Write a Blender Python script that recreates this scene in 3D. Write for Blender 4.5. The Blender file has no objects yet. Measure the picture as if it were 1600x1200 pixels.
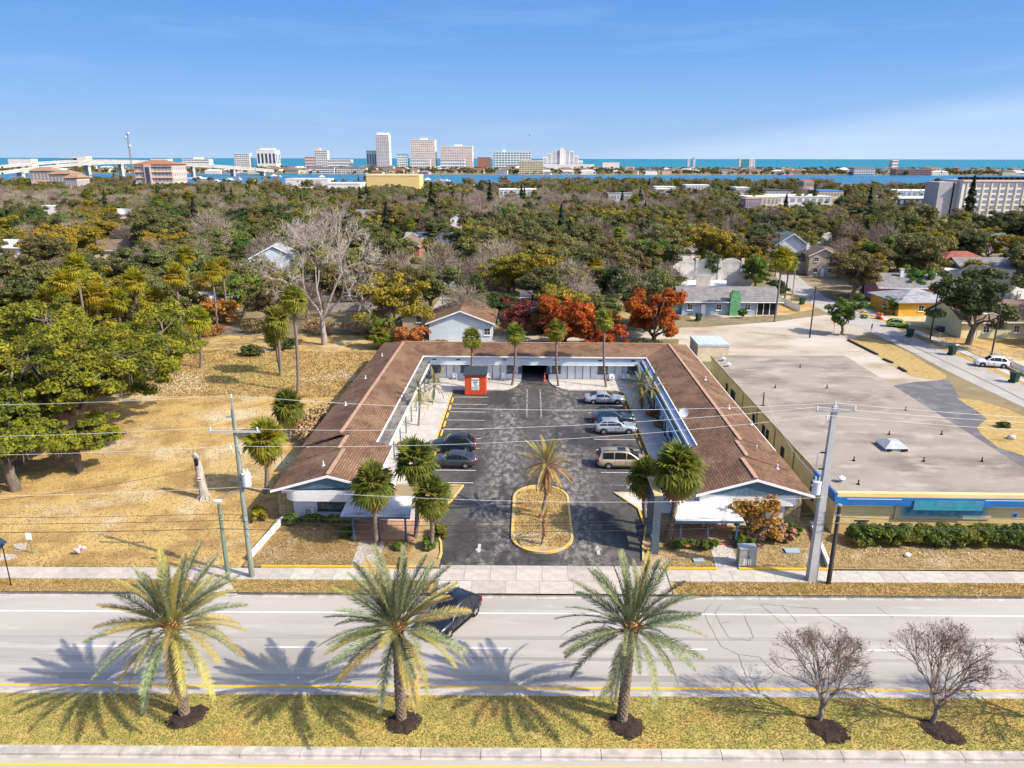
import bpy, math, random, time
import numpy as np
from mathutils import Vector, Matrix, Euler
T0 = time.time()
random.seed(7); RNG = np.random.default_rng(7)
R_ = math.radians
sc = bpy.context.scene
COL = sc.collection
# ------------------------------------------------------------ camera, sky, sun, exposure
CAM_H, FPX = 29.0, 1150.0
TH = math.atan(352.5 / FPX); PSI = math.atan(28 / FPX * math.cos(TH)); ROLL = R_(0.11)
cam_d = bpy.data.cameras.new('camera'); cam = bpy.data.objects.new('camera', cam_d); COL.objects.link(cam)
cam_d.sensor_width = 36.0; cam_d.lens = 36.0 * FPX / 1600.0; cam_d.clip_start = 0.5; cam_d.clip_end = 120000
FW = Vector((-math.sin(PSI) * math.cos(TH), math.cos(PSI) * math.cos(TH), -math.sin(TH)))
RT = Vector((math.cos(PSI), math.sin(PSI), 0)); UP = RT.cross(FW)
cr, sr = math.cos(ROLL), math.sin(ROLL)
RT2 = RT * cr + UP * sr; UP2 = UP * cr - RT * sr
cam.matrix_world = Matrix(((RT2.x, UP2.x, -FW.x, 0), (RT2.y, UP2.y, -FW.y, 0), (RT2.z, UP2.z, -FW.z, CAM_H), (0, 0, 0, 1)))
sc.camera = cam
SUN_EL, SUN_AZ = 41.0, -22.5          # light travels towards (-cos, +sin): the sun stands to the right, behind the camera
sun_dir = Vector((math.cos(R_(SUN_EL)) * math.cos(R_(SUN_AZ)), math.cos(R_(SUN_EL)) * math.sin(R_(SUN_AZ)), math.sin(R_(SUN_EL))))
sun_d = bpy.data.lights.new('sun', 'SUN'); sun_d.energy = 4.0; sun_d.angle = R_(0.5); sun_d.color = (1.0, 0.885, 0.71)
sun = bpy.data.objects.new('sun', sun_d); COL.objects.link(sun)
sun.rotation_euler = sun_dir.to_track_quat('Z', 'Y').to_euler(); sun.location = (60, -40, 80)
world = bpy.data.worlds.new('World'); sc.world = world; world.use_nodes = True
def build_world():
    nt = world.node_tree; N = nt.nodes; L = nt.links
    bg = N['Background']; bg.inputs['Strength'].default_value = 0.14
    sky = N.new('ShaderNodeTexSky'); sky.sky_type = 'NISHITA'; sky.sun_disc = False
    sky.sun_elevation = R_(SUN_EL); sky.sun_rotation = math.atan2(sun_dir.x, sun_dir.y)
    sky.altitude = 0; sky.air_density = 0.85; sky.dust_density = 3.8; sky.ozone_density = 6.0
    tc = N.new('ShaderNodeTexCoord'); sep = N.new('ShaderNodeSeparateXYZ'); L.new(tc.outputs['Generated'], sep.inputs[0])
    mp = N.new('ShaderNodeMapping'); mp.inputs['Scale'].default_value = (1.6, 1.6, 15); L.new(tc.outputs['Generated'], mp.inputs[0])
    nz = N.new('ShaderNodeTexNoise'); nz.inputs['Scale'].default_value = 2.3; nz.inputs['Detail'].default_value = 7; nz.inputs['Roughness'].default_value = 0.62
    L.new(mp.outputs[0], nz.inputs['Vector'])
    r1 = N.new('ShaderNodeMapRange'); r1.inputs[1].default_value = 0.52; r1.inputs[2].default_value = 0.78; L.new(nz.outputs[0], r1.inputs[0])
    # thin cirrus everywhere, a low bank rising towards the right (south east)
    ax = N.new('ShaderNodeMath'); ax.operation = 'MULTIPLY_ADD'; ax.inputs[1].default_value = -0.16; ax.inputs[2].default_value = 0.020
    L.new(sep.outputs['X'], ax.inputs[0])
    ad = N.new('ShaderNodeMath'); ad.operation = 'ADD'; L.new(sep.outputs['Z'], ad.inputs[0]); L.new(ax.outputs[0], ad.inputs[1])
    r2 = N.new('ShaderNodeMapRange'); r2.inputs[1].default_value = 0.016; r2.inputs[2].default_value = -0.012; L.new(ad.outputs[0], r2.inputs[0])
    m1 = N.new('ShaderNodeMath'); m1.operation = 'MULTIPLY'; m1.inputs[1].default_value = 0.09; L.new(r1.outputs[0], m1.inputs[0])
    m2 = N.new('ShaderNodeMath'); m2.operation = 'MULTIPLY_ADD'; m2.inputs[1].default_value = 0.20; L.new(r2.outputs[0], m2.inputs[0]); L.new(m1.outputs[0], m2.inputs[2])
    # the clear low sky: pale at the horizon, deepening upwards, running into the Nishita sky above it
    hz = N.new('ShaderNodeMapRange'); hz.interpolation_type = 'SMOOTHSTEP'; hz.inputs[1].default_value = 0.45; hz.inputs[2].default_value = 0.16; hz.inputs[4].default_value = 0.92; L.new(sep.outputs['Z'], hz.inputs[0])
    rp = N.new('ShaderNodeValToRGB'); cr_ = rp.color_ramp; cr_.elements[0].position = 0.0; cr_.elements[0].color = (2.15 / 5, 3.0 / 5, 4.2 / 5, 1); cr_.elements[1].position = 1.0; cr_.elements[1].color = (.42 / 5, 1.30 / 5, 3.35 / 5, 1)
    for p_, c_ in ((.22, (1.45 / 5, 2.5 / 5, 4.1 / 5, 1)), (.55, (.78 / 5, 1.85 / 5, 3.85 / 5, 1))): e_ = cr_.elements.new(p_); e_.color = c_
    zz = N.new('ShaderNodeMapRange'); zz.inputs[1].default_value = 0.0; zz.inputs[2].default_value = 0.22; L.new(sep.outputs['Z'], zz.inputs[0]); L.new(zz.outputs[0], rp.inputs[0])
    vm = N.new('ShaderNodeVectorMath'); vm.operation = 'SCALE'; vm.inputs['Scale'].default_value = 5.0; L.new(rp.outputs[0], vm.inputs[0])
    hm = N.new('ShaderNodeMix'); hm.data_type = 'RGBA'; L.new(vm.outputs[0], hm.inputs['B']); L.new(hz.outputs[0], hm.inputs['Factor'])
    mix = N.new('ShaderNodeMix'); mix.data_type = 'RGBA'; mix.inputs['B'].default_value = (4.6, 5.0, 5.7, 1)
    L.new(m2.outputs[0], mix.inputs['Factor'])
    hs = N.new('ShaderNodeHueSaturation'); hs.inputs['Saturation'].default_value = 0.98; hs.inputs['Value'].default_value = 1.0
    L.new(sky.outputs[0], hs.inputs['Color']); tn = N.new('ShaderNodeMix'); tn.data_type = 'RGBA'; tn.blend_type = 'MULTIPLY'; tn.inputs['Factor'].default_value = 1; tn.inputs['B'].default_value = (1.0, 1.0, 1.06, 1); L.new(hs.outputs[0], tn.inputs['A']); L.new(tn.outputs['Result'], hm.inputs['A']); L.new(hm.outputs['Result'], mix.inputs['A']); L.new(mix.outputs['Result'], bg.inputs['Color'])
build_world()
vs = sc.view_settings; vs.view_transform = 'Standard'; vs.look = 'None'; vs.exposure = 0.74; vs.gamma = 1.0; vs.use_curve_mapping = False
sc.cycles.max_bounces = 5; sc.cycles.diffuse_bounces = 3; sc.cycles.transparent_max_bounces = 4

# ------------------------------------------------------------ places: a ray through the photograph met with a plane of the world
def ray(px, py):
    a, b = px - 800, 600 - py
    d = FW * FPX + RT2 * a + UP2 * b
    return d
def G(px, py, z=0.0):
    d = ray(px, py); t = (z - CAM_H) / d.z
    return (d.x * t, d.y * t)
def GY(px, py, Y):
    d = ray(px, py); t = Y / d.y
    return (d.x * t, Y, CAM_H + d.z * t)
def PJ(x, y, z):
    v = Vector((x, y, z - CAM_H)); dz = v.dot(FW)
    return 800 + v.dot(RT2) * FPX / dz, 600 - v.dot(UP2) * FPX / dz, dz
def RD(x, c): return c + 0.0176 * x      # the avenue runs one degree off the motel's axis

# ------------------------------------------------------------ objects
def ob(name, mesh, mats=None, parent=None, loc=(0, 0, 0), rot=None, world_co=False, label=None, kind=None):
    o = bpy.data.objects.new(name, mesh); COL.objects.link(o)
    if mats is not None and mesh is not None and not mesh.materials:
        for m in (mats if isinstance(mats, (list, tuple)) else [mats]): mesh.materials.append(m)
    o.location = loc
    if rot is not None: o.rotation_euler = rot if isinstance(rot, (tuple, list, Euler)) else (0, 0, rot)
    if parent is not None: o.parent = parent
    if label: o['label'] = label
    if kind: o['kind'] = kind
    return o
def tag(o, label, cat, group=None, kind=None):
    o['label'] = label; o['category'] = cat
    if group: o['group'] = group
    if kind: o['kind'] = kind
    return o
def thing(name, label, cat, loc=(0, 0, 0), rot=0, group=None):
    o = ob(name, None, loc=loc, rot=(0, 0, rot)); return tag(o, label, cat, group)
def kids(o): return CH.get(o.name, [])
def copy_thing(src, loc, rz, label, group=None, scale=None):
    r = src.copy(); COL.objects.link(r); r.location = loc; r.rotation_euler = (0, 0, rz); r['label'] = label
    if group: r['group'] = group
    if scale: r.scale = (scale,) * 3 if not isinstance(scale, (tuple, list)) else scale
    for c in src.children:
        k = c.copy(); COL.objects.link(k); k.parent = r
        for s in c.children:
            q = s.copy(); COL.objects.link(q); q.parent = k
    return r

class MB:
    def __init__(s, off=(0, 0, 0)): s.v = []; s.f = []; s.mi = []; s.o = Vector(off); s.sm = []
    def face(s, pts, mi=0, sm=False):
        i = len(s.v); s.v += [tuple(Vector(p) - s.o) for p in pts]; s.f.append(tuple(range(i, i + len(pts)))); s.mi.append(mi); s.sm.append(sm)
    def raw(s, vs, fs, mi=0, sm=False):
        i = len(s.v); s.v += [tuple(Vector(p) - s.o) for p in vs]
        for f in fs: s.f.append(tuple(i + k for k in f)); s.mi.append(mi); s.sm.append(sm)
    def box(s, x0, x1, y0, y1, z0, z1, mi=0):
        vs = [(x0, y0, z0), (x1, y0, z0), (x1, y1, z0), (x0, y1, z0), (x0, y0, z1), (x1, y0, z1), (x1, y1, z1), (x0, y1, z1)]
        s.raw(vs, [(3, 2, 1, 0), (4, 5, 6, 7), (0, 1, 5, 4), (1, 2, 6, 5), (2, 3, 7, 6), (3, 0, 4, 7)], mi); return s
    def obox(s, c, sx, sy, sz, rz=0, mi=0, tilt=None):
        M = Matrix.Rotation(rz, 3, 'Z')
        if tilt is not None: M = tilt
        vs = []
        for dz in (-.5, .5):
            for dx, dy in ((-.5, -.5), (.5, -.5), (.5, .5), (-.5, .5)): vs.append(Vector(c) + M @ Vector((dx * sx, dy * sy, dz * sz)))
        s.raw(vs, [(3, 2, 1, 0), (4, 5, 6, 7), (0, 1, 5, 4), (1, 2, 6, 5), (2, 3, 7, 6), (3, 0, 4, 7)], mi); return s
    def prism(s, pts, z0, z1, mi=0, mi_side=None, bottom=True):
        a = sum(pts[i][0] * pts[(i + 1) % len(pts)][1] - pts[(i + 1) % len(pts)][0] * pts[i][1] for i in range(len(pts)))
        if a < 0: pts = pts[::-1]
        n = len(pts); ms = mi if mi_side is None else mi_side
        vs = [(p[0], p[1], z0) for p in pts] + [(p[0], p[1], z1) for p in pts]
        s.raw(vs, [tuple(range(n, 2 * n))], mi)
        s.raw(vs, [(i, (i + 1) % n, n + (i + 1) % n, n + i) for i in range(n)], ms)
        if bottom: s.raw(vs, [tuple(range(n - 1, -1, -1))], mi)
        return s
    def tube(s, pts, r, n=6, mi=0, cap=True, sm=True):
        pts = [Vector(p) for p in pts]; rs = r if isinstance(r, (list, tuple)) else [r] * len(pts)
        vs = []; fs = []; ref = None
        for i, p in enumerate(pts):
            t = (pts[min(i + 1, len(pts) - 1)] - pts[max(i - 1, 0)]); t = t.normalized() if t.length > 1e-9 else Vector((0, 0, 1))
            if ref is None: ref = Vector((1, 0, 0)) if abs(t.x) < .8 else Vector((0, 1, 0))
            u = t.cross(ref).normalized(); w = t.cross(u)
            ref = w.cross(t) if False else ref
            for k in range(n):
                a = 2 * math.pi * k / n; vs.append(p + (u * math.cos(a) + w * math.sin(a)) * rs[i])
        for i in range(len(pts) - 1):
            for k in range(n): fs.append((i * n + k, i * n + (k + 1) % n, (i + 1) * n + (k + 1) % n, (i + 1) * n + k))
        s.raw(vs, fs, mi, sm)
        if cap:
            s.raw([vs[k] for k in range(n)], [tuple(range(n))], mi); s.raw(vs[-n:], [tuple(range(n))[::-1]], mi)
        return s
    def cyl(s, c, r, z0, z1, n=12, mi=0, r1=None):
        return s.tube([(c[0], c[1], z0), (c[0], c[1], z1)], [r, r if r1 is None else r1], n, mi)
    def disc(s, c, r, nrm, n=14, mi=0):
        q = Vector(nrm).to_track_quat('Z', 'Y')
        s.face([Vector(c) + q @ Vector((r * math.cos(2 * math.pi * k / n), r * math.sin(2 * math.pi * k / n), 0)) for k in range(n)], mi)
        return s
    def ball(s, c, rx, ry, rz, n=8, m=5, mi=0):
        vs = []; fs = []
        for j in range(m + 1):
            ph = math.pi * j / m
            for k in range(n):
                a = 2 * math.pi * k / n; vs.append((c[0] + rx * math.sin(ph) * math.cos(a), c[1] + ry * math.sin(ph) * math.sin(a), c[2] - rz * math.cos(ph)))
        for j in range(m):
            for k in range(n): fs.append((j * n + k, j * n + (k + 1) % n, (j + 1) * n + (k + 1) % n, (j + 1) * n + k))
        s.raw(vs, fs, mi, True); return s
    def mesh(s, name, uv=False):
        me = bpy.data.meshes.new(name); me.from_pydata(s.v, [], s.f)
        me.polygons.foreach_set('material_index', s.mi); me.polygons.foreach_set('use_smooth', s.sm)
        if uv:
            lay = me.uv_layers.new(name='UVMap')
            for p in me.polygons:
                n = p.normal; u = Vector((0, 0, 1)).cross(n); u = u.normalized() if u.length > .02 else Vector((1, 0, 0)); w = n.cross(u)
                for li in p.loop_indices:
                    co = me.vertices[me.loops[li].vertex_index].co; lay.data[li].uv = (co.dot(u), co.dot(w))
        me.update(); return me
def part(mb, name, mat, parent, uv=False, label=None, kind=None, loc=(0, 0, 0)):
    return ob(name, mb.mesh(name, uv), mat, parent, loc=loc, label=label, kind=kind)
def quads_np(name, P, mats, mi=None, smooth=False):
    """P: (n,4,3) array of quads"""
    n = len(P); me = bpy.data.meshes.new(name)
    me.vertices.add(4 * n); me.vertices.foreach_set('co', P.reshape(-1).astype(np.float32))
    me.loops.add(4 * n); me.loops.foreach_set('vertex_index', np.arange(4 * n, dtype=np.int32))
    me.polygons.add(n); me.polygons.foreach_set('loop_start', np.arange(0, 4 * n, 4, dtype=np.int32))
    try: me.polygons.foreach_set('loop_total', np.full(n, 4, dtype=np.int32))
    except Exception: pass
    if mi is not None: me.polygons.foreach_set('material_index', np.asarray(mi, dtype=np.int32))
    me.update(calc_edges=True); me.validate()
    for m in (mats if isinstance(mats, (list, tuple)) else [mats]): me.materials.append(m)
    return me
def mb_quads(mb):
    """quads of an MB as an array (triangles padded)"""
    out = []
    for f in mb.f:
        q = [mb.v[i] for i in f]
        while len(q) < 4: q.append(q[-1])
        out.append(q[:4])
    return np.array(out)

# ------------------------------------------------------------ materials
MATS = {}
def nd(nt, t, **kw):
    n = nt.nodes.new(t)
    for k, v in kw.items(): setattr(n, k, v)
    return n
def mat(name, c, c2=None, scale=3.0, detail=4, lo=.35, hi=.65, rough=.85, metal=0.0, bump=0.0, bscale=None, c3=None, scale3=.3, lo3=.5, hi3=.7,
        rand=0.0, coord='Object', spec=.3, stretch=(1, 1, 1), coat=0.0, brick=None, emit=None, dist=0.0):
    if name in MATS: return MATS[name]
    m = bpy.data.materials.new(name); m.use_nodes = True; nt = m.node_tree; L = nt.links; b = nt.nodes['Principled BSDF']
    def col(x): return (x[0], x[1], x[2], 1)
    b.inputs['Roughness'].default_value = rough; b.inputs['Metallic'].default_value = metal; b.inputs['Specular IOR Level'].default_value = spec
    if coat: b.inputs['Coat Weight'].default_value = coat; b.inputs['Coat Roughness'].default_value = .05
    if emit: b.inputs['Emission Color'].default_value = col(emit[0]); b.inputs['Emission Strength'].default_value = emit[1]
    out = None
    if c2 or c3 or bump or brick or rand:
        if coord == 'World':
            tc = nd(nt, 'ShaderNodeNewGeometry'); co = tc.outputs['Position']
        else:
            tc = nd(nt, 'ShaderNodeTexCoord'); co = tc.outputs[coord]
        mp = nd(nt, 'ShaderNodeMapping'); mp.inputs['Scale'].default_value = stretch; L.new(co, mp.inputs[0]); co = mp.outputs[0]
        rgb = nd(nt, 'ShaderNodeRGB'); rgb.outputs[0].default_value = col(c); out = rgb.outputs[0]
        def noise(sc_, de): 
            z = nd(nt, 'ShaderNodeTexNoise'); z.inputs['Scale'].default_value = sc_; z.inputs['Detail'].default_value = de; z.inputs['Roughness'].default_value = .62
            z.inputs['Distortion'].default_value = dist
            L.new(co, z.inputs['Vector']); return z.outputs['Fac']
        def layer(base, cc, fac, l, h):
            r = nd(nt, 'ShaderNodeMapRange'); r.interpolation_type = 'SMOOTHSTEP'; r.inputs[1].default_value = l; r.inputs[2].default_value = h; L.new(fac, r.inputs[0])
            x = nd(nt, 'ShaderNodeMix', data_type='RGBA'); x.inputs['B'].default_value = col(cc); L.new(r.outputs[0], x.inputs['Factor']); L.new(base, x.inputs['A']); return x.outputs['Result']
        if c2: out = layer(out, c2, noise(scale, detail), lo, hi)
        if c3: out = layer(out, c3, noise(scale3, 5), lo3, hi3)
        if brick:
            bw, bh, mort, dark = brick
            bk = nd(nt, 'ShaderNodeTexBrick'); bk.inputs['Scale'].default_value = 1; bk.inputs['Brick Width'].default_value = bw; bk.inputs['Row Height'].default_value = bh
            bk.inputs['Mortar Size'].default_value = mort; bk.inputs['Color1'].default_value = (1, 1, 1, 1); bk.inputs['Color2'].default_value = (.66, .66, .66, 1); bk.inputs['Mortar'].default_value = (dark,) * 3 + (1,)
            L.new(co, bk.inputs['Vector'])
            x = nd(nt, 'ShaderNodeMix', data_type='RGBA', blend_type='MULTIPLY'); x.inputs['Factor'].default_value = 1; L.new(out, x.inputs['A']); L.new(bk.outputs['Color'], x.inputs['B']); out = x.outputs['Result']
        if rand:
            oi = nd(nt, 'ShaderNodeObjectInfo'); h = nd(nt, 'ShaderNodeHueSaturation')
            r = nd(nt, 'ShaderNodeMapRange'); r.inputs[3].default_value = 1 - rand; r.inputs[4].default_value = 1 + rand; L.new(oi.outputs['Random'], r.inputs[0])
            L.new(r.outputs[0], h.inputs['Value']); L.new(out, h.inputs['Color'])
            w = nd(nt, 'ShaderNodeMath', operation='MULTIPLY_ADD'); w.inputs[1].default_value = 7.31; w.inputs[2].default_value = 0; L.new(oi.outputs['Random'], w.inputs[0])
            fr = nd(nt, 'ShaderNodeMath', operation='FRACT'); L.new(w.outputs[0], fr.inputs[0])
            r2 = nd(nt, 'ShaderNodeMapRange'); r2.inputs[3].default_value = .5 - .05 * rand / .3; r2.inputs[4].default_value = .5 + .05 * rand / .3; L.new(fr.outputs[0], r2.inputs[0]); L.new(r2.outputs[0], h.inputs['Hue'])
            out = h.outputs[0]
        L.new(out, b.inputs['Base Color'])
        if bump:
            z = noise(bscale or scale * 4, 4); bp = nd(nt, 'ShaderNodeBump'); bp.inputs['Strength'].default_value = bump; bp.inputs['Distance'].default_value = .05
            L.new(z, bp.inputs['Height']); L.new(bp.outputs[0], b.inputs['Normal'])
    else: b.inputs['Base Color'].default_value = col(c)
    MATS[name] = m; m['cout'] = 0
    return m
def leafmat(name, c, c2, c3=None, scale=.8, trans=.35, rand=.22, rough=.55):
    """foliage: two greens in clumps, a share of the light let through"""
    if name in MATS: return MATS[name]
    m = mat(name, c, c2, scale=scale, detail=3, lo=.4, hi=.62, rough=rough, rand=rand, c3=c3, scale3=.35, lo3=.5, hi3=.72, spec=.2)
    nt = m.node_tree; L = nt.links; b = nt.nodes['Principled BSDF']; src = b.inputs['Base Color'].links[0].from_socket
    t = nd(nt, 'ShaderNodeBsdfTranslucent'); L.new(src, t.inputs['Color']); mx = nd(nt, 'ShaderNodeMixShader'); mx.inputs[0].default_value = trans
    L.new(b.outputs[0], mx.inputs[1]); L.new(t.outputs[0], mx.inputs[2]); L.new(mx.outputs[0], nt.nodes['Material Output'].inputs['Surface'])
    return m
# ------------------------------------------------------------ materials used in many places
M_white = mat('white_paint', (.78, .79, .80), (.66, .67, .68), scale=.6, rough=.6, c3=(.70, .70, .69), scale3=2.5)
M_stucco = mat('white_stucco', (.76, .78, .80), (.68, .70, .73), scale=.5, rough=.8, bump=.25, bscale=20)
M_trim = mat('white_trim', (.82, .82, .82), rough=.5)
M_blue = mat('blue_grey_siding', (.11, .20, .27), (.08, .15, .21), scale=.8, rough=.6)
M_blueband = mat('bright_blue_metal', (.02, .16, .42), (.02, .13, .36), scale=.6, rough=.4)
M_post = mat('dark_blue_post', (.05, .10, .15), rough=.5)
M_cream = mat('cream_stucco', (.72, .55, .24), (.62, .47, .20), scale=.35, rough=.85, bump=.2, bscale=15, c3=(.70, .57, .32), scale3=1.2)
M_glass = mat('window_glass', (.015, .02, .025), rough=.06, spec=.7)
M_blind = mat('window_with_blinds', (.22, .22, .20), (.05, .06, .06), scale=1.2, rough=.15, spec=.6)
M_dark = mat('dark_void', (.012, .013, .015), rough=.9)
M_steel = mat('galvanised_steel', (.42, .44, .46), (.33, .35, .37), scale=3, rough=.45, metal=.4)
M_black = mat('black_plastic', (.012, .012, .013), rough=.5)
M_concrete = mat('pale_concrete', (.50, .47, .43), (.40, .375, .34), scale=.8, rough=.9, c3=(.56, .54, .50), scale3=.25, bump=.15, bscale=30, coord='World')
M_slab = mat('sidewalk_concrete', (.47, .435, .38), (.385, .355, .315), scale=1.6, rough=.9, rand=.10, bump=.15, bscale=30)
M_kerb = mat('kerb_concrete', (.50, .465, .41), (.34, .32, .295), scale=1.4, rough=.9, rand=.06, bump=.1, coord='World')
M_yellow = mat('yellow_road_paint', (.72, .44, .045), (.60, .38, .08), scale=2.2, rough=.7, lo=.45, hi=.7, coord='World')
M_yellowkerb = mat('worn_yellow_kerb_paint', (.66, .44, .07), (.42, .36, .24), scale=1.3, lo=.42, hi=.62, rough=.8, coord='World')
M_line = mat('white_road_paint', (.66, .65, .63), (.44, .43, .41), scale=3.0, lo=.5, hi=.75, rough=.7, coord='World')
M_wornline = mat('worn_white_paint', (.30, .29, .28), (.10, .10, .10), scale=4.0, lo=.42, hi=.58, rough=.8, coord='World')
M_road = mat('grey_road', (.385, .366, .335), (.31, .296, .273), scale=.18, lo=.4, hi=.7, rough=.9, c3=(.43, .41, .385), scale3=.9, bump=.12, bscale=14, coord='World', stretch=(.14, 1, 1))
M_asphalt = mat('worn_black_asphalt', (.070, .067, .064), (.26, .247, .228), scale=1.9, detail=12, lo=.40, hi=.70, rough=.85, c3=(.044, .043, .043), scale3=.14, lo3=.50, hi3=.60, bump=.25, bscale=9, coord='World', stretch=(1, .55, 1), dist=.25)
def wear_lanes():
    # the two drive lanes are polished pale by tyres, the bays stay dark; block cracks run over all of it
    nt = M_asphalt.node_tree; L = nt.links; b = nt.nodes['Principled BSDF']; g = nd(nt, 'ShaderNodeNewGeometry'); sp = nd(nt, 'ShaderNodeSeparateXYZ'); L.new(g.outputs['Position'], sp.inputs[0])
    def mth(op, a, v=None, w=None):
        m = nd(nt, 'ShaderNodeMath', operation=op); L.new(a, m.inputs[0])
        if v is not None: m.inputs[1].default_value = v
        if w is not None: m.inputs[2].default_value = w
        return m.outputs[0]
    d = mth('ABSOLUTE', mth('SUBTRACT', mth('ABSOLUTE', mth('SUBTRACT', sp.outputs['X'], .9)), 3.4))
    r = nd(nt, 'ShaderNodeMapRange'); r.interpolation_type = 'SMOOTHSTEP'; r.inputs[1].default_value = 3.2; r.inputs[2].default_value = .3; r.inputs[3].default_value = .12; r.inputs[4].default_value = 1.0; L.new(d, r.inputs[0])
    mx = [n for n in nt.nodes if n.type == 'MIX'][0]; f = mx.inputs['Factor'].links[0].from_socket; q = nd(nt, 'ShaderNodeMath', operation='MULTIPLY'); L.new(f, q.inputs[0]); L.new(r.outputs[0], q.inputs[1]); L.new(q.outputs[0], mx.inputs['Factor'])
    nz = nd(nt, 'ShaderNodeTexNoise'); nz.inputs['Scale'].default_value = .8; L.new(g.outputs['Position'], nz.inputs['Vector'])
    ad = nd(nt, 'ShaderNodeMix', data_type='VECTOR'); ad.inputs['Factor'].default_value = .12; L.new(g.outputs['Position'], ad.inputs[4]); L.new(nz.outputs['Color'], ad.inputs[5])
    v = nd(nt, 'ShaderNodeTexVoronoi', feature='DISTANCE_TO_EDGE'); v.inputs['Scale'].default_value = .62; L.new(ad.outputs[1], v.inputs['Vector'])
    cr2 = nd(nt, 'ShaderNodeMapRange'); cr2.inputs[1].default_value = .012; cr2.inputs[2].default_value = .035; cr2.inputs[3].default_value = .62; L.new(v.outputs['Distance'], cr2.inputs[0])
    src = b.inputs['Base Color'].links[0].from_socket; x = nd(nt, 'ShaderNodeMix', data_type='RGBA', blend_type='MULTIPLY'); x.inputs['Factor'].default_value = 1; L.new(src, x.inputs['A']); L.new(cr2.outputs[0], x.inputs['B']); L.new(x.outputs['Result'], b.inputs['Base Color'])
wear_lanes()
M_asphalt2 = mat('grey_asphalt', (.115, .115, .122), (.17, .17, .17), scale=.5, detail=7, lo=.45, hi=.65, rough=.9, coord='World', bump=.1)
M_street = mat('pale_street', (.37, .35, .32), (.30, .285, .265), scale=.3, lo=.4, hi=.65, rough=.9, c3=(.42, .40, .37), scale3=.6, coord='World')
M_sand = mat('pale_sand', (.42, .36, .285), (.29, .235, .17), scale=.16, detail=8, lo=.45, hi=.68, rough=.95, c3=(.47, .43, .37), scale3=.07, lo3=.45, hi3=.6, coord='World', stretch=(.7, 1.2, 1))
M_field = mat('dry_field_grass', (.46, .32, .12), (.31, .20, .075), scale=.32, detail=11, lo=.42, hi=.62, rough=1, c3=(.50, .42, .27), scale3=.09, lo3=.50, hi3=.64, bump=.6, bscale=5, coord='World')
M_lawn = mat('dry_lawn', (.36, .255, .12), (.26, .20, .085), scale=1.6, detail=9, lo=.40, hi=.62, rough=1, c3=(.42, .33, .21), scale3=.35, lo3=.5, hi3=.66, bump=.6, bscale=7, coord='World')
M_verge = mat('straw_verge', (.43, .30, .12), (.32, .235, .085), scale=1.8, detail=9, lo=.40, hi=.62, rough=1, c3=(.22, .19, .05), scale3=.3, lo3=.55, hi3=.7, bump=.6, bscale=7, coord='World')
M_median = mat('half_green_median_grass', (.40, .33, .10), (.27, .255, .065), scale=1.5, detail=9, lo=.40, hi=.62, rough=1, c3=(.42, .29, .09), scale3=.28, lo3=.48, hi3=.66, bump=.6, bscale=7, coord='World')
M_ground = mat('neighbourhood_ground', (.24, .185, .10), (.15, .13, .06), scale=.12, detail=8, lo=.4, hi=.6, rough=1, c3=(.33, .27, .18), scale3=.03, lo3=.52, hi3=.66, coord='World')
M_bark = mat('grey_bark', (.20, .165, .13), (.11, .09, .07), scale=3, stretch=(1, 1, .25), rough=.95, bump=.5)
M_palebark = mat('pale_bark', (.44, .40, .35), (.28, .25, .22), scale=2, stretch=(1, 1, .3), rough=.95, bump=.4)
M_mulch = mat('dark_mulch', (.050, .032, .025), (.025, .016, .013), scale=5, detail=8, rough=1, bump=.8, bscale=12, coord='World')
M_shingle = mat('brown_shingles', (.245, .140, .082), (.150, .084, .052), scale=.5, detail=6, lo=.40, hi=.64, rough=.9, c3=(.31, .19, .115), scale3=.22, lo3=.45, hi3=.68, coord='UV', brick=(.5, .23, .03, .32), bump=.3, bscale=8)
M_ridge = mat('ridge_shingles', (.42, .27, .19), (.34, .21, .15), scale=2, rough=.9)
M_roofgravel = mat('weathered_flat_roof', (.30, .263, .218), (.18, .156, .13), scale=.26, detail=12, lo=.42, hi=.68, rough=.95, c3=(.38, .33, .28), scale3=.5, bump=.3, bscale=7, coord='World', stretch=(.5, 1, 1))
def roofmat(n, c, k=.75): return mat(n, c, tuple(x * k for x in c), scale=.5, detail=6, lo=.4, hi=.65, rough=.9, coord='UV', brick=(.8, .24, .025, .6))
RF = {'grey': roofmat('grey_shingles', (.27, .26, .26)), 'pale': roofmat('pale_grey_shingles', (.40, .41, .43)), 'brown': roofmat('tan_brown_shingles', (.24, .17, .13)), 'red': roofmat('red_shingles', (.36, .12, .09)),
      'dark': roofmat('charcoal_shingles', (.13, .125, .13)), 'teal': roofmat('teal_shingles', (.13, .24, .25)), 'tan': roofmat('tan_shingles', (.40, .27, .17)), 'white': mat('white_membrane', (.72, .73, .74), (.6, .61, .62), scale=.3), 'terra': roofmat('terracotta_tiles', (.42, .20, .12)), 'metal': mat('pale_metal_roof', (.50, .55, .60), (.42, .47, .52), scale=.4, stretch=(4, .3, 1), rough=.5)}
WL = {k: mat('wall_' + k, c, tuple(x * .85 for x in c), scale=.7, rough=.85) for k, c in dict(white=(.74, .75, .76), cream=(.66, .58, .40), blue=(.50, .60, .70), greyblue=(.36, .44, .54), yellow=(.66, .38, .05), pink=(.60, .34, .40), paleyellow=(.68, .62, .36), brick=(.33, .15, .11), grey=(.42, .42, .43), tan=(.52, .42, .32), teal=(.15, .36, .38), peach=(.66, .48, .40), cobalt=(.07, .17, .42), palegreen=(.55, .62, .45)).items()}

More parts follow.
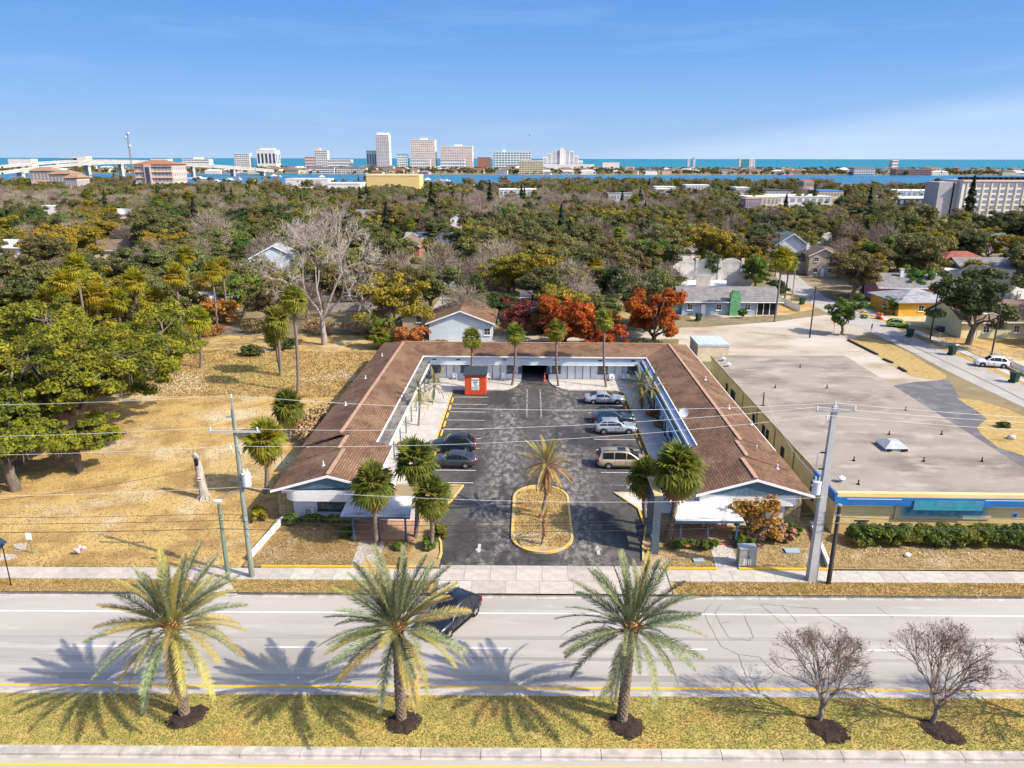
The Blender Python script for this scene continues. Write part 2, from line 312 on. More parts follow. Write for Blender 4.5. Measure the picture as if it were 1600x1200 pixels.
# ------------------------------------------------------------ the setting
def sheet(name, pts, z, m, kind='structure', parent=None, thick=0.0, label=None):
    mb = MB()
    if thick: mb.prism(pts, z - thick, z)
    else:
        a = sum(pts[i][0] * pts[(i + 1) % len(pts)][1] - pts[(i + 1) % len(pts)][0] * pts[i][1] for i in range(len(pts)))
        mb.face([(p[0], p[1], z) for p in (pts if a > 0 else pts[::-1])])
    return ob(name, mb.mesh(name), m, parent, kind=None if parent else kind, label=label)
def strip(c0, c1, x0=-160, x1=160): return [(x0, RD(x0, c0)), (x1, RD(x1, c0)), (x1, RD(x1, c1)), (x0, RD(x0, c1))]
sheet('ground', [(-6000, -120), (6000, -120), (6000, 2330), (-6000, 2330)], 0, M_ground)
M_sea = mat('ocean_water', (.002, .15, .21), (.004, .19, .25), scale=.002, rough=.35, spec=.25, coord='World', stretch=(.2, 1, 1))
M_river = mat('river_water', (.014, .12, .21), (.02, .16, .27), scale=.01, rough=.32, spec=.3, coord='World', stretch=(.15, 1, 1))
sheet('ocean', [(-60000, 2300), (60000, 2300), (60000, 90000), (-60000, 90000)], -.6, M_sea)
sheet('river', [(-6000, 860), (-420, 860), (-180, 905), (330, 930), (480, 880), (6000, 840), (6000, 1400), (420, 1440), (250, 1390), (-300, 1400), (-420, 1440), (-900, 1420), (-6000, 1420)], .35, M_river)
sheet('beach', [(-6000, 2285), (6000, 2285), (6000, 2345), (-6000, 2345)], .3, M_sand)
def px_poly(*p): return [G(*q) for q in p]

field = sheet('vacant_field', [(-150, RD(-150, 47.8)), (-21.2, RD(-21.2, 47.8)), (-21.0, 104.5), (-19, 118), (-30, 122), (-60, 121), (-85, 117), (-150, 112)], .012, M_field)
sheet('green_patch', px_poly((322, 583), (350, 566), (400, 560), (440, 566), (470, 585), (452, 602), (400, 604), (350, 598)), .018, mat('thin_green_turf', (.33, .29, .08), (.45, .32, .12), scale=.5, detail=9, lo=.4, hi=.62, coord='World'))
fl = sheet('front_lawn', [(-21.0, RD(-21, 48.0)), (-6.5, RD(-6.5, 48.0)), (-6.5, 50.0), (-6.7, 51.5), (-7.6, 54.1), (-7.9, 56.4), (-6.7, 58.8), (-5.9, 62.0), (-7.2, 62.1), (-9.9, 62.1), (-9.9, 57), (-21, 57)], .10, M_lawn)
sheet('front_lawn', [(8.8, RD(8.8, 48.0)), (60, RD(60, 48.0)), (60, 56.2), (10.2, 56.2), (9.7, 54.6), (9.0, 51.4)], .10, M_lawn)
road = sheet('avenue', strip(34.9, 44.2), .02, M_road)
road2 = sheet('avenue', strip(4, 29.9), .02, M_road)
med = MB()
for i in range(64):
    x0, x1 = -160 + i * 5, -155 + i * 5
    cs = [30.55, 31.6, 32.6, 33.6, 34.4]; zs = [.13, .22, .25, .21, .13]
    for k in range(4): med.face([(x0, RD(x0, cs[k]), zs[k]), (x1, RD(x1, cs[k]), zs[k]), (x1, RD(x1, cs[k + 1]), zs[k + 1]), (x0, RD(x0, cs[k + 1]), zs[k + 1])], 0, True)
ob('median_grass', med.mesh('median_grass'), M_median, kind='structure')
sheet('verge', strip(44.55, 46.2, -160, -6.6), .12, M_verge); sheet('verge', strip(44.55, 46.2, 10.2, 160), .12, M_verge)
# kerbs: cast in lengths, each a piece of its kerb
def kerb(name, c0, c1, z0, z1, step, x0=-48, x1=48, gut=None, mname=M_kerb):
    base = ob(name, None, kind='structure'); 
    n = int((x1 - x0) / step)
    mb = MB(); L = step - .03; d = (c1 - c0)
    mb.prism([(-L / 2, -d / 2 - .0088 * L), (L / 2, -d / 2 + .0088 * L), (L / 2, d / 2 + .0088 * L), (-L / 2, d / 2 - .0088 * L)], z0, z1)
    me = mb.mesh('kerb_stone'); me.materials.append(mname)
    for i in range(n):
        x = x0 + (i + .5) * step
        ob('kerb_stone', me, None, base, loc=(x, RD(x, (c0 + c1) / 2), 0))
    for a, b in ((-160, x0), (x1, 160)):
        m2 = MB(); m2.prism(strip(c0, c1, a, b), z0, z1); ob('kerb_length', m2.mesh('kerb_length'), mname, base)
    return base
kerb('median_kerb', 30.02, 30.55, 0, .16, 3.05); kerb('median_kerb', 34.4, 34.62, 0, .16, 3.05)
kerb('gutter', 34.62, 34.93, 0, .028, 3.05); kerb('gutter', 29.86, 30.02, 0, .028, 3.05)
kerb('avenue_kerb', 44.38, 44.55, 0, .15, 3.05, -48.8, -6.1); kerb('avenue_kerb', 44.38, 44.55, 0, .15, 3.05, 9.8, 49.5); kerb('gutter', 44.14, 44.38, 0, .03, 3.05)
sheet('yellow_edge_line', strip(35.12, 35.30), .026, M_yellow, parent=road); sheet('yellow_edge_line', strip(29.36, 29.52), .026, M_yellow, parent=road2)
sheet('white_edge_line', strip(42.34, 42.48), .026, M_line, parent=road)
for i in range(-9, 9):
    x = i * 12.15 - 4.05; sheet('lane_dash', strip(38.68, 38.81, x, x + 3.1), .026, M_line, parent=road)
# worn wheel tracks and sealed cracks of the carriageway
M_seal = mat('tar_crack_seal', (.10, .10, .10), rough=.8)
M_track = mat('tyre_darkened_road', (.27, .258, .24), (.36, .345, .32), scale=.5, lo=.4, hi=.65, rough=.9, coord='World', stretch=(.08, 2.2, 1))
for c0, c1 in ((35.75, 36.3), (37.55, 37.9), (39.6, 40.0)): sheet('wheel_track', strip(c0, c1), .0235, M_track, parent=road)
def crack(pts, w=.034):
    mb = MB()
    for i in range(len(pts) - 1):
        n = 9; a = Vector(G(*pts[i])).to_3d(); b = Vector(G(*pts[i + 1])).to_3d(); t = (b - a).normalized(); s = Vector((-t.y, t.x, 0)) * w / 2; pr = None
        for k in range(n + 1):
            p = a.lerp(b, k / n) + s * random.uniform(-2.2, 2.2) * (0 if k in (0, n) else 1); p.z = .0295
            ww = s * random.uniform(.6, 1.3)
            if pr: mb.face([pr[0], pr[1], p - ww, p + ww])
            pr = (p - ww, p + ww)
    ob('sealed_crack', mb.mesh('sealed_crack'), M_seal, road)
for c in ([(1112, 943), (1099, 958), (1126, 1010), (1153, 1023), (1165, 1056), (1180, 1063)], [(1127, 945), (1117, 957), (1131, 985), (1140, 998), (1170, 1001), (1178, 996), (1162, 962)], [(1140, 972), (1127, 974)], [(1187, 944), (1240, 990)], [(1222, 947), (1245, 972)], [(1270, 950), (1288, 964), (1325, 985)], [(1153, 1023), (1186, 1027), (1211, 1052), (1200, 1062), (1172, 1060)], [(1190, 944), (1280, 952)], [(1370, 948), (1395, 966)]): crack(c)
sheet('kerb_ramp', px_poly((296, 907), (355, 907), (372, 932), (318, 932)), .145, M_concrete, thick=.14)
sheet('bare_patch', px_poly((20, 850), (42, 848), (40, 860), (24, 861)), .016, M_sand); sheet('bare_patch', px_poly((-10, 866), (24, 866), (28, 872), (8, 876), (-10, 874)), .016, M_sand)
# sidewalk slabs and the concrete apron of the drive
def slabs(name, c0, c1, z, step, x0, x1, m=M_slab, gap=.02, pname='slab'):
    base = ob(name, None, kind='structure'); mb = MB(); L = step - gap; d = (c1 - c0) - gap
    mb.prism([(-L / 2, -d / 2 - .0088 * L), (L / 2, -d / 2 + .0088 * L), (L / 2, d / 2 + .0088 * L), (-L / 2, d / 2 - .0088 * L)], -.12, 0); me = mb.mesh(pname); me.materials.append(m)
    n = int(round((x1 - x0) / step))
    for i in range(n):
        x = x0 + (i + .5) * step; ob(pname, me, None, base, loc=(x, RD(x, (c0 + c1) / 2), z + random.uniform(-.008, .008)), rot=(random.uniform(-.004, .004), random.uniform(-.004, .004), 0))
    return base
sw = slabs('sidewalk', 46.22, 47.75, .135, 1.55, -48.05, -6.2); slabs('sidewalk', 46.22, 47.75, .135, 1.55, 10.2, 48.95)
sheet('sidewalk', strip(46.22, 47.75, -160, -48.1), .13, M_concrete, thick=.13); sheet('sidewalk', strip(46.22, 47.75, 49.0, 160), .13, M_concrete, thick=.13)
slabs('drive_apron', 46.3, 48.35, .075, 1.88, -6.4, 10.5); slabs('drive_apron', 44.42, 46.28, .06, 2.4, -6.3, 10.5)
kerbname = None
def kerb_run(name, pts, w, z0, z1, m, parent=None, closed=False, kind=None):
    """a kerb of constant width swept along a ground line"""
    mb = MB(); P = [Vector((p[0], p[1])) for p in pts]; n = len(P); A = []; B = []
    for i in range(n):
        a = P[(i - 1) % n] if closed or i > 0 else P[i]; b = P[(i + 1) % n] if closed or i < n - 1 else P[i]
        t = (b - a).normalized(); s = Vector((-t.y, t.x)) * w / 2; A.append(P[i] + s); B.append(P[i] - s)
    for i in range(n if closed else n - 1):
        j = (i + 1) % n
        mb.raw([(A[i].x, A[i].y, z0), (A[j].x, A[j].y, z0), (B[j].x, B[j].y, z0), (B[i].x, B[i].y, z0), (A[i].x, A[i].y, z1), (A[j].x, A[j].y, z1), (B[j].x, B[j].y, z1), (B[i].x, B[i].y, z1)],
               [(7, 6, 5, 4), (0, 1, 5, 4), (2, 3, 7, 6), (1, 2, 6, 5), (3, 0, 4, 7)])
    return ob(name, mb.mesh(name), m, parent, kind=kind)
kerb_run('lawn_kerb', [(-19.6, RD(-19.6, 47.92)), (-8.2, RD(-8.2, 47.92))], .22, .05, .22, M_yellow, kind='structure')
kerb_run('lawn_kerb', [(9.9, RD(9.9, 47.92)), (14.0, RD(14, 47.92))], .22, .05, .22, M_yellow, kind='structure')
kerb_run('lawn_kerb', [(15.6, RD(15.6, 47.92)), (22.4, RD(22.4, 47.92))], .22, .05, .22, M_yellow, kind='structure')
# car park
lot = sheet('car_park', [(-6.6, RD(-6.6, 48.36)), (8.7, RD(8.7, 48.36)), (9.2, 51.4), (9.9, 54.6), (9.9, 57.8), (10.8, 61), (12.5, 61), (12.5, 92), (4, 96.2), (-1.5, 96.2), (-10, 92), (-10.1, 62.1), (-6, 62.1), (-6.8, 58.8), (-8, 56.4), (-7.7, 54.1), (-6.8, 51.5)], .05, M_asphalt)
sheet('passage_floor', [(-.95, 96.2), (2.75, 96.2), (2.75, 104), (-.95, 104)], .045, M_asphalt2)
LY = [88.6, 85.75, 82.9, 80.0, 77.1, 74.2, 71.4, 68.5, 65.7, 62.85]
for i, y in enumerate(LY):
    sheet('stall_line', [(-9.4, y - .05), (-5.05, y - .05), (-5.05, y + .05), (-9.4, y + .05)], .055, M_line, parent=lot)
for y in (85.8, 83.0, 80.1, 77.2, 74.35, 71.4, 68.5, 65.6, 62.7): sheet('stall_line', [(7.1, y - .05), (11.6, y - .05), (11.6, y + .05), (7.1, y + .05)], .055, M_line if y > 64 else M_wornline, parent=lot)
for x in (-.15, 1.55): sheet('worn_lane_line', [(x - .09, 81.0), (x + .09, 81.0), (x + .09, 92.2), (x - .09, 92.2)], .055, M_wornline, parent=lot)
M_arrow = mat('worn_arrow_paint', (.48, .47, .45), (.22, .215, .21), scale=4, lo=.45, hi=.65, coord='World')
def arrow(px, py, up):
    x, y = G(px, py); s = 1 if up else -1
    P = [(-.12, -.72), (.12, -.72), (.12, .05), (.29, .05), (0, .72), (-.29, .05), (-.12, .05)]
    sheet('drive_arrow', [(x + a * s, y + b * s) for a, b in P], .055, M_arrow, parent=lot)
M_oil = mat('oil_stain', (.028, .027, .026), (.055, .053, .05), scale=4, rough=.5, coord='World')
for k in range(26):
    lx = random.choice((-7.6, -6.9, 8.6, 9.4)) + random.uniform(-.6, .6); ly = random.choice(LY) - 1.42 + random.uniform(-.3, .3); rr = random.uniform(.14, .42); n_ = 11; ph = random.random() * 6
    sheet('oil_stain', [(lx + rr * (1 + .35 * math.sin(2 * a + ph) + .15 * math.sin(5 * a)) * math.cos(a), ly + .7 * rr * (1 + .3 * math.cos(3 * a + ph)) * math.sin(a)) for a in [6.2832 * q / n_ for q in range(n_)]], .0535 + .0001 * k, M_oil, parent=lot)
arrow(748.5, 858, False); arrow(934.5, 860.5, True); 
sheet('drive_arrow', [(9.1, 62.05), (10.7, 62.2), (10.6, 62.6), (9.9, 62.5), (9.7, 63.2), (9.2, 62.6)], .055, M_wornline, parent=lot)
for y in (60.0,): sheet('stall_line', [(8.2, y - .05), (12.2, y - .05), (12.2, y + .05), (8.2, y + .05)], .0552, M_wornline, parent=lot)
# walkways round the courtyard
wl = [(-14.55, 57), (-14.55, 96.65), (-1.0, 96.65), (-1.0, 95.6), (-1.6, 93.4), (-2.6, 91.9), (-3.4, 91.5), (-9.9, 91.4), (-9.9, 62.3), (-12.2, 62.3), (-12.2, 57)]
wr = [(14.95, 57), (14.95, 96.65), (2.8, 96.65), (2.8, 95.6), (3.3, 93.6), (4.3, 92.2), (5.2, 91.7), (11.2, 91.6), (12.4, 90.6), (12.4, 61), (10.7, 61), (7.9, 61.0), (9.6, 57.8), (9.9, 57)]
sheet('courtyard_walkway', wl, .17, M_concrete, thick=.17); sheet('courtyard_walkway', wr, .17, M_concrete, thick=.17)
kerb_run('walkway_kerb', [(-9.86, 62.5), (-9.86, 91.3)], .16, .04, .185, M_yellowkerb, kind='structure')
kerb_run('walkway_kerb', [(12.36, 61.1), (12.36, 90.6), (11.2, 91.55), (9.0, 91.6)], .16, .04, .185, M_yellowkerb, kind='structure')
kerb_run('walkway_kerb', [(9.65, 55.0), (9.6, 57.8), (7.85, 60.95), (10.7, 60.95)], .16, .04, .185, M_yellowkerb, kind='structure')
kerb_run('planter_kerb', [(-7.2, 62.15), (-5.95, 62.1), (-6.75, 58.8), (-7.95, 56.4), (-7.65, 54.1), (-6.75, 51.5), (-6.55, 50), (-6.6, 49)], .17, .03, .2, M_yellowkerb, kind='structure')
kerb_run('planter_kerb', [(9.75, 54.6), (9.05, 51.4), (8.75, 49.2)], .17, .03, .2, M_yellowkerb, kind='structure')
M_joint = mat('joint_dark', (.16, .15, .14), rough=.95)
def joint(a, b, z, par=None, w=.03):
    a = Vector(a); b = Vector(b); t = (b - a).normalized(); s = Vector((-t.y, t.x)) * w / 2
    return [(a.x + s.x, a.y + s.y, z), (a.x - s.x, a.y - s.y, z), (b.x - s.x, b.y - s.y, z), (b.x + s.x, b.y + s.y, z)]
jm = MB()
for y in range(60, 96, 3): jm.face(joint((-14.3, y), (-10, y), .1745)); jm.face(joint((12.5, y + .4), (14.9, y + .4), .1745))
jm.face(joint((-12.2, 62.4), (-12.2, 91), .1748)); jm.face(joint((13.7, 62), (13.7, 95), .1748))
for x in (-8, -6, -4, 5, 7, 9, 11): jm.face(joint((x, 91.7), (x, 96.5), .1745))
jm.face(joint((-9.5, 93.9), (-2.6, 93.9), .1748)); jm.face(joint((4.4, 93.9), (11.4, 93.9), .1748))
ob('walkway_joints', jm.mesh('walkway_joints'), M_joint, kind='structure')
# planted island in the drive
isl = [(1.2 + 2.4 * math.cos(a), (59.6 if math.sin(a) > 0 else 52.8) + 2.6 * math.sin(a)) for a in [2 * math.pi * (k + .5) / 36 for k in range(36)]]
sheet('drive_island', isl, .15, M_field, thick=.12); kerb_run('island_kerb', isl, .2, .03, .21, M_yellowkerb, closed=True, kind='structure')
# land to the right: dirt yard, streets, grass
sheet('dirt_yard', px_poly((1062, 512), (1205, 508), (1262, 520), (1335, 530), (1400, 566), (1480, 592), (1395, 604), (1320, 556), (1105, 556), (1060, 540)), .012, M_sand)
sheet('cross_street', px_poly((700, 527), (870, 522), (1062, 514), (1210, 503), (1290, 492), (1372, 512), (1330, 531), (1250, 521), (1062, 530), (700, 535)), .018, M_sand)
LE = [(1660, 668), (1600, 637), (1540, 609), (1480, 580), (1420, 548), (1365, 522), (1318, 502), (1275, 480), (1240, 457), (1215, 436), (1206, 420), (1200, 406)]
RE = [(1660, 632), (1600, 603), (1520, 567), (1440, 532), (1385, 505), (1330, 484), (1290, 464), (1262, 443), (1240, 426), (1226, 410), (1220, 402)]
street = sheet('side_street', [G(*p) for p in LE] + [G(*p) for p in RE[::-1]], .024, M_street)
cl = [(1650, 651), (1560, 605), (1470, 562), (1392, 525)]
mb = MB()
for a, b in zip(cl[:-1], cl[1:]): mb.face(joint(G(*a), G(*b), .031, w=.35))
ob('street_seam', mb.mesh('street_seam'), mat('dark_seam', (.20, .19, .185), rough=.9), street)
SWK = [(1660, 622), (1600, 594), (1536, 563), (1469, 534), (1385, 499), (1342, 480), (1318, 468)]
for a, b in zip(SWK[:-1], SWK[1:]):
    p, q = Vector(G(*a)), Vector(G(*b)); t = (q - p).normalized(); s = Vector((-t.y, t.x)) * .75
    sheet('street_sidewalk', [p + s, p - s, q - s, q + s], .05, M_concrete, thick=.05)
sheet('roadside_grass', px_poly((1327, 530), (1352, 527), (1385, 535), (1420, 551), (1450, 570), (1479, 586), (1478, 593), (1450, 592), (1424, 588), (1410, 580), (1385, 566), (1355, 546)), .03, M_verge)
sheet('roadside_grass', px_poly((1494, 622), (1530, 626), (1575, 640), (1640, 668), (1640, 745), (1598, 712), (1560, 700), (1534, 680), (1526, 668), (1542, 655), (1530, 645)), .03, M_verge)
sheet('roadside_grass', px_poly((1442, 536), (1522, 571), (1600, 607), (1660, 636), (1660, 625), (1600, 597), (1530, 565), (1470, 537)), .02, M_verge)
sheet('side_driveway', px_poly((1393, 603), (1430, 597), (1482, 594), (1500, 622), (1545, 655), (1528, 668), (1560, 700), (1600, 713), (1660, 760), (1660, 775), (1602, 737)), .02, M_asphalt2)
sheet('house_yard', px_poly((1080, 498), (1230, 492), (1285, 480), (1262, 462), (1215, 452), (1060, 470)), .014, M_field)
sheet('house_yard', px_poly((1345, 490), (1400, 512), (1480, 535), (1600, 585), (1680, 600), (1680, 510), (1500, 490), (1380, 468)), .014, M_field)
sheet('dry_clearing', px_poly((905, 498), (1000, 498), (1010, 470), (960, 452), (900, 462)), .014, mat('greenish_clearing', (.24, .20, .07), (.36, .27, .12), scale=.25, detail=7, coord='World'))
sheet('back_alley', px_poly((662, 500), (684, 500), (700, 470), (712, 440), (705, 440), (686, 468)), .016, M_street)
# ------------------------------------------------------------ windows and doors as shared meshes
WC = {}
def win_meshes(w, h, nx, ny, mframe, mglass, depth=.08):
    k = (round(w, 2), round(h, 2), nx, ny, mframe.name, mglass.name)
    if k not in WC:
        a = MB(); t = .07
        a.box(-w / 2, -w / 2 + t, -depth, 0, 0, h); a.box(w / 2 - t, w / 2, -depth, 0, 0, h); a.box(-w / 2 + t, w / 2 - t, -depth, 0, 0, t); a.box(-w / 2 + t, w / 2 - t, -depth, 0, h - t, h)
        for i in range(1, nx): x = -w / 2 + w * i / nx; a.box(x - .02, x + .02, -depth * .8, 0, t, h - t)
        for j in range(1, ny):
            z = h * j / ny
            for i in range(nx): a.box(-w / 2 + w * i / nx + (t if i == 0 else .02), -w / 2 + w * (i + 1) / nx - (t if i == nx - 1 else .02), -depth * .7, -.002, z - .02, z + .02)
        b = MB(); b.box(-w / 2 + t, w / 2 - t, -depth * .45, -.004, t, h - t)
        s = MB(); s.box(-w / 2 - .06, w / 2 + .06, -depth - .07, 0, -.09, -.003)
        fm = a.mesh('window'); fm.materials.append(mframe); gm = b.mesh('pane'); gm.materials.append(mglass); sm = s.mesh('sill'); sm.materials.append(mframe); WC[k] = (fm, gm, sm)
    return WC[k]
def window(parent, p, rz, w=1.2, h=1.2, nx=2, ny=2, mf=None, mg=None, sill=True, sub=True):
    """p: bottom centre on the wall face; rz 0 faces -Y"""
    f, g, s = win_meshes(w, h, nx, ny, mf or M_trim, mg or M_glass)
    loc = Vector(p) - base_of(parent)
    o = ob('window', f, None, parent, loc=loc, rot=rz)
    if sub:
        ob('pane', g, None, o)
        if sill: ob('sill', s, None, o)
    return o
def base_of(o):
    v = Vector((0, 0, 0))
    while o is not None: v += o.location; o = o.parent
    return v
DC = {}
def door(parent, p, rz, w=.95, h=2.05, m=None, mf=None):
    m = m or M_trim; mf = mf or M_post; k = (w, h, m.name, mf.name)
    if k not in DC:
        a = MB(); a.box(-w / 2, w / 2, -.05, 0, .02, h)
        for (x0, x1, z0, z1) in ((-w * .36, -w * .06, .25, .9), (w * .06, w * .36, .25, .9), (-w * .36, -w * .06, 1.1, 1.85), (w * .06, w * .36, 1.1, 1.85)): a.box(x0, x1, -.065, -.051, z0, z1)
        b = MB(); b.box(-w / 2 - .08, -w / 2 - .002, -.07, 0, 0, h + .08); b.box(w / 2 + .002, w / 2 + .08, -.07, 0, 0, h + .08); b.box(-w / 2, w / 2, -.07, 0, h + .003, h + .08)
        c = MB(); c.ball((w * .4, -.10, 1.0), .05, .05, .05); c.box(w * .385, w * .415, -.09, -.05, .985, 1.015)
        am = a.mesh('door'); am.materials.append(m); bm = b.mesh('frame'); bm.materials.append(mf); cm = c.mesh('handle'); cm.materials.append(M_steel); DC[k] = (am, bm, cm)
    a, b, c = DC[k]
    o = ob('door', a, None, parent, loc=Vector(p) - base_of(parent), rot=rz); ob('frame', b, None, o); ob('handle', c, None, o); return o
# ------------------------------------------------------------ the motel: a U of three wings round its car park
MO = Vector((1.0, 76.0, 0))
motel = thing('motel', 'brown roofed white single storey motel built in a U around the car park', 'motel', MO)
def mp(mb, name, m, uv=False, label=None, parent=None): 
    mb2 = mb; mb2.v = [tuple(Vector(v) - MO) for v in mb2.v]; return ob(name, mb2.mesh(name, uv), m, parent or motel, label=label)
ZR, ZE, ZI = 4.6, 3.28, 3.62
XL0, XLR, XLI = -21.1, -17.38, -14.2
XR0, XRR, XRI = 22.8, 19.33, 15.75
YB, YR, YF, YM = 104.0, 99.25, 95.45, 63.5
def slab(mb, pts, t=.12):
    up = [Vector(p) for p in pts]; dn = [p - Vector((0, 0, t)) for p in up]; n = len(up)
    nr = (up[1] - up[0]).cross(up[2] - up[0])
    if nr.z < 0: up = up[::-1]; dn = dn[::-1]
    mb.face(up); mb.face(dn[::-1])
    for i in range(n): j = (i + 1) % n; mb.face([dn[i], dn[j], up[j], up[i]])
# roofs, each slope a plane of its own in one roof part per wing
r = MB(); slab(r, [(XLR, YM, ZR), (XLR, YR, ZR), (XL0, YB, ZE), (XL0, YM, ZE)]); slab(r, [(XLR, YM, ZR), (XLI, YM, ZI), (XLI, YF, ZI), (XLR, YR, ZR)]); mp(r, 'roof', M_shingle, True)
r = MB(); slab(r, [(XRR, YM, ZR), (XRR, YR, ZR), (XR0, YB, ZE), (XR0, YM, ZE)]); slab(r, [(XRR, YM, ZR), (XRI, YM, ZI), (XRI, YF, ZI), (XRR, YR, ZR)]); mp(r, 'roof', M_shingle, True)
r = MB(); slab(r, [(XLR, YR, ZR), (XRR, YR, ZR), (XRI, YF, ZI), (XLI, YF, ZI)]); slab(r, [(XLR, YR, ZR), (XRR, YR, ZR), (XR0, YB, ZE), (XL0, YB, ZE)]); mp(r, 'roof', M_shingle, True)
# front blocks: ridge steps inwards twice
def frontroof(xo, xr, xi, zi, y0, y1, ys, dx):
    r = MB(); xm = xr - dx
    slab(r, [(xr, y0, ZR + .06), (xr, ys, ZR + .06), (xo, ys, ZE), (xo, y0, ZE)]); slab(r, [(xr, y0, ZR + .06), (xi, y0, zi), (xi, ys, zi), (xr, ys, ZR + .06)]); 
    slab(r, [(xm, ys, ZR + .02), (xm, y1, ZR + .02), (xo, y1, ZE + .005), (xo, ys, ZE + .005)]); slab(r, [(xm, ys, ZR + .02), (xi, ys, zi + .005), (xi, y1, zi + .005), (xm, y1, ZR + .02)])
    mp(r, 'roof', M_shingle, True)
frontroof(XL0 + .35, -16.1, -12.5, 3.70, 53.9, 62.9, 59.8, .5); frontroof(XR0 + .1, 18.25, 13.6, 3.30, 54.1, YM, 58.9, -.62)
def cap(pts, w=.17):
    m = MB(); a, b = Vector(pts[0]), Vector(pts[1])
    m.box(a.x - w, a.x + w, a.y, b.y, a.z + .004, a.z + .06); mp(m, 'ridge_cap', M_ridge)
cap([(XLR, YM + .2, ZR - .02), (XLR, YR - .1, ZR)]); cap([(XRR, YM - .6, ZR - .02), (XRR, YR - .1, ZR)]); cap([(-16.6, 59.9, ZR), (-16.6, 62.9, ZR)]); cap([(-16.1, 54.2, ZR + .04), (-16.1, 59.6, ZR)]); cap([(18.87, 59.1, ZR), (18.87, 62.6, ZR)]); cap([(18.25, 54.4, ZR + .04), (18.25, 58.5, ZR)])
m = MB(); m.box(XLR, XRR, YR - .12, YR + .12, ZR - .01, ZR + .035); mp(m, 'ridge_cap', M_ridge)
# white gutters along the courtyard eaves
m = MB(); m.box(XLI - .02, XLI + .1, YM, YF, ZI - .16, ZI - .01); mp(m, 'gutter', M_trim)
m = MB(); m.box(XRI - .1, XRI + .02, YM, YF, ZI - .16, ZI - .01); mp(m, 'gutter', M_trim)
m = MB(); m.box(XLI + .1, XRI - .1, YF - .1, YF + .02, ZI - .16, ZI - .01); mp(m, 'gutter', M_trim)
m = MB(); m.box(XR0, XR0 + .1, 54.3, YB, ZE - .18, ZE - .03); mp(m, 'gutter', M_trim)
# walls
YW = 96.65
m = MB(); m.box(-20.6, -14.75, 62.5, 103.5, 0, 3.2); mp(m, 'wall', M_stucco)
m = MB(); m.box(15.15, 22.3, 62.5, 103.5, 0, 3.2); mp(m, 'wall', M_stucco)
m = MB(); m.box(-14.75, -.95, YW, 103.5, 0, 3.4); m.box(2.75, 15.15, YW, 103.5, 0, 3.4); m.box(-.95, 2.75, YW + .1, 103.5, 2.65, 3.4); mp(m, 'wall', M_stucco)
m = MB(); m.box(-.95, 2.75, 103.2, 103.4, .04, 2.65); mp(m, 'passage_dark_end', M_dark)  # dark panel added across the open passage, standing in for its deep shade
M_pw = mat('passage_shade_colour', (.12, .15, .18), rough=.8)  # shade inside the passage, put into the dark colour of its lining
m = MB(); m.box(-.945, -.90, YW + .05, 103.2, .05, 2.64); m.box(2.70, 2.745, YW + .05, 103.2, .05, 2.64); m.box(-.90, 2.70, YW + .12, 103.2, 2.60, 2.645); mp(m, 'passage_shade_lining', M_pw)
m = MB(); m.box(-20.4, -12.9, 55.25, 62.5, 0, 3.25); mp(m, 'wall', M_stucco)
m = MB(); m.box(14.0, 22.3, 55.15, 62.5, 0, 3.2); mp(m, 'wall', M_stucco)
# deep fascia with vents along the back wing and the two sides
M_fascia = mat('pale_blue_fascia', (.56, .64, .70), (.50, .58, .64), scale=.3, rough=.6, stretch=(1, 1, 4))
M_shadewhite = mat('shade_tinted_white', (.30, .47, .60), (.25, .41, .54), scale=.5, rough=.65)  # blue shade on the right wing's white fascia, put into its colour
m = MB(); m.box(XLI + .05, XRI - .05, 95.62, 95.72, 2.42, ZI - .17); mp(m, 'fascia', M_fascia)
m = MB(); m.box(XLI, XRI, 95.56, 95.61, 2.36, 2.43); mp(m, 'drip_edge', M_trim)
m = MB(); m.box(XLI, XRI, 95.73, YW, 2.50, 2.58); mp(m, 'soffit', M_trim)
for x in (-12.7, -9.5, -3.2, 3.7, 9.6, 14.0):
    m = MB(); m.box(x - .25, x + .25, 95.575, 95.619, 3.0, 3.14); mp(m, 'vent', M_black)
M_shelf = mat('grimy_flat_canopy', (.22, .21, .195), (.10, .10, .095), scale=1.2, detail=7, rough=.95, coord='World')
for s, xi, xo, mm in ((-1, XLI, -13.25, M_white), (1, XRI, 14.75, M_shadewhite)):
    a, b = sorted((xi, xi + .12 * s)); m = MB(); m.box(a, b, YM, 95.55, 2.86, ZI - .17); mp(m, 'fascia', mm if s > 0 else M_shelf)
    a, b = sorted((xi, xo)); m = MB(); m.box(a, b, 62.0 if s > 0 else 62.9, 95.5, 2.70, 2.84); mp(m, 'walkway_canopy', M_shelf)
    a, b = sorted((xo, xo - .06 * s)); m = MB(); m.box(a, b, 62.0 if s > 0 else 62.9, 95.5, 2.44 if s < 0 else 2.25, 2.90); mp(m, 'canopy_edge', mm)
    for k in range(9):
        y = 64.2 + k * 3.7; m = MB(); m.box(xo + .02 * s, xo + .14 * s, y - .06, y + .06, .17, 2.7); mp(m, 'post', M_post if s > 0 else M_blue)
m = MB(); m.box(-13.9, -12.75, 62.95, 63.6, 2.85, 2.9); mp(m, 'canopy_end', M_trim)
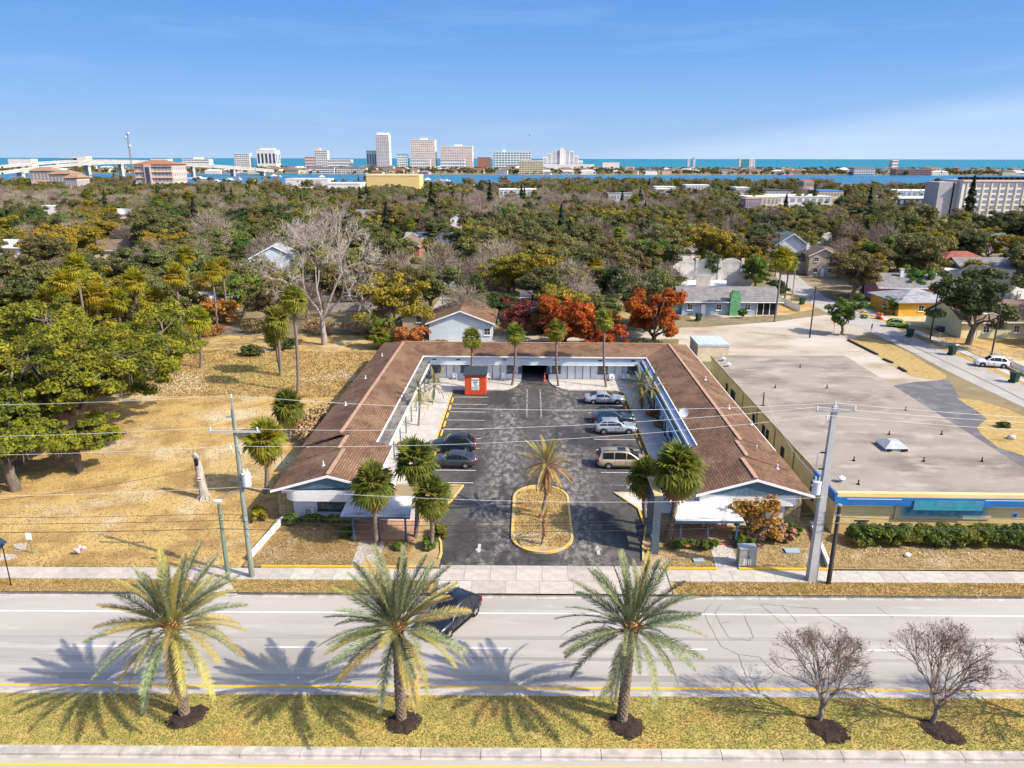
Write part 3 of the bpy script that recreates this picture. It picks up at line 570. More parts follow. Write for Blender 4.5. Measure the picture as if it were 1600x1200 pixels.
# gable fronts
def gable(xl, zl, xr, zr, xa, y, za, m):
    g = MB()
    pts = [(xl, zl), (xr, zr), (xa, za)]; f = [(p[0], y, p[1]) for p in pts]; b = [(p[0], y + .12, p[1]) for p in pts]
    g.face(f); g.face(b[::-1])
    for i in range(3): j = (i + 1) % 3; g.face([f[j], f[i], b[i], b[j]])
    # board joints stand proud of the panel
    n = int((xr - xl) / .42)
    for i in range(1, n):
        x = xl + (xr - xl) * i / n; zt = zl + (za - zl) * (x - xl) / (xa - xl) if x < xa else zr + (za - zr) * (xr - x) / (xr - xa); zb = zl + (zr - zl) * (x - xl) / (xr - xl)
        if zt - zb > .15: g.box(x - .015, x + .015, y - .012, y, zb, zt - .03)
    return mp(g, 'gable', m)
gable(-20.45, 3.22, -12.6, 3.60, -16.1, 54.15, 4.5, M_blue); gable(13.95, 3.2, 22.6, 3.2, 18.25, 54.32, 4.5, M_blue)
def verge(a, b, w=.2):
    m = MB(); a = Vector(a); b = Vector(b); m.raw([a, b, b + Vector((0, 0, -w)), a + Vector((0, 0, -w)), a + Vector((0, .05, 0)), b + Vector((0, .05, 0)), b + Vector((0, .05, -w)), a + Vector((0, .05, -w))], [(0, 3, 2, 1), (4, 5, 6, 7), (0, 1, 5, 4), (2, 3, 7, 6), (0, 4, 7, 3), (1, 2, 6, 5)]); mp(m, 'barge_board', M_trim)
verge((-20.8, 53.84, ZE + .02), (-16.1, 53.84, ZR + .08)); verge((-16.1, 53.84, ZR + .08), (-12.45, 53.84, 3.73)); verge((13.5, 54.04, 3.3), (18.25, 54.04, ZR + .08)); verge((18.25, 54.04, ZR + .08), (22.95, 54.04, ZE + .02))
# white eyebrow canopy with a rounded corner, and the flat porch roofs
def eyebrow(xc, xe, y0, y1, z0, z1):
    s = 1 if xe > xc else -1; rr = 1.0; P = []
    for k in range(9): a = math.pi / 2 * k / 8; P.append((xe - s * rr + s * rr * math.sin(a), y0 + rr - rr * math.cos(a)))
    P.append((xe, y1)); P.append((xc, y1)); P.append((xc, y0)); m = MB(); m.prism(P, z0, z1); mp(m, 'eyebrow_canopy', M_white)
eyebrow(-12.6, -19.9, 54.22, 55.24, 2.2, 3.20); eyebrow(13.9, 22.1, 54.4, 55.14, 2.2, 3.18)
M_bandaid = mat('white_gable_band', (.80, .80, .79), (.72, .72, .71), scale=.8, rough=.6)
M_deck = mat('stained_white_deck', (.70, .69, .67), (.38, .36, .34), scale=.7, detail=7, lo=.48, hi=.72, rough=.7, coord='World', stretch=(1, 1.6, 1))
m = MB(); m.prism([(-14.5, 51.2), (-9.05, 51.2), (-9.45, 54.8), (-12.55, 54.8), (-12.55, 54.2), (-14.6, 54.2)], 2.34, 2.5); mp(m, 'porch_roof', M_deck)
m = MB(); m.box(-14.48, -9.08, 51.16, 51.2, 2.30, 2.46); mp(m, 'porch_fascia', M_post)
m = MB(); m.prism([(11.4, 51.2), (16.6, 51.2), (16.7, 54.38), (13.85, 54.38), (13.85, 54.9), (11.6, 54.9)], 2.34, 2.5); mp(m, 'porch_roof', M_deck)
m = MB(); m.box(11.42, 16.58, 51.16, 51.2, 2.30, 2.46); mp(m, 'porch_fascia', M_post)
for x, y in ((-13.6, 51.5), (-11.6, 51.5), (-9.5, 51.5), (-12.75, 51.6)) + ((11.9, 51.5), (14.0, 51.5), (16.2, 51.5)):
    if x == -12.75: continue
    m = MB(); m.box(x - .07, x + .07, y - .07, y + .07, .12, 2.34); mp(m, 'porch_post', M_post)
M_terra = mat('terracotta_porch_tiles', (.40, .25, .17), (.33, .20, .13), scale=2, rough=.7, coord='World'); M_tedge = mat('orange_porch_edge', (.48, .14, .05), (.40, .12, .05), scale=3, rough=.7)
for x0, x1, y0 in ((-14.0, -8.9, 51.7), (11.6, 16.4, 51.7)):
    nx, ny = 9, 6; t = MB(); wx = (x1 - x0) / nx; wy = (55.2 - y0) / ny; t.box(-wx / 2 + .01, wx / 2 - .01, -wy / 2 + .01, wy / 2 - .01, 0, .03); tm = t.mesh('tile'); tm.materials.append(M_terra)
    f = MB(); f.box(x0, x1, y0, 55.1, .0, .215); fo = mp(f, 'porch_floor', M_tedge)
    for i in range(nx):
        for j in range(ny): ob('tile', tm, None, fo, loc=Vector((x0 + (i + .5) * wx, y0 + (j + .5) * wy, .217)) - MO)
# the office front on the left: glass brick corner, big window, air conditioner, curved brick apron
M_gb = mat('yellowed_glass_brick', (.34, .29, .14), (.20, .18, .10), scale=3, rough=.2)
M_brickr = mat('dark_frame', (.05, .06, .06), rough=.5)
yw = 55.24
for cx in (-20.1, 21.75):
    y = yw if cx < 0 else 55.14
    for i in range(4):
        for j in range(7):
            m = MB(); m.box(cx - .62 + i * .31 + .012, cx - .62 + (i + 1) * .31 - .012, y - .06, y, .25 + j * .31, .25 + (j + 1) * .31 - .024); mp(m, 'glass_brick', M_gb)
window(motel, (-16.1, yw, .95), 0, 2.7, 1.2, 4, 2, M_brickr, M_blind); window(motel, (-12.0 - .55, yw, .9), 0, .0 + 1.1, 1.15, 3, 3, M_brickr, M_gb)
m = MB(); m.box(-18.55, -17.75, yw - .3, yw, .75, 1.25); ac = mp(m, 'air_conditioner', M_white)
m = MB(); m.box(-18.45, -17.95, yw - .325, yw - .302, .8, 1.2); mp(m, 'grille', M_steel, parent=ac)
window(motel, (-11.0, 55.0, .5), 0, .1, .1, 1, 1, M_brickr, M_blind, sub=False) if False else None
m = MB(); m.box(-12.85, -9.2, 54.9, 55.2, .22, 2.33); mp(m, 'porch_wall', M_stucco)
window(motel, (-11.4, 54.9, .85), 0, 1.0, 1.1, 3, 3, M_brickr, M_gb); 
# half moon planter front under the porch
P = [(-9.5 - .0 + 1.5 * math.cos(a) * .0, 0) for a in (0,)]
def halfmoon(cx, y, z, r, m, name, mrim=None):
    h = MB(); pts = [(cx + r * math.cos(math.pi + math.pi * k / 14), z + r * .62 * math.sin(math.pi + math.pi * k / 14)) for k in range(15)]
    f = [(p[0], y, p[1]) for p in pts]; b = [(p[0], y + .06, p[1]) for p in pts]
    h.face(f[::-1]); h.face(b)
    for i in range(15): j = (i + 1) % 15; h.face([f[i], f[j], b[j], b[i]])
    return mp(h, name, m)
halfmoon(-10.0, 54.80, 2.28, 1.45, M_blue, 'half_moon_panel'); halfmoon(-10.0, 54.76, 2.285, 1.25, mat('sage_panel', (.42, .44, .36), (.34, .37, .31), scale=1.5), 'half_moon_panel')
m = MB(); m.box(11.9, 13.99, 54.9, 55.2, .22, 2.33); mp(m, 'porch_wall', M_stucco); m = MB(); m.box(13.99, 16.5, 54.95, 55.14, .22, 2.33); mp(m, 'porch_wall', M_stucco)
halfmoon(13.0, 54.80, 2.28, 1.0, M_blue, 'half_moon_panel')
window(motel, (15.6, 54.95, .85), 0, 1.0, 1.1, 3, 3, M_brickr, M_gb); window(motel, (18.6, 55.14, .95), 0, 1.8, 1.1, 3, 2, M_brickr, M_blind)
# red and black scroll mark painted beside the right hand window
M_red = mat('red_paint', (.42, .03, .025), rough=.5)
sg = MB()
for k, (dx, dz, rr) in enumerate(((0, 0, .22), (.33, .03, .20), (.62, -.02, .17), (.1, -.26, .16), (.45, -.27, .15))):
    pts = [(14.55 - .35 + dx + rr * math.cos(2 * math.pi * i / 10), 54.93, 1.75 + dz + rr * math.sin(2 * math.pi * i / 10)) for i in range(11)]; sg.tube(pts, .03, 4)
mp(sg, 'scroll_emblem', M_red)
# doors and windows of the rooms
def XB(px): return GY(px, 582, YW)[0]
for a, b in ((676, 689), (720, 733), (792, 806), (862, 876), (934, 949), (980, 995)):
    x0, x1 = XB(a), XB(b); window(motel, ((x0 + x1) / 2, YW, 1.0), 0, x1 - x0, 1.25, 4, 3, M_post, M_blind)
for a, b in ((660, 668), (699, 708), (747, 756), (771, 780), (888, 897), (912, 921), (962, 971), (1004, 1010)): x0, x1 = XB(a), XB(b); door(motel, ((x0 + x1) / 2, YW, .17), 0)
for px in (812.5, 856.5):
    x = XB(px); n = MB(); pts = [(x - .28, .95), (x + .28, .95), (x + .28, 1.6)] + [(x + .28 * math.cos(math.pi * k / 8), 1.6 + .3 * math.sin(math.pi * k / 8)) for k in range(1, 8)] + [(x - .28, 1.6)]
    n.face([(p[0], YW - .012, p[1]) for p in pts]); n.box(x - .4, x + .4, YW - .1, YW - .013, .85, .94); mp(n, 'arched_niche', M_post)
for k in range(8):
    y = 65.6 + k * 3.75
    if k % 2: door(motel, (15.15, y, .17), -math.pi / 2); door(motel, (-14.75, y, .17), math.pi / 2)
    else: window(motel, (15.15, y, 1.0), -math.pi / 2, 1.5, 1.2, 3, 2, M_post, M_blind); window(motel, (-14.75, y, 1.0), math.pi / 2, 1.5, 1.2, 3, 2, M_post, M_blind)
    door(motel, (15.15, y + 1.6, .17), -math.pi / 2); door(motel, (-14.75, y + 1.6, .17), math.pi / 2)
# plumbing vents on the roofs
for px, py in ((597, 555), (571, 590), (540, 632), (506, 734), (1139, 638), (1102, 594), (1175, 655), (1182, 701), (1215, 728)):
    x, y = G(px, py, 4.0); m = MB(); xr = XLR if x < 0 else XRR; xo = XL0 if x < 0 else XR0
    if y < 63.4: xr = -16.2 if x < 0 else 18.4
    z = ZR - (ZR - ZE) * min(1, abs(x - xr) / abs(xo - xr)); m.cyl((x, y), .06, z - .05, z + .42, 8); m.cyl((x, y), .16, z - .02, z + .05, 8); mp(m, 'vent_pipe', M_white)
# ------------------------------------------------------------ the low commercial building on the right
CO = Vector((33.3, 75.0, 0)); shop = thing('store_building', 'low yellow store with a large weathered flat roof and a blue front band', 'store', CO)
def cp(mb, name, m, uv=False, label=None, parent=None): mb.v = [tuple(Vector(v) - CO) for v in mb.v]; return ob(name, mb.mesh(name, uv), m, parent or shop, label=label)
X0, X1, Y0, Y1, ZT = 24.55, 42.3, 53.9, 96.1, 3.8
m = MB(); m.box(X0, X1, Y0, Y1, 0, ZT - .15); cp(m, 'wall', M_cream)
m = MB(); m.box(X0 - .12, X1 + .12, Y0 - .02, Y1 + .12, ZT - .146, ZT); cp(m, 'roof', M_roofgravel)
m = MB(); m.box(X0 - .1, X1 + 9, Y0 - .42, Y0 - .025, ZT - .26, ZT + .06); cp(m, 'parapet', mat('cream_cap', (.80, .60, .26), (.72, .54, .24), scale=.4, rough=.8))
m = MB(); m.box(X1 + .13, X1 + 9, Y0 - .02, Y0 + .3, 0, ZT); cp(m, 'screen_wall', M_cream)
m = MB(); m.box(X0 - .16, X1 + 9, Y0 - .52, Y0 - .425, ZT - .95, ZT - .27); cp(m, 'blue_band', M_blueband)
m = MB(); m.box(X0 - .32, X0 - .163, Y0 - .52, Y0 + 4.2, ZT - .75, ZT + .05); cp(m, 'blue_band', M_blueband)
for a, b in ((25.2, 29.4), (35.9, 41.5)):
    m = MB(); m.box(a, b, Y0 - .535, Y0 - .522, ZT - .40, ZT - .36); cp(m, 'band_stripe', M_trim)  # thin pale stripes laid along the blue band
m = MB(); m.box(X0 - .17, X0 - .125, Y0 + 4, Y1, ZT - .3, ZT + .03); cp(m, 'roof_edge', mat('ochre_edge', (.55, .42, .19), (.48, .37, .17), scale=.5))
M_murals = mat('weathered_teal_sign', (.03, .22, .33), (.05, .28, .34), scale=1.1, detail=2, rough=.6, c3=(.10, .22, .36), scale3=.6)
m = MB(); m.box(29.9, 36.2, Y0 - .56, Y0 - .537, ZT - 1.95, ZT - .30)
def softsign():
    mm = bpy.data.materials.new('faded_teal_wall_sign'); mm.use_nodes = True; nt = mm.node_tree; L = nt.links; b = nt.nodes['Principled BSDF']
    tc = nd(nt, 'ShaderNodeTexCoord'); sp = nd(nt, 'ShaderNodeSeparateXYZ'); L.new(tc.outputs['Generated'], sp.inputs[0])
    def tri(s, w):
        a = nd(nt, 'ShaderNodeMath', operation='SUBTRACT'); a.inputs[1].default_value = .5; L.new(s, a.inputs[0]); q = nd(nt, 'ShaderNodeMath', operation='ABSOLUTE'); L.new(a.outputs[0], q.inputs[0])
        r = nd(nt, 'ShaderNodeMapRange'); r.interpolation_type = 'SMOOTHSTEP'; r.inputs[1].default_value = .5; r.inputs[2].default_value = .5 - w; L.new(q.outputs[0], r.inputs[0]); return r.outputs[0]
    f = nd(nt, 'ShaderNodeMath', operation='MULTIPLY'); L.new(tri(sp.outputs['X'], .12), f.inputs[0]); L.new(tri(sp.outputs['Z'], .28), f.inputs[1])
    nz = nd(nt, 'ShaderNodeTexNoise'); nz.inputs['Scale'].default_value = 2.2; L.new(tc.outputs['Object'], nz.inputs['Vector'])
    r = nd(nt, 'ShaderNodeMapRange'); r.inputs[1].default_value = .35; r.inputs[2].default_value = .65; L.new(nz.outputs[0], r.inputs[0])
    c = nd(nt, 'ShaderNodeMix', data_type='RGBA'); c.inputs['A'].default_value = (.02, .20, .34, 1); c.inputs['B'].default_value = (.13, .30, .36, 1); L.new(r.outputs[0], c.inputs['Factor'])
    x = nd(nt, 'ShaderNodeMix', data_type='RGBA'); x.inputs['A'].default_value = (.60, .48, .24, 1); L.new(c.outputs['Result'], x.inputs['B']); L.new(f.outputs[0], x.inputs['Factor']); L.new(x.outputs['Result'], b.inputs['Base Color']); b.inputs['Roughness'].default_value = .7
    return mm
m.v = []; m.f = []; m.mi = []; m.sm = []
m.box(29.3, 36.9, Y0 - .10, Y0 - .003, ZT - 2.25, ZT - .99); cp(m, 'wall_sign', softsign())
m = MB(); m.box(30.4, 35.8, Y0 - .60, Y0 - .56, ZT - 1.25, ZT - .42); cp(m, 'wall_sign', M_murals)
for y, w in ((87.5, .7), (84.6, 1.7), (76, .8), (72.5, .8), (71.2, .7), (66.5, .8), (58.5, .8)): window(shop, (X0, y, 1.0), -math.pi / 2, w, 1.5, 2 if w > 1 else 1, 3, M_brickr, M_glass)
m = MB(); 
for y in (80.5, 75, 69, 63.5): m.box(X0 - .1, X0 - .02, y - .05, y + .05, .1, ZT - .35)
cp(m, 'downpipe', mat('ochre_pipe', (.40, .31, .14)))
ex, ey, ez = GY(1586, 805, Y0 - .02); m = MB(); m.box(ex - .2, ex + .2, Y0 - .03, Y0 - .003, ez - .25, ez + .3); em = cp(m, 'wall_emblem', M_fascia); m = MB(); m.box(ex - .14, ex + .14, Y0 - .04, Y0 - .032, ez - .18, ez + .12); cp(m, 'emblem_mark', M_blueband, parent=em)
# things standing on the flat roof
def roofthing(name, label, cat, px, py, build, group=None):
    x, y = G(px, py, ZT); t = thing(name, label, cat, (x, y, ZT), 0, group); build(t); return t
def skylight(t):
    a = MB(); a.prism([(-1.0, -1.0), (1.0, -1.0), (1.0, 1.0), (-1.0, 1.0)], 0, .28); part(a, 'curb', M_steel, t)
    b = MB(); h = .75; vs = [(-1.1, -1.1, .283), (1.1, -1.1, .283), (1.1, 1.1, .283), (-1.1, 1.1, .283), (-.35, -.35, h), (.35, -.35, h), (.35, .35, h), (-.35, .35, h)]; b.raw(vs, [(0, 1, 5, 4), (1, 2, 6, 5), (2, 3, 7, 6), (3, 0, 4, 7), (4, 5, 6, 7)]); part(b, 'cover', mat('grey_hatch', (.42, .45, .47), (.33, .36, .38), scale=1.5, rough=.5), t)
    c = MB(); c.box(-.9, -.5, -1.16, -1.01, .08, .2); c.box(.4, .9, -1.16, -1.01, .08, .2); part(c, 'latch', M_black, t)
roofthing('roof_hatch', 'grey pyramid hatch standing in the middle of the store roof', 'roof hatch', 1393, 699, skylight)
def mush(t):
    a = MB(); a.cyl((0, 0), .16, 0, .35, 10); part(a, 'pipe', M_steel, t); b = MB(); b.cyl((0, 0), .34, .352, .42, 12, r1=.28); b.cyl((0, 0), .28, .423, .55, 12, r1=.06); part(b, 'cowl', M_white, t)
roofthing('roof_vent', 'white mushroom vent, farther of the pair at the back corner of the store roof', 'roof vent', 1130, 564, mush, 'white mushroom vents'); roofthing('roof_vent', 'white mushroom vent, nearer of the pair at the back corner of the store roof', 'roof vent', 1138, 573, mush, 'white mushroom vents'); roofthing('roof_vent', 'white mushroom vent near the front left corner of the store roof', 'roof vent', 1314, 753, mush, 'white mushroom vents')
def spike(t):
    a = MB(); a.cyl((0, 0), .05, 0, .4, 6); part(a, 'pipe', M_black, t); b = MB(); b.cyl((0, 0), .14, 0, .06, 8); part(b, 'flange', M_black, t)
for k, (x, y, d) in enumerate(((1389, 679, 'just behind the grey hatch'), (1471, 679, 'right of the grey hatch, level with it'), (1334, 720, 'nearest the left edge, mid roof'), (1443, 721, 'right of and in front of the grey hatch'), (1534, 721, 'nearest the right edge of the roof'), (1415, 641, 'left of the wires at the right edge'), (1341, 757, 'beside the white vent at the front'), (1211, 606, 'behind the centre of the roof'), (1292, 606, 'at the back right of the roof'), (1250, 574, 'on the far part of the roof'))): roofthing('vent_stub', 'dark pipe stub on the store roof, ' + d, 'vent pipe', x, y, spike, 'pipe stubs on the store roof')
def mast(t):
    a = MB(); a.box(-.05, .05, -.05, .05, 0, 1.5); a.box(-.25, .25, -.05, .05, .0, .08); part(a, 'mast', M_black, t); b = MB(); b.box(-.3, .3, -.03, .03, 1.1, 1.16); b.box(-.25, .25, .04, .08, 1.3, 1.36); part(b, 'bracket', M_steel, t)
roofthing('service_mast', 'short dark service mast at the left edge of the store roof', 'mast', 1192, 634, mast)
# ------------------------------------------------------------ houses
LMK = []; VIS = []   # (x0, y0, x1, y1, Y): picture windows kept open in front of a house when trees are sown
def house(name, label, cat, px, py, w, d, h, rz=0, roof='gable', rh=1.6, wall='white', rf='grey', axis='x', over=.5, win=((-.3, 0), (.3, 0)), dr=0.0, chim=None, porch=False, group=None, vis=None, storeys=1, wsz=(1.1, 1.2), xy=None):
    """w along local x (front faces -Y), d deep; ridge along axis"""
    x, y = xy or G(px, py); rz = R_(rz)
    M = Matrix.Rotation(rz, 2); 
    c = M @ Vector((0, d / 2)); t = thing(name, label, cat, (x + c.x, y + c.y, 0), rz, group)
    W = WL[wall] if isinstance(wall, str) else wall; Rm = RF[rf] if isinstance(rf, str) else rf
    hw, hd = w / 2, d / 2
    m = MB(); m.box(-hw, hw, -hd, hd, 0, h)
    if roof == 'gable':
        if axis == 'x':
            for s in (-1, 1): m.face([(s * hw, -hd * s * -1 if False else -hd, h), (s * hw, hd, h), (s * hw, 0, h + rh)][::(1 if s > 0 else -1)])
        else:
            for s in (-1, 1): m.face([(-hw, s * hd, h), (hw, s * hd, h), (0, s * hd, h + rh)][::(1 if s < 0 else -1)])
    part(m, 'wall', W, t)
    r = MB(); o = over; k = rh / (hd if axis == 'x' else hw) * o
    if roof == 'gable':
        if axis == 'x':
            slab(r, [(-hw - o, 0, h + rh + .03), (hw + o, 0, h + rh + .03), (hw + o, -hd - o, h - k + .03), (-hw - o, -hd - o, h - k + .03)], .1); slab(r, [(-hw - o, 0, h + rh + .03), (hw + o, 0, h + rh + .03), (hw + o, hd + o, h - k + .03), (-hw - o, hd + o, h - k + .03)], .1)
        else:
            slab(r, [(0, -hd - o, h + rh + .03), (0, hd + o, h + rh + .03), (hw + o, hd + o, h - k + .03), (hw + o, -hd - o, h - k + .03)], .1); slab(r, [(0, -hd - o, h + rh + .03), (0, hd + o, h + rh + .03), (-hw - o, hd + o, h - k + .03), (-hw - o, -hd - o, h - k + .03)], .1)
    elif roof == 'hip':
        a = hw + o; b = hd + o; e = max(0, a - b) if axis == 'x' else 0; f = max(0, b - a) if axis != 'x' else 0
        vs = [(-a, -b, h), (a, -b, h), (a, b, h), (-a, b, h), (-e, -f, h + rh), (e + .01, -f, h + rh), (e + .01, f + .01, h + rh), (-e, f + .01, h + rh)]
        r.raw(vs, [(0, 1, 5, 4), (1, 2, 6, 5), (2, 3, 7, 6), (3, 0, 4, 7), (4, 5, 6, 7)]); r.box(-a, a, -b, b, h - .14, h - .005)
    else:
        r.box(-hw - .06, hw + .06, -hd - .06, hd + .06, h + .003, h + .35)
    part(r, 'roof', Rm, t, True)
    if roof == 'gable' and over > .2:
        e = MB()
        if axis == 'x': e.box(-hw - o, hw + o, -hd - o - .06, -hd - o, h - k - .1, h - k + .06)
        else:
            for s in (-1, 1):
                a = Vector((0, -hd - o - .04, h + rh + .05)); b = Vector((s * (hw + o), -hd - o - .04, h - k + .05)); e.raw([a, b, b - Vector((0, 0, .22)), a - Vector((0, 0, .22)), a + Vector((0, .04, 0)), b + Vector((0, .04, 0)), b + Vector((0, .04, -.22)), a + Vector((0, .04, -.22))], [(0, 1, 2, 3), (4, 5, 6, 7), (0, 1, 5, 4), (2, 3, 7, 6)])
        part(e, 'trim_board', M_trim, t)
    f_, g_, s_ = win_meshes(wsz[0], wsz[1], 2, 2, M_trim, M_glass)
    for st in range(storeys):
        for u, side in win:
            zz = .95 + st * 2.8
            if side == 0: lc = (u * w, -hd, zz); rr = 0
            elif side == 1: lc = (hw, u * d, zz); rr = math.pi / 2
            else: lc = (-hw, u * d, zz); rr = -math.pi / 2
            q = ob('window', f_, None, t, loc=lc, rot=rr); ob('pane', g_, None, q); ob('sill', s_, None, q)
    if dr is not None:
        q = DC.get('house')
        door_local(t, (dr * w, -hd, .05))
    if chim:
        cx, cy, cm = chim; q = MB(); q.box(cx - .35, cx + .35, cy - .3, cy + .3, h * .5 if abs(cy) > hd else h, h + rh + .9); co = part(q, 'chimney', cm, t); q = MB(); q.box(cx - .42, cx + .42, cy - .37, cy + .37, h + rh + .902, h + rh + 1.02); part(q, 'cap', M_concrete, co)
    if porch:
        q = MB(); slab(q, [(-hw * .7, -hd - 2, h - .4), (hw * .7, -hd - 2, h - .4), (hw * .7, -hd - .01, h - .02), (-hw * .7, -hd - .01, h - .02)], .1); part(q, 'porch_roof', Rm, t, True)
        for s in (-1, 0, 1): q = MB(); q.box(s * hw * .65 - .07, s * hw * .65 + .07, -hd - 1.9, -hd - 1.76, 0, h - .5); part(q, 'porch_post', M_trim, t)
    LMK.append((x, y, name.replace('_', ' ')))
    if vis: VIS.append((vis[0] + .15 * (vis[2] - vis[0]), vis[1], vis[2] - .15 * (vis[2] - vis[0]), vis[3] - .3 * (vis[3] - vis[1]), y - 1.0))
    return t
def door_local(t, p):
    if 'house' not in DC:
        d0 = door(t, base_of(t) + Vector((0, 0, 0)), 0); 
        DC['house'] = [d0.data] + [c.data for c in d0.children]
        for c in list(d0.children): bpy.data.objects.remove(c)
        bpy.data.objects.remove(d0)
    a, b, c = [x for x in DC['house']]
    o = ob('door', a, None, t, loc=p); ob('frame', b, None, o); ob('handle', c, None, o)
W2 = ((-.3, 0), (.3, 0)); W3 = ((-.35, 0), (0, 0), (.35, 0)); WS = ((-.3, 0), (.3, 0), (-.2, 1), (.2, 1), (-.2, 2), (.2, 2)); WW = ((-.3, 2), (0, 2), (.3, 2), (-.3, 0), (.3, 0))
# behind the motel
house('motel_annex', 'pale blue shaded annex with a brown shingle roof, its gable end just behind the motel', 'annex', 720, 532, 10.5, 12, 3.1, 0, 'gable', 2.0, M_fascia, M_shingle, 'y', .55, ((.42, 0),), None, vis=(670, 470, 800, 540))  # blue-grey shade of the gable is put into the wall colour
house('shed', 'small tan roofed shed left of the pale blue shaded annex', 'shed', 655, 512, 6, 5, 2.4, -4, 'hip', 1.1, 'tan', 'tan', 'x', .5, ((0, 0),), None, vis=(632, 488, 684, 512))
house('blue_house', 'bright blue house half hidden behind the red and orange trees', 'house', 875, 488, 15, 8, 3.2, 2, 'gable', 1.8, 'cobalt', 'dark', 'x', .4, W3, .16)
house('annexe_shed', 'small yellow store annex with a pale flat roof at the back corner of the motel', 'shed', 1113, 565, 4.6, 5.5, 2.3, 0, 'flat', .3, 'cream', 'metal', 'x', .1, (), None, vis=(1078, 535, 1125, 567))
t = house('ranch_house', 'long grey blue ranch house with a green chimney beside the dirt yard', 'house', 1140, 492, 18.6, 9, 2.9, 1, 'gable', 1.9, 'greyblue', 'grey', 'x', .7, ((-.42, 0), (-.12, 0), (.18, 0)), -.28, vis=(1040, 428, 1218, 500))
m = MB(); m.box(-.3, 1.7, -5.35, -4.52, 0, 4.4); m.box(.0, 1.4, -5.3, -4.55, 4.4, 4.9); part(m, 'chimney', mat('green_block_chimney', (.09, .28, .14), (.16, .36, .20), scale=2, coord='Object', c3=(.20, .22, .10), scale3=1.5), t)
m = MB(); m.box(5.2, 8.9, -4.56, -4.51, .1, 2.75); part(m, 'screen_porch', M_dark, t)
for xx in (5.2, 6.4, 7.6, 8.9): m = MB(); m.box(xx - .06, xx + .06, -4.63, -4.565, 0, 2.8); part(m, 'porch_post', M_trim, t)
house('garage', 'grey roofed garage joined on the left of the grey blue ranch house', 'garage', 1046, 490, 6.5, 7, 2.7, 1, 'gable', 1.5, 'greyblue', 'grey', 'x', .5, ((0, 0),), None)
# the white arcade ruin behind the ranch house
M_plaster = mat('worn_white_plaster', (.58, .56, .53), (.42, .40, .37), scale=.5, detail=7, rough=.9)
ax, ay = G(1118, 450)
ar = thing('white_arcade', 'roofless white arcade building with curved parapets behind the ranch house', 'building', (ax, ay + 5, 0)); VIS.append((1062, 424, 1176, 452, ay))
m = MB(); W = 8.4
m.box(-W, W, 4.6, 5, 0, 4.6); m.box(-W, -W + .4, -5, 4.6, 0, 3.4); m.box(W - .4, W, -5, 4.6, 0, 3.4); part(m, 'wall', M_plaster, ar)
for k in range(3):
    cx = -W + 2.9 + k * 5.6; q = MB(); pts = [(cx + 2.5 * math.cos(math.pi * i / 10), 4.6 + 1.1 * math.sin(math.pi * i / 10)) for i in range(11)]
    f = [(p[0], 4.55, p[1]) for p in pts]; b = [(p[0], 5.02, p[1]) for p in pts]; q.face(f[::-1]); q.face(b); 
    for i in range(11): j = (i + 1) % 11; q.face([f[i], f[j], b[j], b[i]])
    part(q, 'arched_parapet', M_plaster, ar)
for k in range(4): q = MB(); cx = -W + .3 + k * 5.55; q.box(cx - .35, cx + .35, 4.45, 5.15, 0, 5.6); part(q, 'pillar', M_plaster, ar)
q = MB(); q.box(2.6, 7.6, -4.8, -4.4, 0, 3.8); q.box(-4.5, -1.2, -4.7, -4.3, 0, 3.0); part(q, 'front_wall', M_plaster, ar)
q = MB(); q.box(-W + .41, W - .41, -4, 4.5, .3, .4); part(q, 'deck', RF['white'], ar)
# along the side street
house('yellow_house', 'orange yellow cottage with a pale hip roof by the side street', 'house', 1448, 494, 11.5, 10.5, 2.8, 4, 'hip', 1.7, 'yellow', 'pale', 'x', .7, ((-.12, 0), (.38, 0), (0, 2)), None, vis=(1388, 455, 1492, 500))
house('pink_house', 'pink house with a grey gable roof behind the orange yellow cottage', 'house', 1424, 474, 13.5, 9, 3.6, -3, 'gable', 2.1, 'pink', 'grey', 'x', .7, W3, .1, chim=(-1.5, -1.2, WL['white']), vis=(1370, 432, 1462, 475))
house('cream_house', 'pale yellow house with a grey roof right of the big dark tree', 'house', 1595, 528, 21, 10, 3.1, 3, 'gable', 2.6, 'paleyellow', 'brown', 'x', .6, ((-.3, 0), (-.05, 0), (.2, 0)), -.4, vis=(1540, 465, 1600, 532))
house('white_cottage', 'white gabled cottage partly hidden behind the big dark tree', 'house', 1500, 518, 5, 6, 2.8, 8, 'gable', 1.6, 'white', 'grey', 'y', .5, W2, 0, vis=(1462, 470, 1500, 522))
house('charcoal_roof_house', 'white house with a broad charcoal roof at the right edge', 'house', 1590, 470, 16, 12, 3.2, 20, 'gable', 3.0, 'white', 'dark', 'y', .5, W2, 0, vis=(1540, 420, 1600, 468))
house('grey_roof_house', 'teal walled house with a long grey roof and white chimney at the right', 'house', 1568, 440, 21, 10, 3.2, 2, 'gable', 2.2, 'teal', 'tan_grey' if False else 'grey', 'x', .6, W3, 0, chim=(4.6, -1.5, WL['white']), vis=(1525, 405, 1600, 440))
house('red_roof_house', 'brick house with a red hip roof behind the fan palm at the right', 'house', 1512, 436, 15, 11, 3.4, 2, 'hip', 3.0, 'brick', 'red', 'x', .7, W3, 0, vis=(1478, 393, 1548, 425))
house('white_garage', 'low white garage left below the red hip roof', 'garage', 1488, 440, 9, 6, 2.6, 2, 'flat', .3, 'white', 'white', 'x', .1, ((0, 0),), None, vis=(1470, 420, 1505, 440))
house('teal_cottage', 'teal roofed cottage with white gable trim far right among the trees', 'house', 1552, 398, 13, 10, 3.6, -10, 'gable', 2.8, 'white', 'teal', 'x', .5, W3, 0, chim=(-4.5, 0, WL['white']), vis=(1525, 363, 1576, 392))
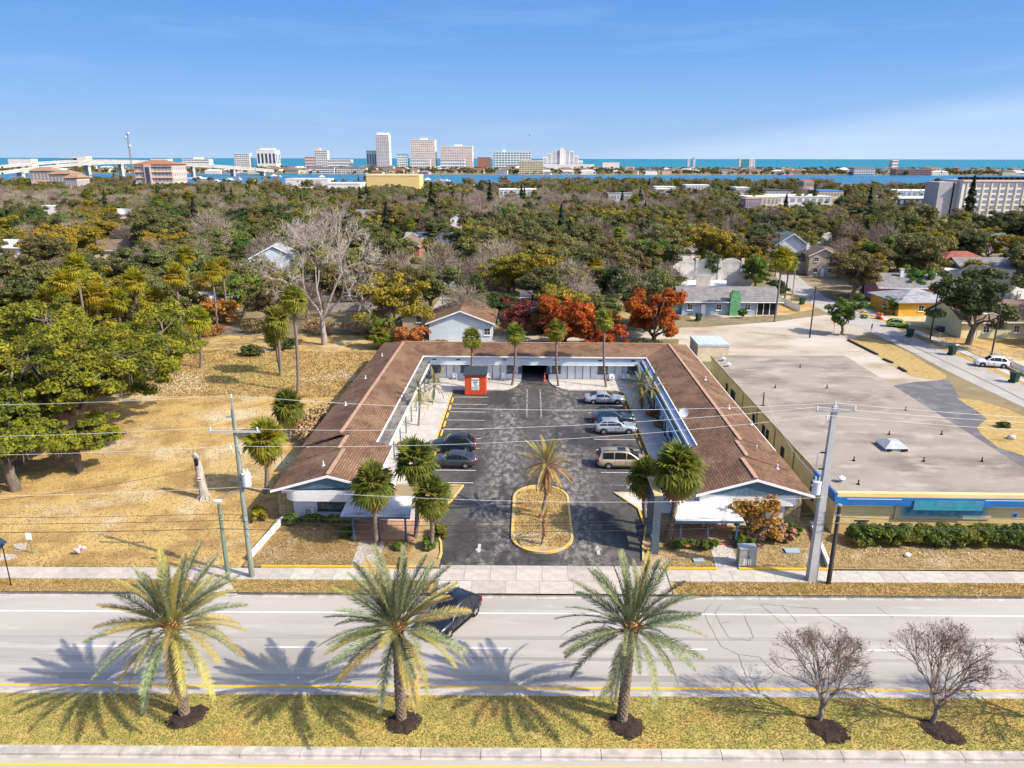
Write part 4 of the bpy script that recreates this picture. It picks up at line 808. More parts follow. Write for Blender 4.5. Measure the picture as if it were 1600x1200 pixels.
house('gable_house', 'tall white two storey house with a steep grey gable roof behind the ranch house', 'house', 1234, 420, 12.5, 14, 5.2, -6, 'gable', 4.4, 'white', 'pale', 'y', .6, ((-.28, 0), (-.05, 0), (.2, 0)), None, storeys=2, vis=(1196, 360, 1268, 415))
house('brown_roof_house', 'tan house with a brown hip roof right of the tall white gable house', 'house', 1290, 428, 14, 11, 3.6, -4, 'hip', 3.0, 'tan', 'brown', 'x', .7, W3, 0, chim=(-4.4, -2, WL['white']), vis=(1262, 372, 1312, 420))
house('tan_house', 'two storey tan house at the corner where the side street leaves the trees', 'house', 1284, 432, 7, 9, 5.4, -8, 'gable', 1.8, 'tan', 'brown', 'y', .4, ((-.25, 0), (.25, 0), (0, 2)), 0, storeys=2, vis=(1262, 400, 1306, 432))
house('white_flat_house', 'white flat roofed house behind the tall white gable house', 'house', 1268, 384, 13, 9, 4.0, 0, 'flat', .3, 'white', 'white', 'x', .1, W3, 0, vis=(1276, 356, 1315, 372))
house('grey_cottage', 'grey cottage with a white framed gable left of the tall white gable house', 'house', 1082, 408, 14, 8, 3.0, 2, 'gable', 1.6, 'white', 'grey', 'x', .5, W3, 0, vis=(1058, 378, 1106, 390))
# left and centre, among the trees
house('beige_house', 'beige house with a low grey brown roof among the trees on the left', 'house', 176, 407, 17, 11, 3.2, 8, 'gable', 2.4, 'tan', 'brown', 'x', .6, W3, 0, vis=(135, 366, 214, 400))
house('white_house', 'white house with a pale roof at the far left', 'house', 30, 402, 15, 9, 3.0, -5, 'gable', 1.8, 'white', 'white', 'x', .5, W3, 0, vis=(0, 376, 58, 402))
house('grey_shed', 'grey roofed house at the left edge behind the white one', 'house', 12, 372, 16, 10, 3.2, 4, 'gable', 2.0, 'grey', 'grey', 'x', .5, W3, 0, vis=(0, 348, 20, 365))
house('pale_blue_house', 'pale blue house with a grey gable roof behind the big bare tree', 'house', 430, 432, 13, 10, 4.4, 12, 'gable', 3.4, 'blue', 'pale', 'y', .5, W2, 0, vis=(405, 376, 455, 425))
house('white_outbuilding', 'white outbuilding left of the pale blue house', 'shed', 398, 428, 7, 6, 3.0, 10, 'flat', .3, 'white', 'white', 'x', .1, ((0, 0),), None, vis=(388, 395, 408, 415))
house('metal_roof_shed', 'low shed with a pale metal roof behind the tall palms of the vacant field', 'shed', 325, 487, 11, 6, 2.4, 12, 'gable', 1.2, 'tan', 'metal', 'x', .4, ((0, 0),), None, vis=(296, 452, 352, 480))
house('brown_gable_bungalow', 'small brown bungalow with a dark red gable front in the trees', 'house', 634, 400, 8.5, 10, 3.2, -3, 'gable', 2.6, 'brick', 'brown', 'y', .7, W2, 0, porch=True, vis=(616, 368, 655, 398))
house('white_flat_shop', 'white house with a grey roof above the brown bungalow', 'house', 655, 388, 9, 8, 3.2, 0, 'gable', 1.8, 'white', 'pale', 'x', .5, W2, 0, vis=(641, 352, 670, 372))
house('red_brown_house', 'light blue gabled house in front of a red brown roof', 'house', 700, 396, 9, 10, 4.6, -22, 'gable', 3.0, 'blue', 'terra', 'y', .5, W2, 0, vis=(674, 354, 724, 390))
house('white_cube_house', 'white cube shaped house beside the dark conifer', 'house', 716, 362, 6.5, 7, 6.6, 0, 'flat', .3, 'white', 'white', 'x', .1, W2, 0, storeys=2, vis=(708, 335, 724, 356))
house('long_grey_house', 'long low grey house behind the big bare tree', 'house', 545, 470, 24, 8, 2.6, 2, 'gable', 1.6, 'grey', 'pale', 'x', .5, W3, 0)
house('pale_roof_house', 'pale roofed house in the trees on the left, below the red roofed condominium', 'house', 196, 345, 17, 9, 3.4, 6, 'gable', 2.0, 'white', 'white', 'x', .5, W3, 0, vis=(178, 322, 216, 340))
house('white_roof_house', 'house with a flat white roof in the trees at the far left', 'house', 77, 335, 15, 9, 4, 2, 'flat', .3, 'white', 'white', 'x', .1, W3, 0, vis=(64, 317, 92, 332))
house('grey_gable_house', 'grey roofed house in the wood above the big bare tree', 'house', 567, 352, 20, 10, 4, -6, 'gable', 2.6, 'white', 'grey', 'x', .5, W3, 0, vis=(550, 327, 585, 342))
house('left_yard_house', 'pink brown house at the left edge beyond the live oaks', 'house', 18, 440, 13, 9, 3, 6, 'gable', 2.2, 'white', 'tan', 'x', .5, W2, 0, vis=(0, 405, 45, 425))
# the wooden fence behind the bare tree
def fence(label, pts, h, m, mpost, name='picket_fence', slat=.16, gap=.03):
    a0 = Vector(pts[0]); t = thing(name, label, 'fence', (a0.x, a0.y, 0)); sm_ = MB(); sm_.box(-slat / 2, slat / 2, -.012, .012, .06, h); sme = sm_.mesh('slat'); sme.materials.append(m); pm = MB(); pm.box(-.05, .05, -.05, .05, 0, h + .08); pme = pm.mesh('post'); pme.materials.append(mpost); cnt = 0; rest = MB()
    for a, b in zip(pts[:-1], pts[1:]):
        a = Vector(a); b = Vector(b); L = (b - a).length; ang = math.atan2(b.y - a.y, b.x - a.x); n = int(L / (slat + gap)); tdir = (b - a) / L
        for i in range(n):
            p = a + tdir * (i + .5) * L / n
            if cnt < 260: ob('slat', sme, None, t, loc=(p.x - a0.x, p.y - a0.y, random.uniform(-.02, .02)), rot=ang); cnt += 1
            else: rest.obox((p.x - a0.x, p.y - a0.y, h / 2), slat, .024, h, ang)
        for i in range(int(L / 2.4) + 1):
            p = a + tdir * min(L, i * 2.4) + Vector((-tdir.y, tdir.x)) * .07; ob('post', pme, None, t, loc=(p.x - a0.x, p.y - a0.y, 0), rot=ang)
        r = MB(); nrm = Vector((-tdir.y, tdir.x)) * .04
        for z in (.3, h - .25): c = (a + b) / 2 + nrm - a0; r.obox((c.x, c.y, z), L, .04, .09, ang)
        part(r, 'rail', m, t)
    if rest.v: part(rest, 'slat_rest', m, t, kind='stuff')
    return t
M_oldwood = mat('weathered_fence_wood', (.36, .34, .31), (.24, .22, .20), scale=2, stretch=(1, 1, .2), rough=.95, rand=.12)
M_whitefence = mat('white_fence_paint', (.74, .74, .72), (.62, .62, .60), scale=2, rough=.7)
fence('weathered grey board fence behind the big bare tree', [G(508, 489), G(582, 486)], 1.9, M_oldwood, M_oldwood, 'board_fence'); VIS.append((505, 470, 582, 492, 136))
fence('white picket fence along the side street behind the white crossover', [G(1552, 562), G(1600, 585), G(1640, 604)], 1.1, M_whitefence, M_whitefence)
fence('white board fence running back from the corner of the ranch house', [G(1214, 470), G(1250, 487)], 1.2, M_whitefence, M_whitefence, 'white_fence')
def chainlink(label, pts, h=1.2):
    a0 = Vector(pts[0]); t = thing('chain_link_fence', label, 'fence', (a0.x, a0.y, 0)); mm = MB()
    for a, b in zip(pts[:-1], pts[1:]):
        a = Vector(a) - a0; b = Vector(b) - a0; L = (b - a).length; n = int(L / 2.5) + 1
        for i in range(n + 1):
            p = a.lerp(b, i / n); q = MB(); q.cyl((p.x, p.y), .035, 0, h, 6); part(q, 'post', M_steel, t)
        for z in (.1, h - .03): mm.tube([(a.x, a.y, z), (b.x, b.y, z)], .02, 5)
        k = int(L / .3)
        for i in range(k):
            p = a.lerp(b, i / k); q_ = a.lerp(b, min(1, (i + 3) / k)); mm.tube([(p.x, p.y, .1), (q_.x, q_.y, h)], .006, 3, cap=False); mm.tube([(q_.x, q_.y, .1), (p.x, p.y, h)], .006, 3, cap=False)
    part(mm, 'wire_mesh', M_steel, t)
chainlink('chain link fence round the yard of the cream house by the side street', [G(1455, 525), G(1545, 562), G(1600, 563)]); chainlink('low chain link fence in front of the grey blue ranch house', [G(1105, 505), G(1180, 502), G(1235, 500)], 1.0)
# ------------------------------------------------------------ beyond the wood: sheds, river, bridge, beach town
def block(name, label, cat, xa, xb, ytop, Y, depth, wall, roofm=None, cols=None, rows=None, wm=None, band=True, group=None, roofh=1.2, slabcol=None, pent=None, rz=0, base=None):
    """a far building between picture columns xa and xb, its top at row ytop, standing at distance Y"""
    a = GY(xa, ytop, Y); b = GY(xb, ytop, Y); w = b[0] - a[0]; h = (a[2] + b[2]) / 2
    t = thing(name, label, cat, ((a[0] + b[0]) / 2, Y + depth / 2, 0), rz, group); hw, hd = w / 2, depth / 2
    m = MB(); m.box(-hw, hw, -hd, hd, 0, h); part(m, 'wall', wall, t)
    q = MB(); q.box(-hw - .2, hw + .2, -hd - .2, hd + .2, h + .01, h + roofh); part(q, 'roof', roofm or wall, t)
    if pent: q = MB(); q.box(pent[0] * hw, pent[1] * hw, -hd * .6, hd * .6, h + roofh + .01, h + roofh + pent[2]); part(q, 'penthouse', roofm or wall, t)
    if cols:
        q = MB(); cw = w / cols; rhh = h / rows; s = MB()
        for j in range(rows):
            for i in range(cols):
                x0 = -hw + i * cw + cw * .22; x1 = x0 + cw * .56; z0 = j * rhh + rhh * .28; q.box(x0, x1, -hd - .15, -hd - .01, z0, z0 + rhh * .55)
            if band: s.box(-hw - .3, hw + .3, -hd - .9, -hd - .16, (j + 1) * rhh - rhh * .12, (j + 1) * rhh - rhh * .02)
            nd_ = max(1, int(depth / cw)); 
            for i in range(nd_):
                y0 = -hd + (i + .22) * depth / nd_
                for sx in (-1, 1): q.box(min(sx * (hw + .01), sx * (hw + .15)), max(sx * (hw + .01), sx * (hw + .15)), y0, y0 + depth / nd_ * .55, j * rhh + rhh * .28, j * rhh + rhh * .8)
        part(q, 'window_grid', wm or M_glass, t, kind='stuff')
        if band: part(s, 'balcony_slabs', slabcol or wall, t, kind='stuff')
    return t
M_tealglass = mat('teal_glass', (.03, .22, .27), (.05, .30, .35), scale=.1, rough=.15, spec=.6); M_navyglass = mat('navy_glass', (.025, .05, .10), (.04, .07, .13), scale=.1, rough=.15, spec=.6); M_orange = mat('salmon_balcony_paint', (.62, .38, .26), rough=.8); M_hw = mat('bright_hotel_white', (.70, .69, .67), (.62, .61, .60), scale=.05, rough=.7); M_gwin = mat('grey_window', (.26, .29, .33), rough=.2)
YH = 2200
block('hotel', 'small white six storey hotel left of the dark glass block', 'hotel', 365, 389, 240, YH, 22, M_hw, None, 8, 7, M_gwin)
block('office_block', 'dark blue glass block with a white crown on the beach skyline', 'office block', 400, 430, 235, YH, 40, M_hw, M_hw, 5, 1, M_navyglass, False, pent=(-.7, .7, 5))
block('hotel', 'low pale wing left of the slim white hotel', 'hotel', 476, 491, 245, YH, 20, WL['peach'], None, 6, 4, M_gwin); block('hotel', 'slim white hotel with a pale rose top between the dark block and the tall tower', 'hotel', 491, 511, 236, YH, 22, M_hw, WL['peach'], 6, 10, M_gwin, pent=(-.8, -.2, 8))
block('office_block', 'teal glass block joined to the left of the tallest tower', 'office block', 572, 588, 236, YH, 22, M_hw, M_tealglass, 4, 1, M_tealglass, False)
block('tower_block', 'tallest white tower of the beach skyline', 'tower block', 586.5, 607, 211, YH - 40, 34, M_hw, M_hw, 7, 24, M_gwin, True, pent=(-.85, .85, 6))
block('hotel', 'small teal topped block right of the tallest tower', 'hotel', 620, 636, 241, YH, 20, M_hw, M_tealglass, 5, 6, M_tealglass)
block('hotel', 'broad white hotel slab with salmon balconies, left of the pair', 'hotel', 641, 679, 219, YH, 40, M_hw, M_hw, 12, 16, M_orange, True, pent=(-.25, .3, 5)); block('hotel', 'broad white hotel slab with salmon balconies, right of the pair', 'hotel', 688, 738, 229, YH, 40, M_hw, M_hw, 14, 14, M_orange, True, pent=(-.15, .3, 5))
block('hotel', 'white podium in front of the right hand salmon balcony hotel', 'hotel', 688, 726, 249, YH - 60, 20, M_hw, None, 14, 3, M_gwin); block('hotel', 'white podium in front of the left hand salmon balcony hotel', 'hotel', 641, 672, 250, YH - 60, 20, M_hw, None, 10, 3, M_gwin)
block('hotel', 'long white hotel with teal windows right of the salmon pair', 'hotel', 770, 830, 238, YH, 26, M_hw, M_hw, 13, 7, M_tealglass, True, pent=(-.5, -.35, 7)); block('pier_building', 'low red and pink building left of the long teal windowed hotel', 'building', 746, 766, 246.5, YH, 18, WL['brick'], RF['red'])
# the stepped white hotel
a = GY(835, 233, YH); b = GY(918, 233, YH); sw_ = b[0] - a[0]; t = thing('stepped_hotel', 'big white hotel stepping down like a pyramid on both sides', 'hotel', ((a[0] + b[0]) / 2, YH + 15, 0)); zt = GY(870, 235, YH)[2]; zb = 4
m = MB(); q = MB(); n = 12
for i in range(n):
    x0 = -sw_ / 2 + sw_ * i / n; x1 = x0 + sw_ / n; u = (i + .5) / n; f = min(1, u / .36 * .9 + .10) if u < .4 else (1 if u < .70 else max(.1, 1 - (u - .70) / .30)); h = zb + (zt - zb) * f
    m.box(x0, x1, -15, 15, 0, h)
    for j in range(int(h / 3.4)): q.box(x0 + 1.5, x1 - 1.5, -15.25, -15.02, j * 3.4 + .9, j * 3.4 + 2.7)
part(m, 'wall', M_hw, t); part(q, 'window_grid', M_gwin, t, kind='stuff'); m = MB(); m.box(-3, 9, -19, -15.3, 0, zt + 6); part(m, 'lift_tower', M_hw, t); m = MB(); m.box(-sw_ * .42, sw_ * .62, -50, -19.1, 0, 13); part(m, 'podium', M_hw, t)
block('condominium', 'pale yellow condominium on the far river bank below the stepped hotel', 'condominium', 811, 849, 252, 1440, 22, mat('yellow_condo', (.66, .54, .28), rough=.8), mat('yellow_condo_roof', (.70, .62, .42)), 9, 7, M_gwin, True, slabcol=M_hw)
for k, (xa, xb, yt, lab) in enumerate(((1074.5, 1078, 249, 'white and slim, left of a pair with a mast'), (1083.5, 1087, 246, 'grey and slim, right of a pair'), (1155, 1158.5, 248, 'slim white, far right over the sea'), (1171, 1180, 249, 'squat white, far right over the sea'))): block('tower_block', 'small beach tower, ' + lab, 'tower block', xa, xb, yt, YH, 12, M_hw, M_hw, 2, 8, M_gwin, False)
block('office_block', 'low teal glass block between two small white towers at the right', 'office block', 1159, 1170, 250, YH, 12, M_tealglass, M_tealglass)
block('hotel', 'low dark teal hall on the beach at the left', 'hall', 95, 120, 247, YH, 30, M_tealglass, M_hw); block('hotel', 'low white hall on the beach at the far left', 'hall', 12, 48, 249, YH, 30, M_hw, M_hw); block('hotel', 'white hall with a raised top at the left end of the beach', 'hall', 114, 134, 245, YH, 30, M_hw, M_hw); block('hotel', 'broad white low building on the beach behind the bridge', 'building', 235, 262, 249, YH, 30, M_hw, M_hw); block('hotel', 'white stepped beach building behind the end of the bridge', 'building', 284, 326, 249, YH, 30, M_hw, M_hw, 14, 4, M_gwin, pent=(-.2, .4, 5)); block('hotel', 'long low white beach building right of the stepped hotel', 'building', 942, 968, 254, YH - 30, 30, M_hw, WL['tan']); block('hotel', 'long white beach building left of the tallest tower', 'building', 512, 548, 250, YH, 30, M_hw, None, 14, 3, M_gwin)
block('hotel', 'long white riverside condominium row left of the yellow warehouse', 'condominium', 486, 522, 262, 1450, 22, M_hw, RF['grey'], 14, 3, M_gwin); block('hotel', 'white riverside condominium row, second from the left', 'condominium', 525, 571, 262.5, 1455, 22, M_hw, RF['grey'], 16, 3, M_gwin)
block('riverside_flats', 'white and maroon riverside flats across the water at the right', 'flats', 1335, 1368, 263.5, 1440, 22, M_hw, WL['brick'], 9, 4, M_gwin); block('riverside_flats', 'row of brown riverside flats right of the white and maroon ones', 'flats', 1400, 1456, 265, 1440, 22, WL['brick'], RF['pale'], 16, 3, M_gwin); block('hotel', 'small white beach hotel over the water at the right', 'hotel', 1395, 1404, 251, YH, 20, M_hw, M_hw, 3, 3, M_gwin)
# scattered low town on the far shore
tw = [M_hw, WL['cream'], WL['tan'], WL['peach'], WL['pink'], WL['white']]; tr = [RF['white'], RF['grey'], RF['terra'], RF['tan'], RF['pale']]
protos = []
for k in range(8):
    w, d, h = random.uniform(12, 30), random.uniform(10, 16), random.uniform(4, 8); lb = 'small %s house with a %s roof in the low town across the river' % (('white', 'cream', 'tan', 'peach', 'pink', 'pale')[k % 6], ('white', 'grey', 'terracotta', 'tan', 'pale grey')[k % 5]); t = thing('town_house', lb, 'house', (0, 0, 0), 0, 'houses of the town across the river')
    m = MB(); m.box(-w / 2, w / 2, -d / 2, d / 2, 0, h); part(m, 'wall', tw[k % 6], t); r = MB(); a, b = w / 2 + .6, d / 2 + .6; e = a - b if a > b else 0; r.raw([(-a, -b, h), (a, -b, h), (a, b, h), (-a, b, h), (-e, 0, h + 2.6), (e, 0, h + 2.6)], [(0, 1, 5, 4), (1, 2, 5), (2, 3, 4, 5), (3, 0, 4)]); part(r, 'roof', tr[k % 5], t)
    q = MB()
    for i in range(int(w / 4)): q.box(-w / 2 + i * 4 + 1.2, -w / 2 + i * 4 + 2.6, -d / 2 - .1, -d / 2 - .01, 1.2, 2.8)
    part(q, 'window_row', M_gwin, t, kind='stuff'); protos.append(t)
TLB = [p_['label'] for p_ in protos]
TOWN = []
for k in range(190):
    y = random.choice([random.uniform(1440, 1700), random.uniform(1440, 2230)]); x = random.uniform(-.68, .72) * y * 1.02
    if 1440 < y < 1475 and -100 < x < 60 and False: continue
    TOWN.append((x, y))
FLM = [(GY(px, 262, Y_)[0], Y_, nm_) for px, Y_, nm_ in ((30, 1500, 'far left hall'), (120, 1700, 'raised left hall'), (240, 1600, 'peach condominium'), (300, 1900, 'stepped beach building'), (424, 1400, 'bridge end'), (415, 2100, 'dark glass block'), (500, 2100, 'slim white hotel'), (545, 1480, 'riverside condominium row'), (597, 2100, 'tallest tower'), (660, 2000, 'left salmon hotel'), (713, 2000, 'right salmon hotel'), (800, 2050, 'teal windowed hotel'), (830, 1480, 'yellow condominium'), (880, 2000, 'stepped hotel'), (955, 2000, 'low white beach building'), (1080, 2000, 'mast towers'), (1165, 2000, 'teal glass block'), (1350, 1480, 'maroon flats'), (1430, 1480, 'brown flats'), (1400, 2000, 'small beach hotel'), (1250, 1600, 'wooded right bank'), (1550, 1700, 'right edge point'))]; FSEEN = {}
def townlabel(lb, x, y):
    lx, ly, nm = min(FLM, key=lambda q: ((q[0] - x) * 1.0) ** 2 + ((q[1] - y) * .7) ** 2); rel = ('left of' if x < lx else 'right of') if abs(x - lx) > .5 * abs(y - ly) else ('behind' if y > ly else 'in front of'); b_ = lb.split(' in the')[0].replace('small ', ''); k_ = (b_, nm, rel); n_ = FSEEN.get(k_, 0); FSEEN[k_] = n_ + 1
    return ('tiny ' + b_ if n_ == 0 else ('second', 'third', 'fourth', 'fifth', 'sixth', 'seventh')[min(5, n_ - 1)] + ' ' + b_) + ' ' + rel + ' the ' + nm
for k, (x, y) in enumerate(TOWN):
    if k < 8: protos[k].location = (x, y, 0); protos[k].rotation_euler.z = random.uniform(-.3, .3); protos[k]['label'] = townlabel(TLB[k], x, y)
    else: copy_thing(protos[k % 8], (x, y, 0), random.uniform(-.3, .3), townlabel(TLB[k % 8], x, y))
# bridge: two spans of pale concrete on paired piers
def bridge(label, pts, w=12):
    P = [GY(px, py, Y) for px, py, Y in pts]; t = thing('road_bridge', label, 'bridge', (P[0][0], P[0][1], 0)); o = Vector((P[0][0], P[0][1], 0)); m = MB(); rl = MB()
    for p, q in zip(P[:-1], P[1:]):
        p, q = Vector(p), Vector(q); d = (q - p); s = Vector((-d.y, d.x, 0)).normalized() * w / 2; dn = Vector((0, 0, -2.2))
        a, b, c, e = p - s, q - s, q + s, p + s; m.raw([v - o for v in (a, b, c, e, a + dn, b + dn, c + dn, e + dn)], [(0, 1, 2, 3), (4, 7, 6, 5), (0, 4, 5, 1), (2, 6, 7, 3)])
        for sg_ in (-1, 1):
            a = p + s * sg_; b = q + s * sg_; k = s * sg_ * .04; rl.raw([v - o for v in (a, b, b + k, a + k, a + Vector((0, 0, 1.1)), b + Vector((0, 0, 1.1)), b + k + Vector((0, 0, 1.1)), a + k + Vector((0, 0, 1.1)))], [(0, 1, 5, 4), (1, 2, 6, 5), (2, 3, 7, 6), (3, 0, 4, 7), (4, 5, 6, 7)])
    part(m, 'deck', M_hw2, t); part(rl, 'parapet', M_hw2, t)
    tot = 0
    for p, q in zip(P[:-1], P[1:]):
        p, q = Vector(p), Vector(q); L = (q - p).length; n = max(1, int(L / 48)); d = (q - p).normalized(); ang = math.atan2(d.y, d.x)
        for i in range(n):
            c = p.lerp(q, (i + .5) / n); h = c.z - 2.2
            if h > 3:
                k = MB()
                for sx in (-1, 1): e = Vector((-d.y, d.x, 0)) * sx * w * .28; k.obox((c.x - o.x + e.x, c.y - o.y + e.y, (h - 1.5) / 2), 3.6, 3.0, h - 1.5, ang)
                k.obox((c.x - o.x, c.y - o.y, h - .75), 3.8, w * .95, 1.5, ang); part(k, 'pier', M_hw2, t)
M_hw2 = mat('pale_bridge_concrete', (.46, .44, .40), (.38, .36, .33), scale=.1, rough=.85)
bridge('nearer span of the long concrete river bridge, dipping at the left', [(-120, 283, 900), (0, 269.5, 960), (60, 262, 1010), (110, 257, 1050), (160, 254, 1090), (215, 253.5, 1130), (270, 256, 1170), (330, 260, 1210), (395, 264.5, 1270), (424, 267.5, 1310)])
bridge('farther span of the long concrete river bridge, high at the left', [(-120, 268, 960), (0, 260, 1020), (60, 254.5, 1070), (110, 251.5, 1110), (160, 250.5, 1150), (215, 251.2, 1190), (270, 254, 1230), (330, 258, 1270), (395, 263, 1330), (424, 266, 1370)])
# red roofed condominium and tan villas on the near bank
t = block('condominium', 'peach condominium with a red tiled roof on the near river bank at the left', 'condominium', 209, 268, 259, 620, 26, WL['peach'], WL['peach'], 10, 5, M_gwin, True, slabcol=WL['cream']); hw = t.children[0].dimensions.x / 2; zt = t.children[0].dimensions.z
hw = max(v.co.x for v in t.children[0].data.vertices); zt = max(v.co.z for v in t.children[0].data.vertices); r = MB(); r.raw([(-hw - 1, -14, zt + 1.25), (hw + 1, -14, zt + 1.25), (hw + 1, 14, zt + 1.25), (-hw - 1, 14, zt + 1.25), (-hw * .3, -2, zt + 4.6), (hw * .3, -2, zt + 4.6), (hw * .3, 2, zt + 4.6), (-hw * .3, 2, zt + 4.6)], [(0, 1, 5, 4), (1, 2, 6, 5), (2, 3, 7, 6), (3, 0, 4, 7), (4, 5, 6, 7)]); part(r, 'tiled_roof', RF['terra'], t, True)
m = MB(); m.box(-hw * .45, -hw * .1, -14.4, -13.2, 0, zt + 1.24); part(m, 'stair_bay', WL['peach'], t); m = MB(); m.box(-hw * .38, -hw * .17, -14.55, -14.42, 4, zt - 1); part(m, 'bay_window', M_navyglass, t)
for xa, xb, yt, Y in ((46, 80, 268, 640), (76, 108, 273, 600), (100, 120, 279, 560)):
    lab = {46: 'tan villa with an arched tower, leftmost of the riverside villas', 76: 'tan roofed riverside villa in the middle of the three', 100: 'low tan roofed riverside villa nearest the peach condominium'}[xa]
    t = block('villa', lab, 'villa', xa, xb, yt, Y, 16, WL['peach'], WL['peach'], 6, 2, M_gwin, False, roofh=.3); hw = max(v.co.x for v in t.children[0].data.vertices); zt = max(v.co.z for v in t.children[0].data.vertices); r = MB(); r.raw([(-hw - 1, -9, zt + .32), (hw + 1, -9, zt + .32), (hw + 1, 9, zt + .32), (-hw - 1, 9, zt + .32), (-hw * .5, 0, zt + 3.4), (hw * .5, 0, zt + 3.4)], [(0, 1, 5, 4), (1, 2, 5), (2, 3, 4, 5), (3, 0, 4)]); part(r, 'tiled_roof', RF['tan'], t, True)
block('warehouse', 'long yellow warehouse with a cream end wall in front of the river', 'warehouse', 572, 655, 275, 690, 26, mat('yellow_warehouse', (.62, .48, .20), rough=.8), mat('yellow_warehouse_roof', (.66, .55, .30)), None)
VIS.append((572, 273, 655, 288, 690)); VIS.append((208, 255, 268, 284, 620)); VIS.append((45, 262, 128, 284, 560))
block('warehouse', 'low white boat shed with a curved roof left of the yellow warehouse', 'shed', 446, 512, 281, 760, 24, M_hw, M_hw); block('warehouse', 'long flat white roof right behind the boat shed', 'shed', 512, 562, 288, 640, 24, M_hw, M_hw); VIS.append((446, 279, 562, 292, 640))
# right hand town edge
big = [('store', 'yellow flat roofed building at the right edge of the wood', 1168, 1218, 309, 420, 20, WL['cream'], WL['cream']), ('store', 'long white roofed store right of the yellow building', 1212, 1300, 308, 450, 30, M_hw, M_hw), ('store', 'blue roofed store at the right behind the wood', 1280, 1318, 299, 520, 20, WL['cream'], mat('blue_roof', (.05, .2, .42))), ('store', 'grey roofed shop left of the blue roofed store', 1196, 1240, 298, 540, 22, WL['grey'], RF['dark']), ('store', 'white flat shop behind the grey one', 1150, 1172, 294, 560, 18, M_hw, M_hw), ('shop', 'orange tiled restaurant near the river at the right', 1256, 1272, 283, 640, 14, WL['peach'], mat('orange_tiles', (.60, .22, .10))), ('store', 'long white flat roof near the river in the middle', 780, 838, 297, 500, 18, M_hw, M_hw), ('shop', 'small brick red building in the trees before the river', 780, 798, 283, 640, 14, WL['brick'], RF['red']), ('flats', 'white three storey flats among trees right of centre', 1026, 1047, 296, 480, 12, M_hw, M_hw), ('store', 'white roofed building beside the white three storey flats', 1025, 1056, 293, 540, 16, M_hw, RF['white']), ('shop', 'white house row in the trees left of the white flats', 950, 988, 303, 470, 12, M_hw, RF['pale']), ('store', 'low white building in the trees at the right of the flats', 1072, 1110, 290, 600, 16, M_hw, M_hw), ('warehouse', 'glass fronted hall with a white roof left of the big white hotel', 1395, 1472, 311, 430, 24, M_navyglass, M_hw), ('warehouse', 'long pale hall behind the glass fronted hall', 1400, 1470, 299, 520, 24, WL['blue'], M_hw), ('store', 'pale store with a red sign at the right by the river', 1165, 1190, 312, 385, 10, WL['pink'], RF['pale'])]
for nm, lb, xa, xb, yt, Y, dp, wm, rm in big: block(nm, lb, nm, xa, xb, yt, Y, dp, wm, rm, 8, 2 if nm != 'flats' else 3, M_gwin, False, roofh=.5); VIS.append((xa, yt - 2, xb, yt + (8 if xa > 1110 else 3), Y))
# big white hotel at the right edge
a = GY(1505, 284, 405); b = GY(1660, 287, 405); W_ = b[0] - a[0]; H_ = a[2]; t = thing('apartment_block', 'big white apartment block with rows of dark windows at the right edge', 'apartment block', ((a[0] + b[0]) / 2, 405 + 9, 0)); VIS.append((1474, 278, 1600, 332, 405))
m = MB(); m.box(-W_ / 2, W_ / 2, -9, 9, 0, H_); part(m, 'wall', mat('warm_white_wall', (.76, .72, .66), rough=.8), t); m = MB(); m.box(-W_ / 2 - 10.5, -W_ / 2 - .02, -6, 8, 0, H_ - .3); part(m, 'end_wing', WL['grey'], t)
m = MB(); m.box(-W_ / 2 - 3.2, -W_ / 2 - 2.4, -6.1, -6.01, 0, H_ - .3); part(m, 'slot_window', M_dark, t)
m = MB(); m.box(-W_ / 2 - .1, W_ / 2 + .1, -9.6, 9.1, H_ + .01, H_ + .8); part(m, 'cornice', mat('rose_cornice', (.62, .46, .40), rough=.8), t)
nc, nr = int(W_ / 4.2), 6; wmesh = MB(); wmesh.box(-1.05, 1.05, -.12, 0, 0, 1.5); wme = wmesh.mesh('window'); wme.materials.append(M_gwin)
pl = MB(); pl.box(-.35, .35, -.35, 0, 0, H_); ple = pl.mesh('pilaster'); ple.materials.append(WL['cream'])
for i in range(nc):
    x = -W_ / 2 + 4.6 + i * 4.2
    ob('pilaster', ple, None, t, loc=(x - 2.1, -9, 0))
    for j in range(nr): ob('window', wme, None, t, loc=(x, -9, H_ - 2.6 - j * 2.75))
rt_ = MB()
for i in range(18): rt_.box(-W_ / 2 + 3 + i * 3, -W_ / 2 + 4.6 + i * 3, -2, 2, H_ + .82, H_ + 2.2)
part(rt_, 'roof_units', M_dark, t, kind='stuff')
# lattice mast
x, y = G(206, 262); x, y = x * 1.0, y; bx = GY(206, 262, 760); t = thing('radio_mast', 'tall thin lattice radio mast standing above the bridge at the left', 'mast', (bx[0], 760, 0)); zt = GY(199, 206, 760)[2]
m = MB(); L3 = [(1.1 * math.cos(2.1 * k), 1.1 * math.sin(2.1 * k)) for k in range(3)]
for k in range(3): m.tube([(L3[k][0], L3[k][1], 0), (L3[k][0] * .7, L3[k][1] * .7, zt)], .16, 4)
n = 22
for i in range(n):
    z0, z1 = zt * i / n, zt * (i + 1) / n
    for k in range(3): a, b = L3[k], L3[(k + 1) % 3]; m.tube([(a[0], a[1], z0), (b[0] * .9, b[1] * .9, z1)], .08, 3, cap=False)
part(m, 'lattice', mat('mast_grey', (.22, .18, .18)), t)
for k, z in enumerate((zt * .97, zt * .9, zt * .75)): m = MB(); m.ball((1.4 * (-1) ** k, -.6, z), 1.3, .5, 1.3); part(m, 'dish', M_hw, t)
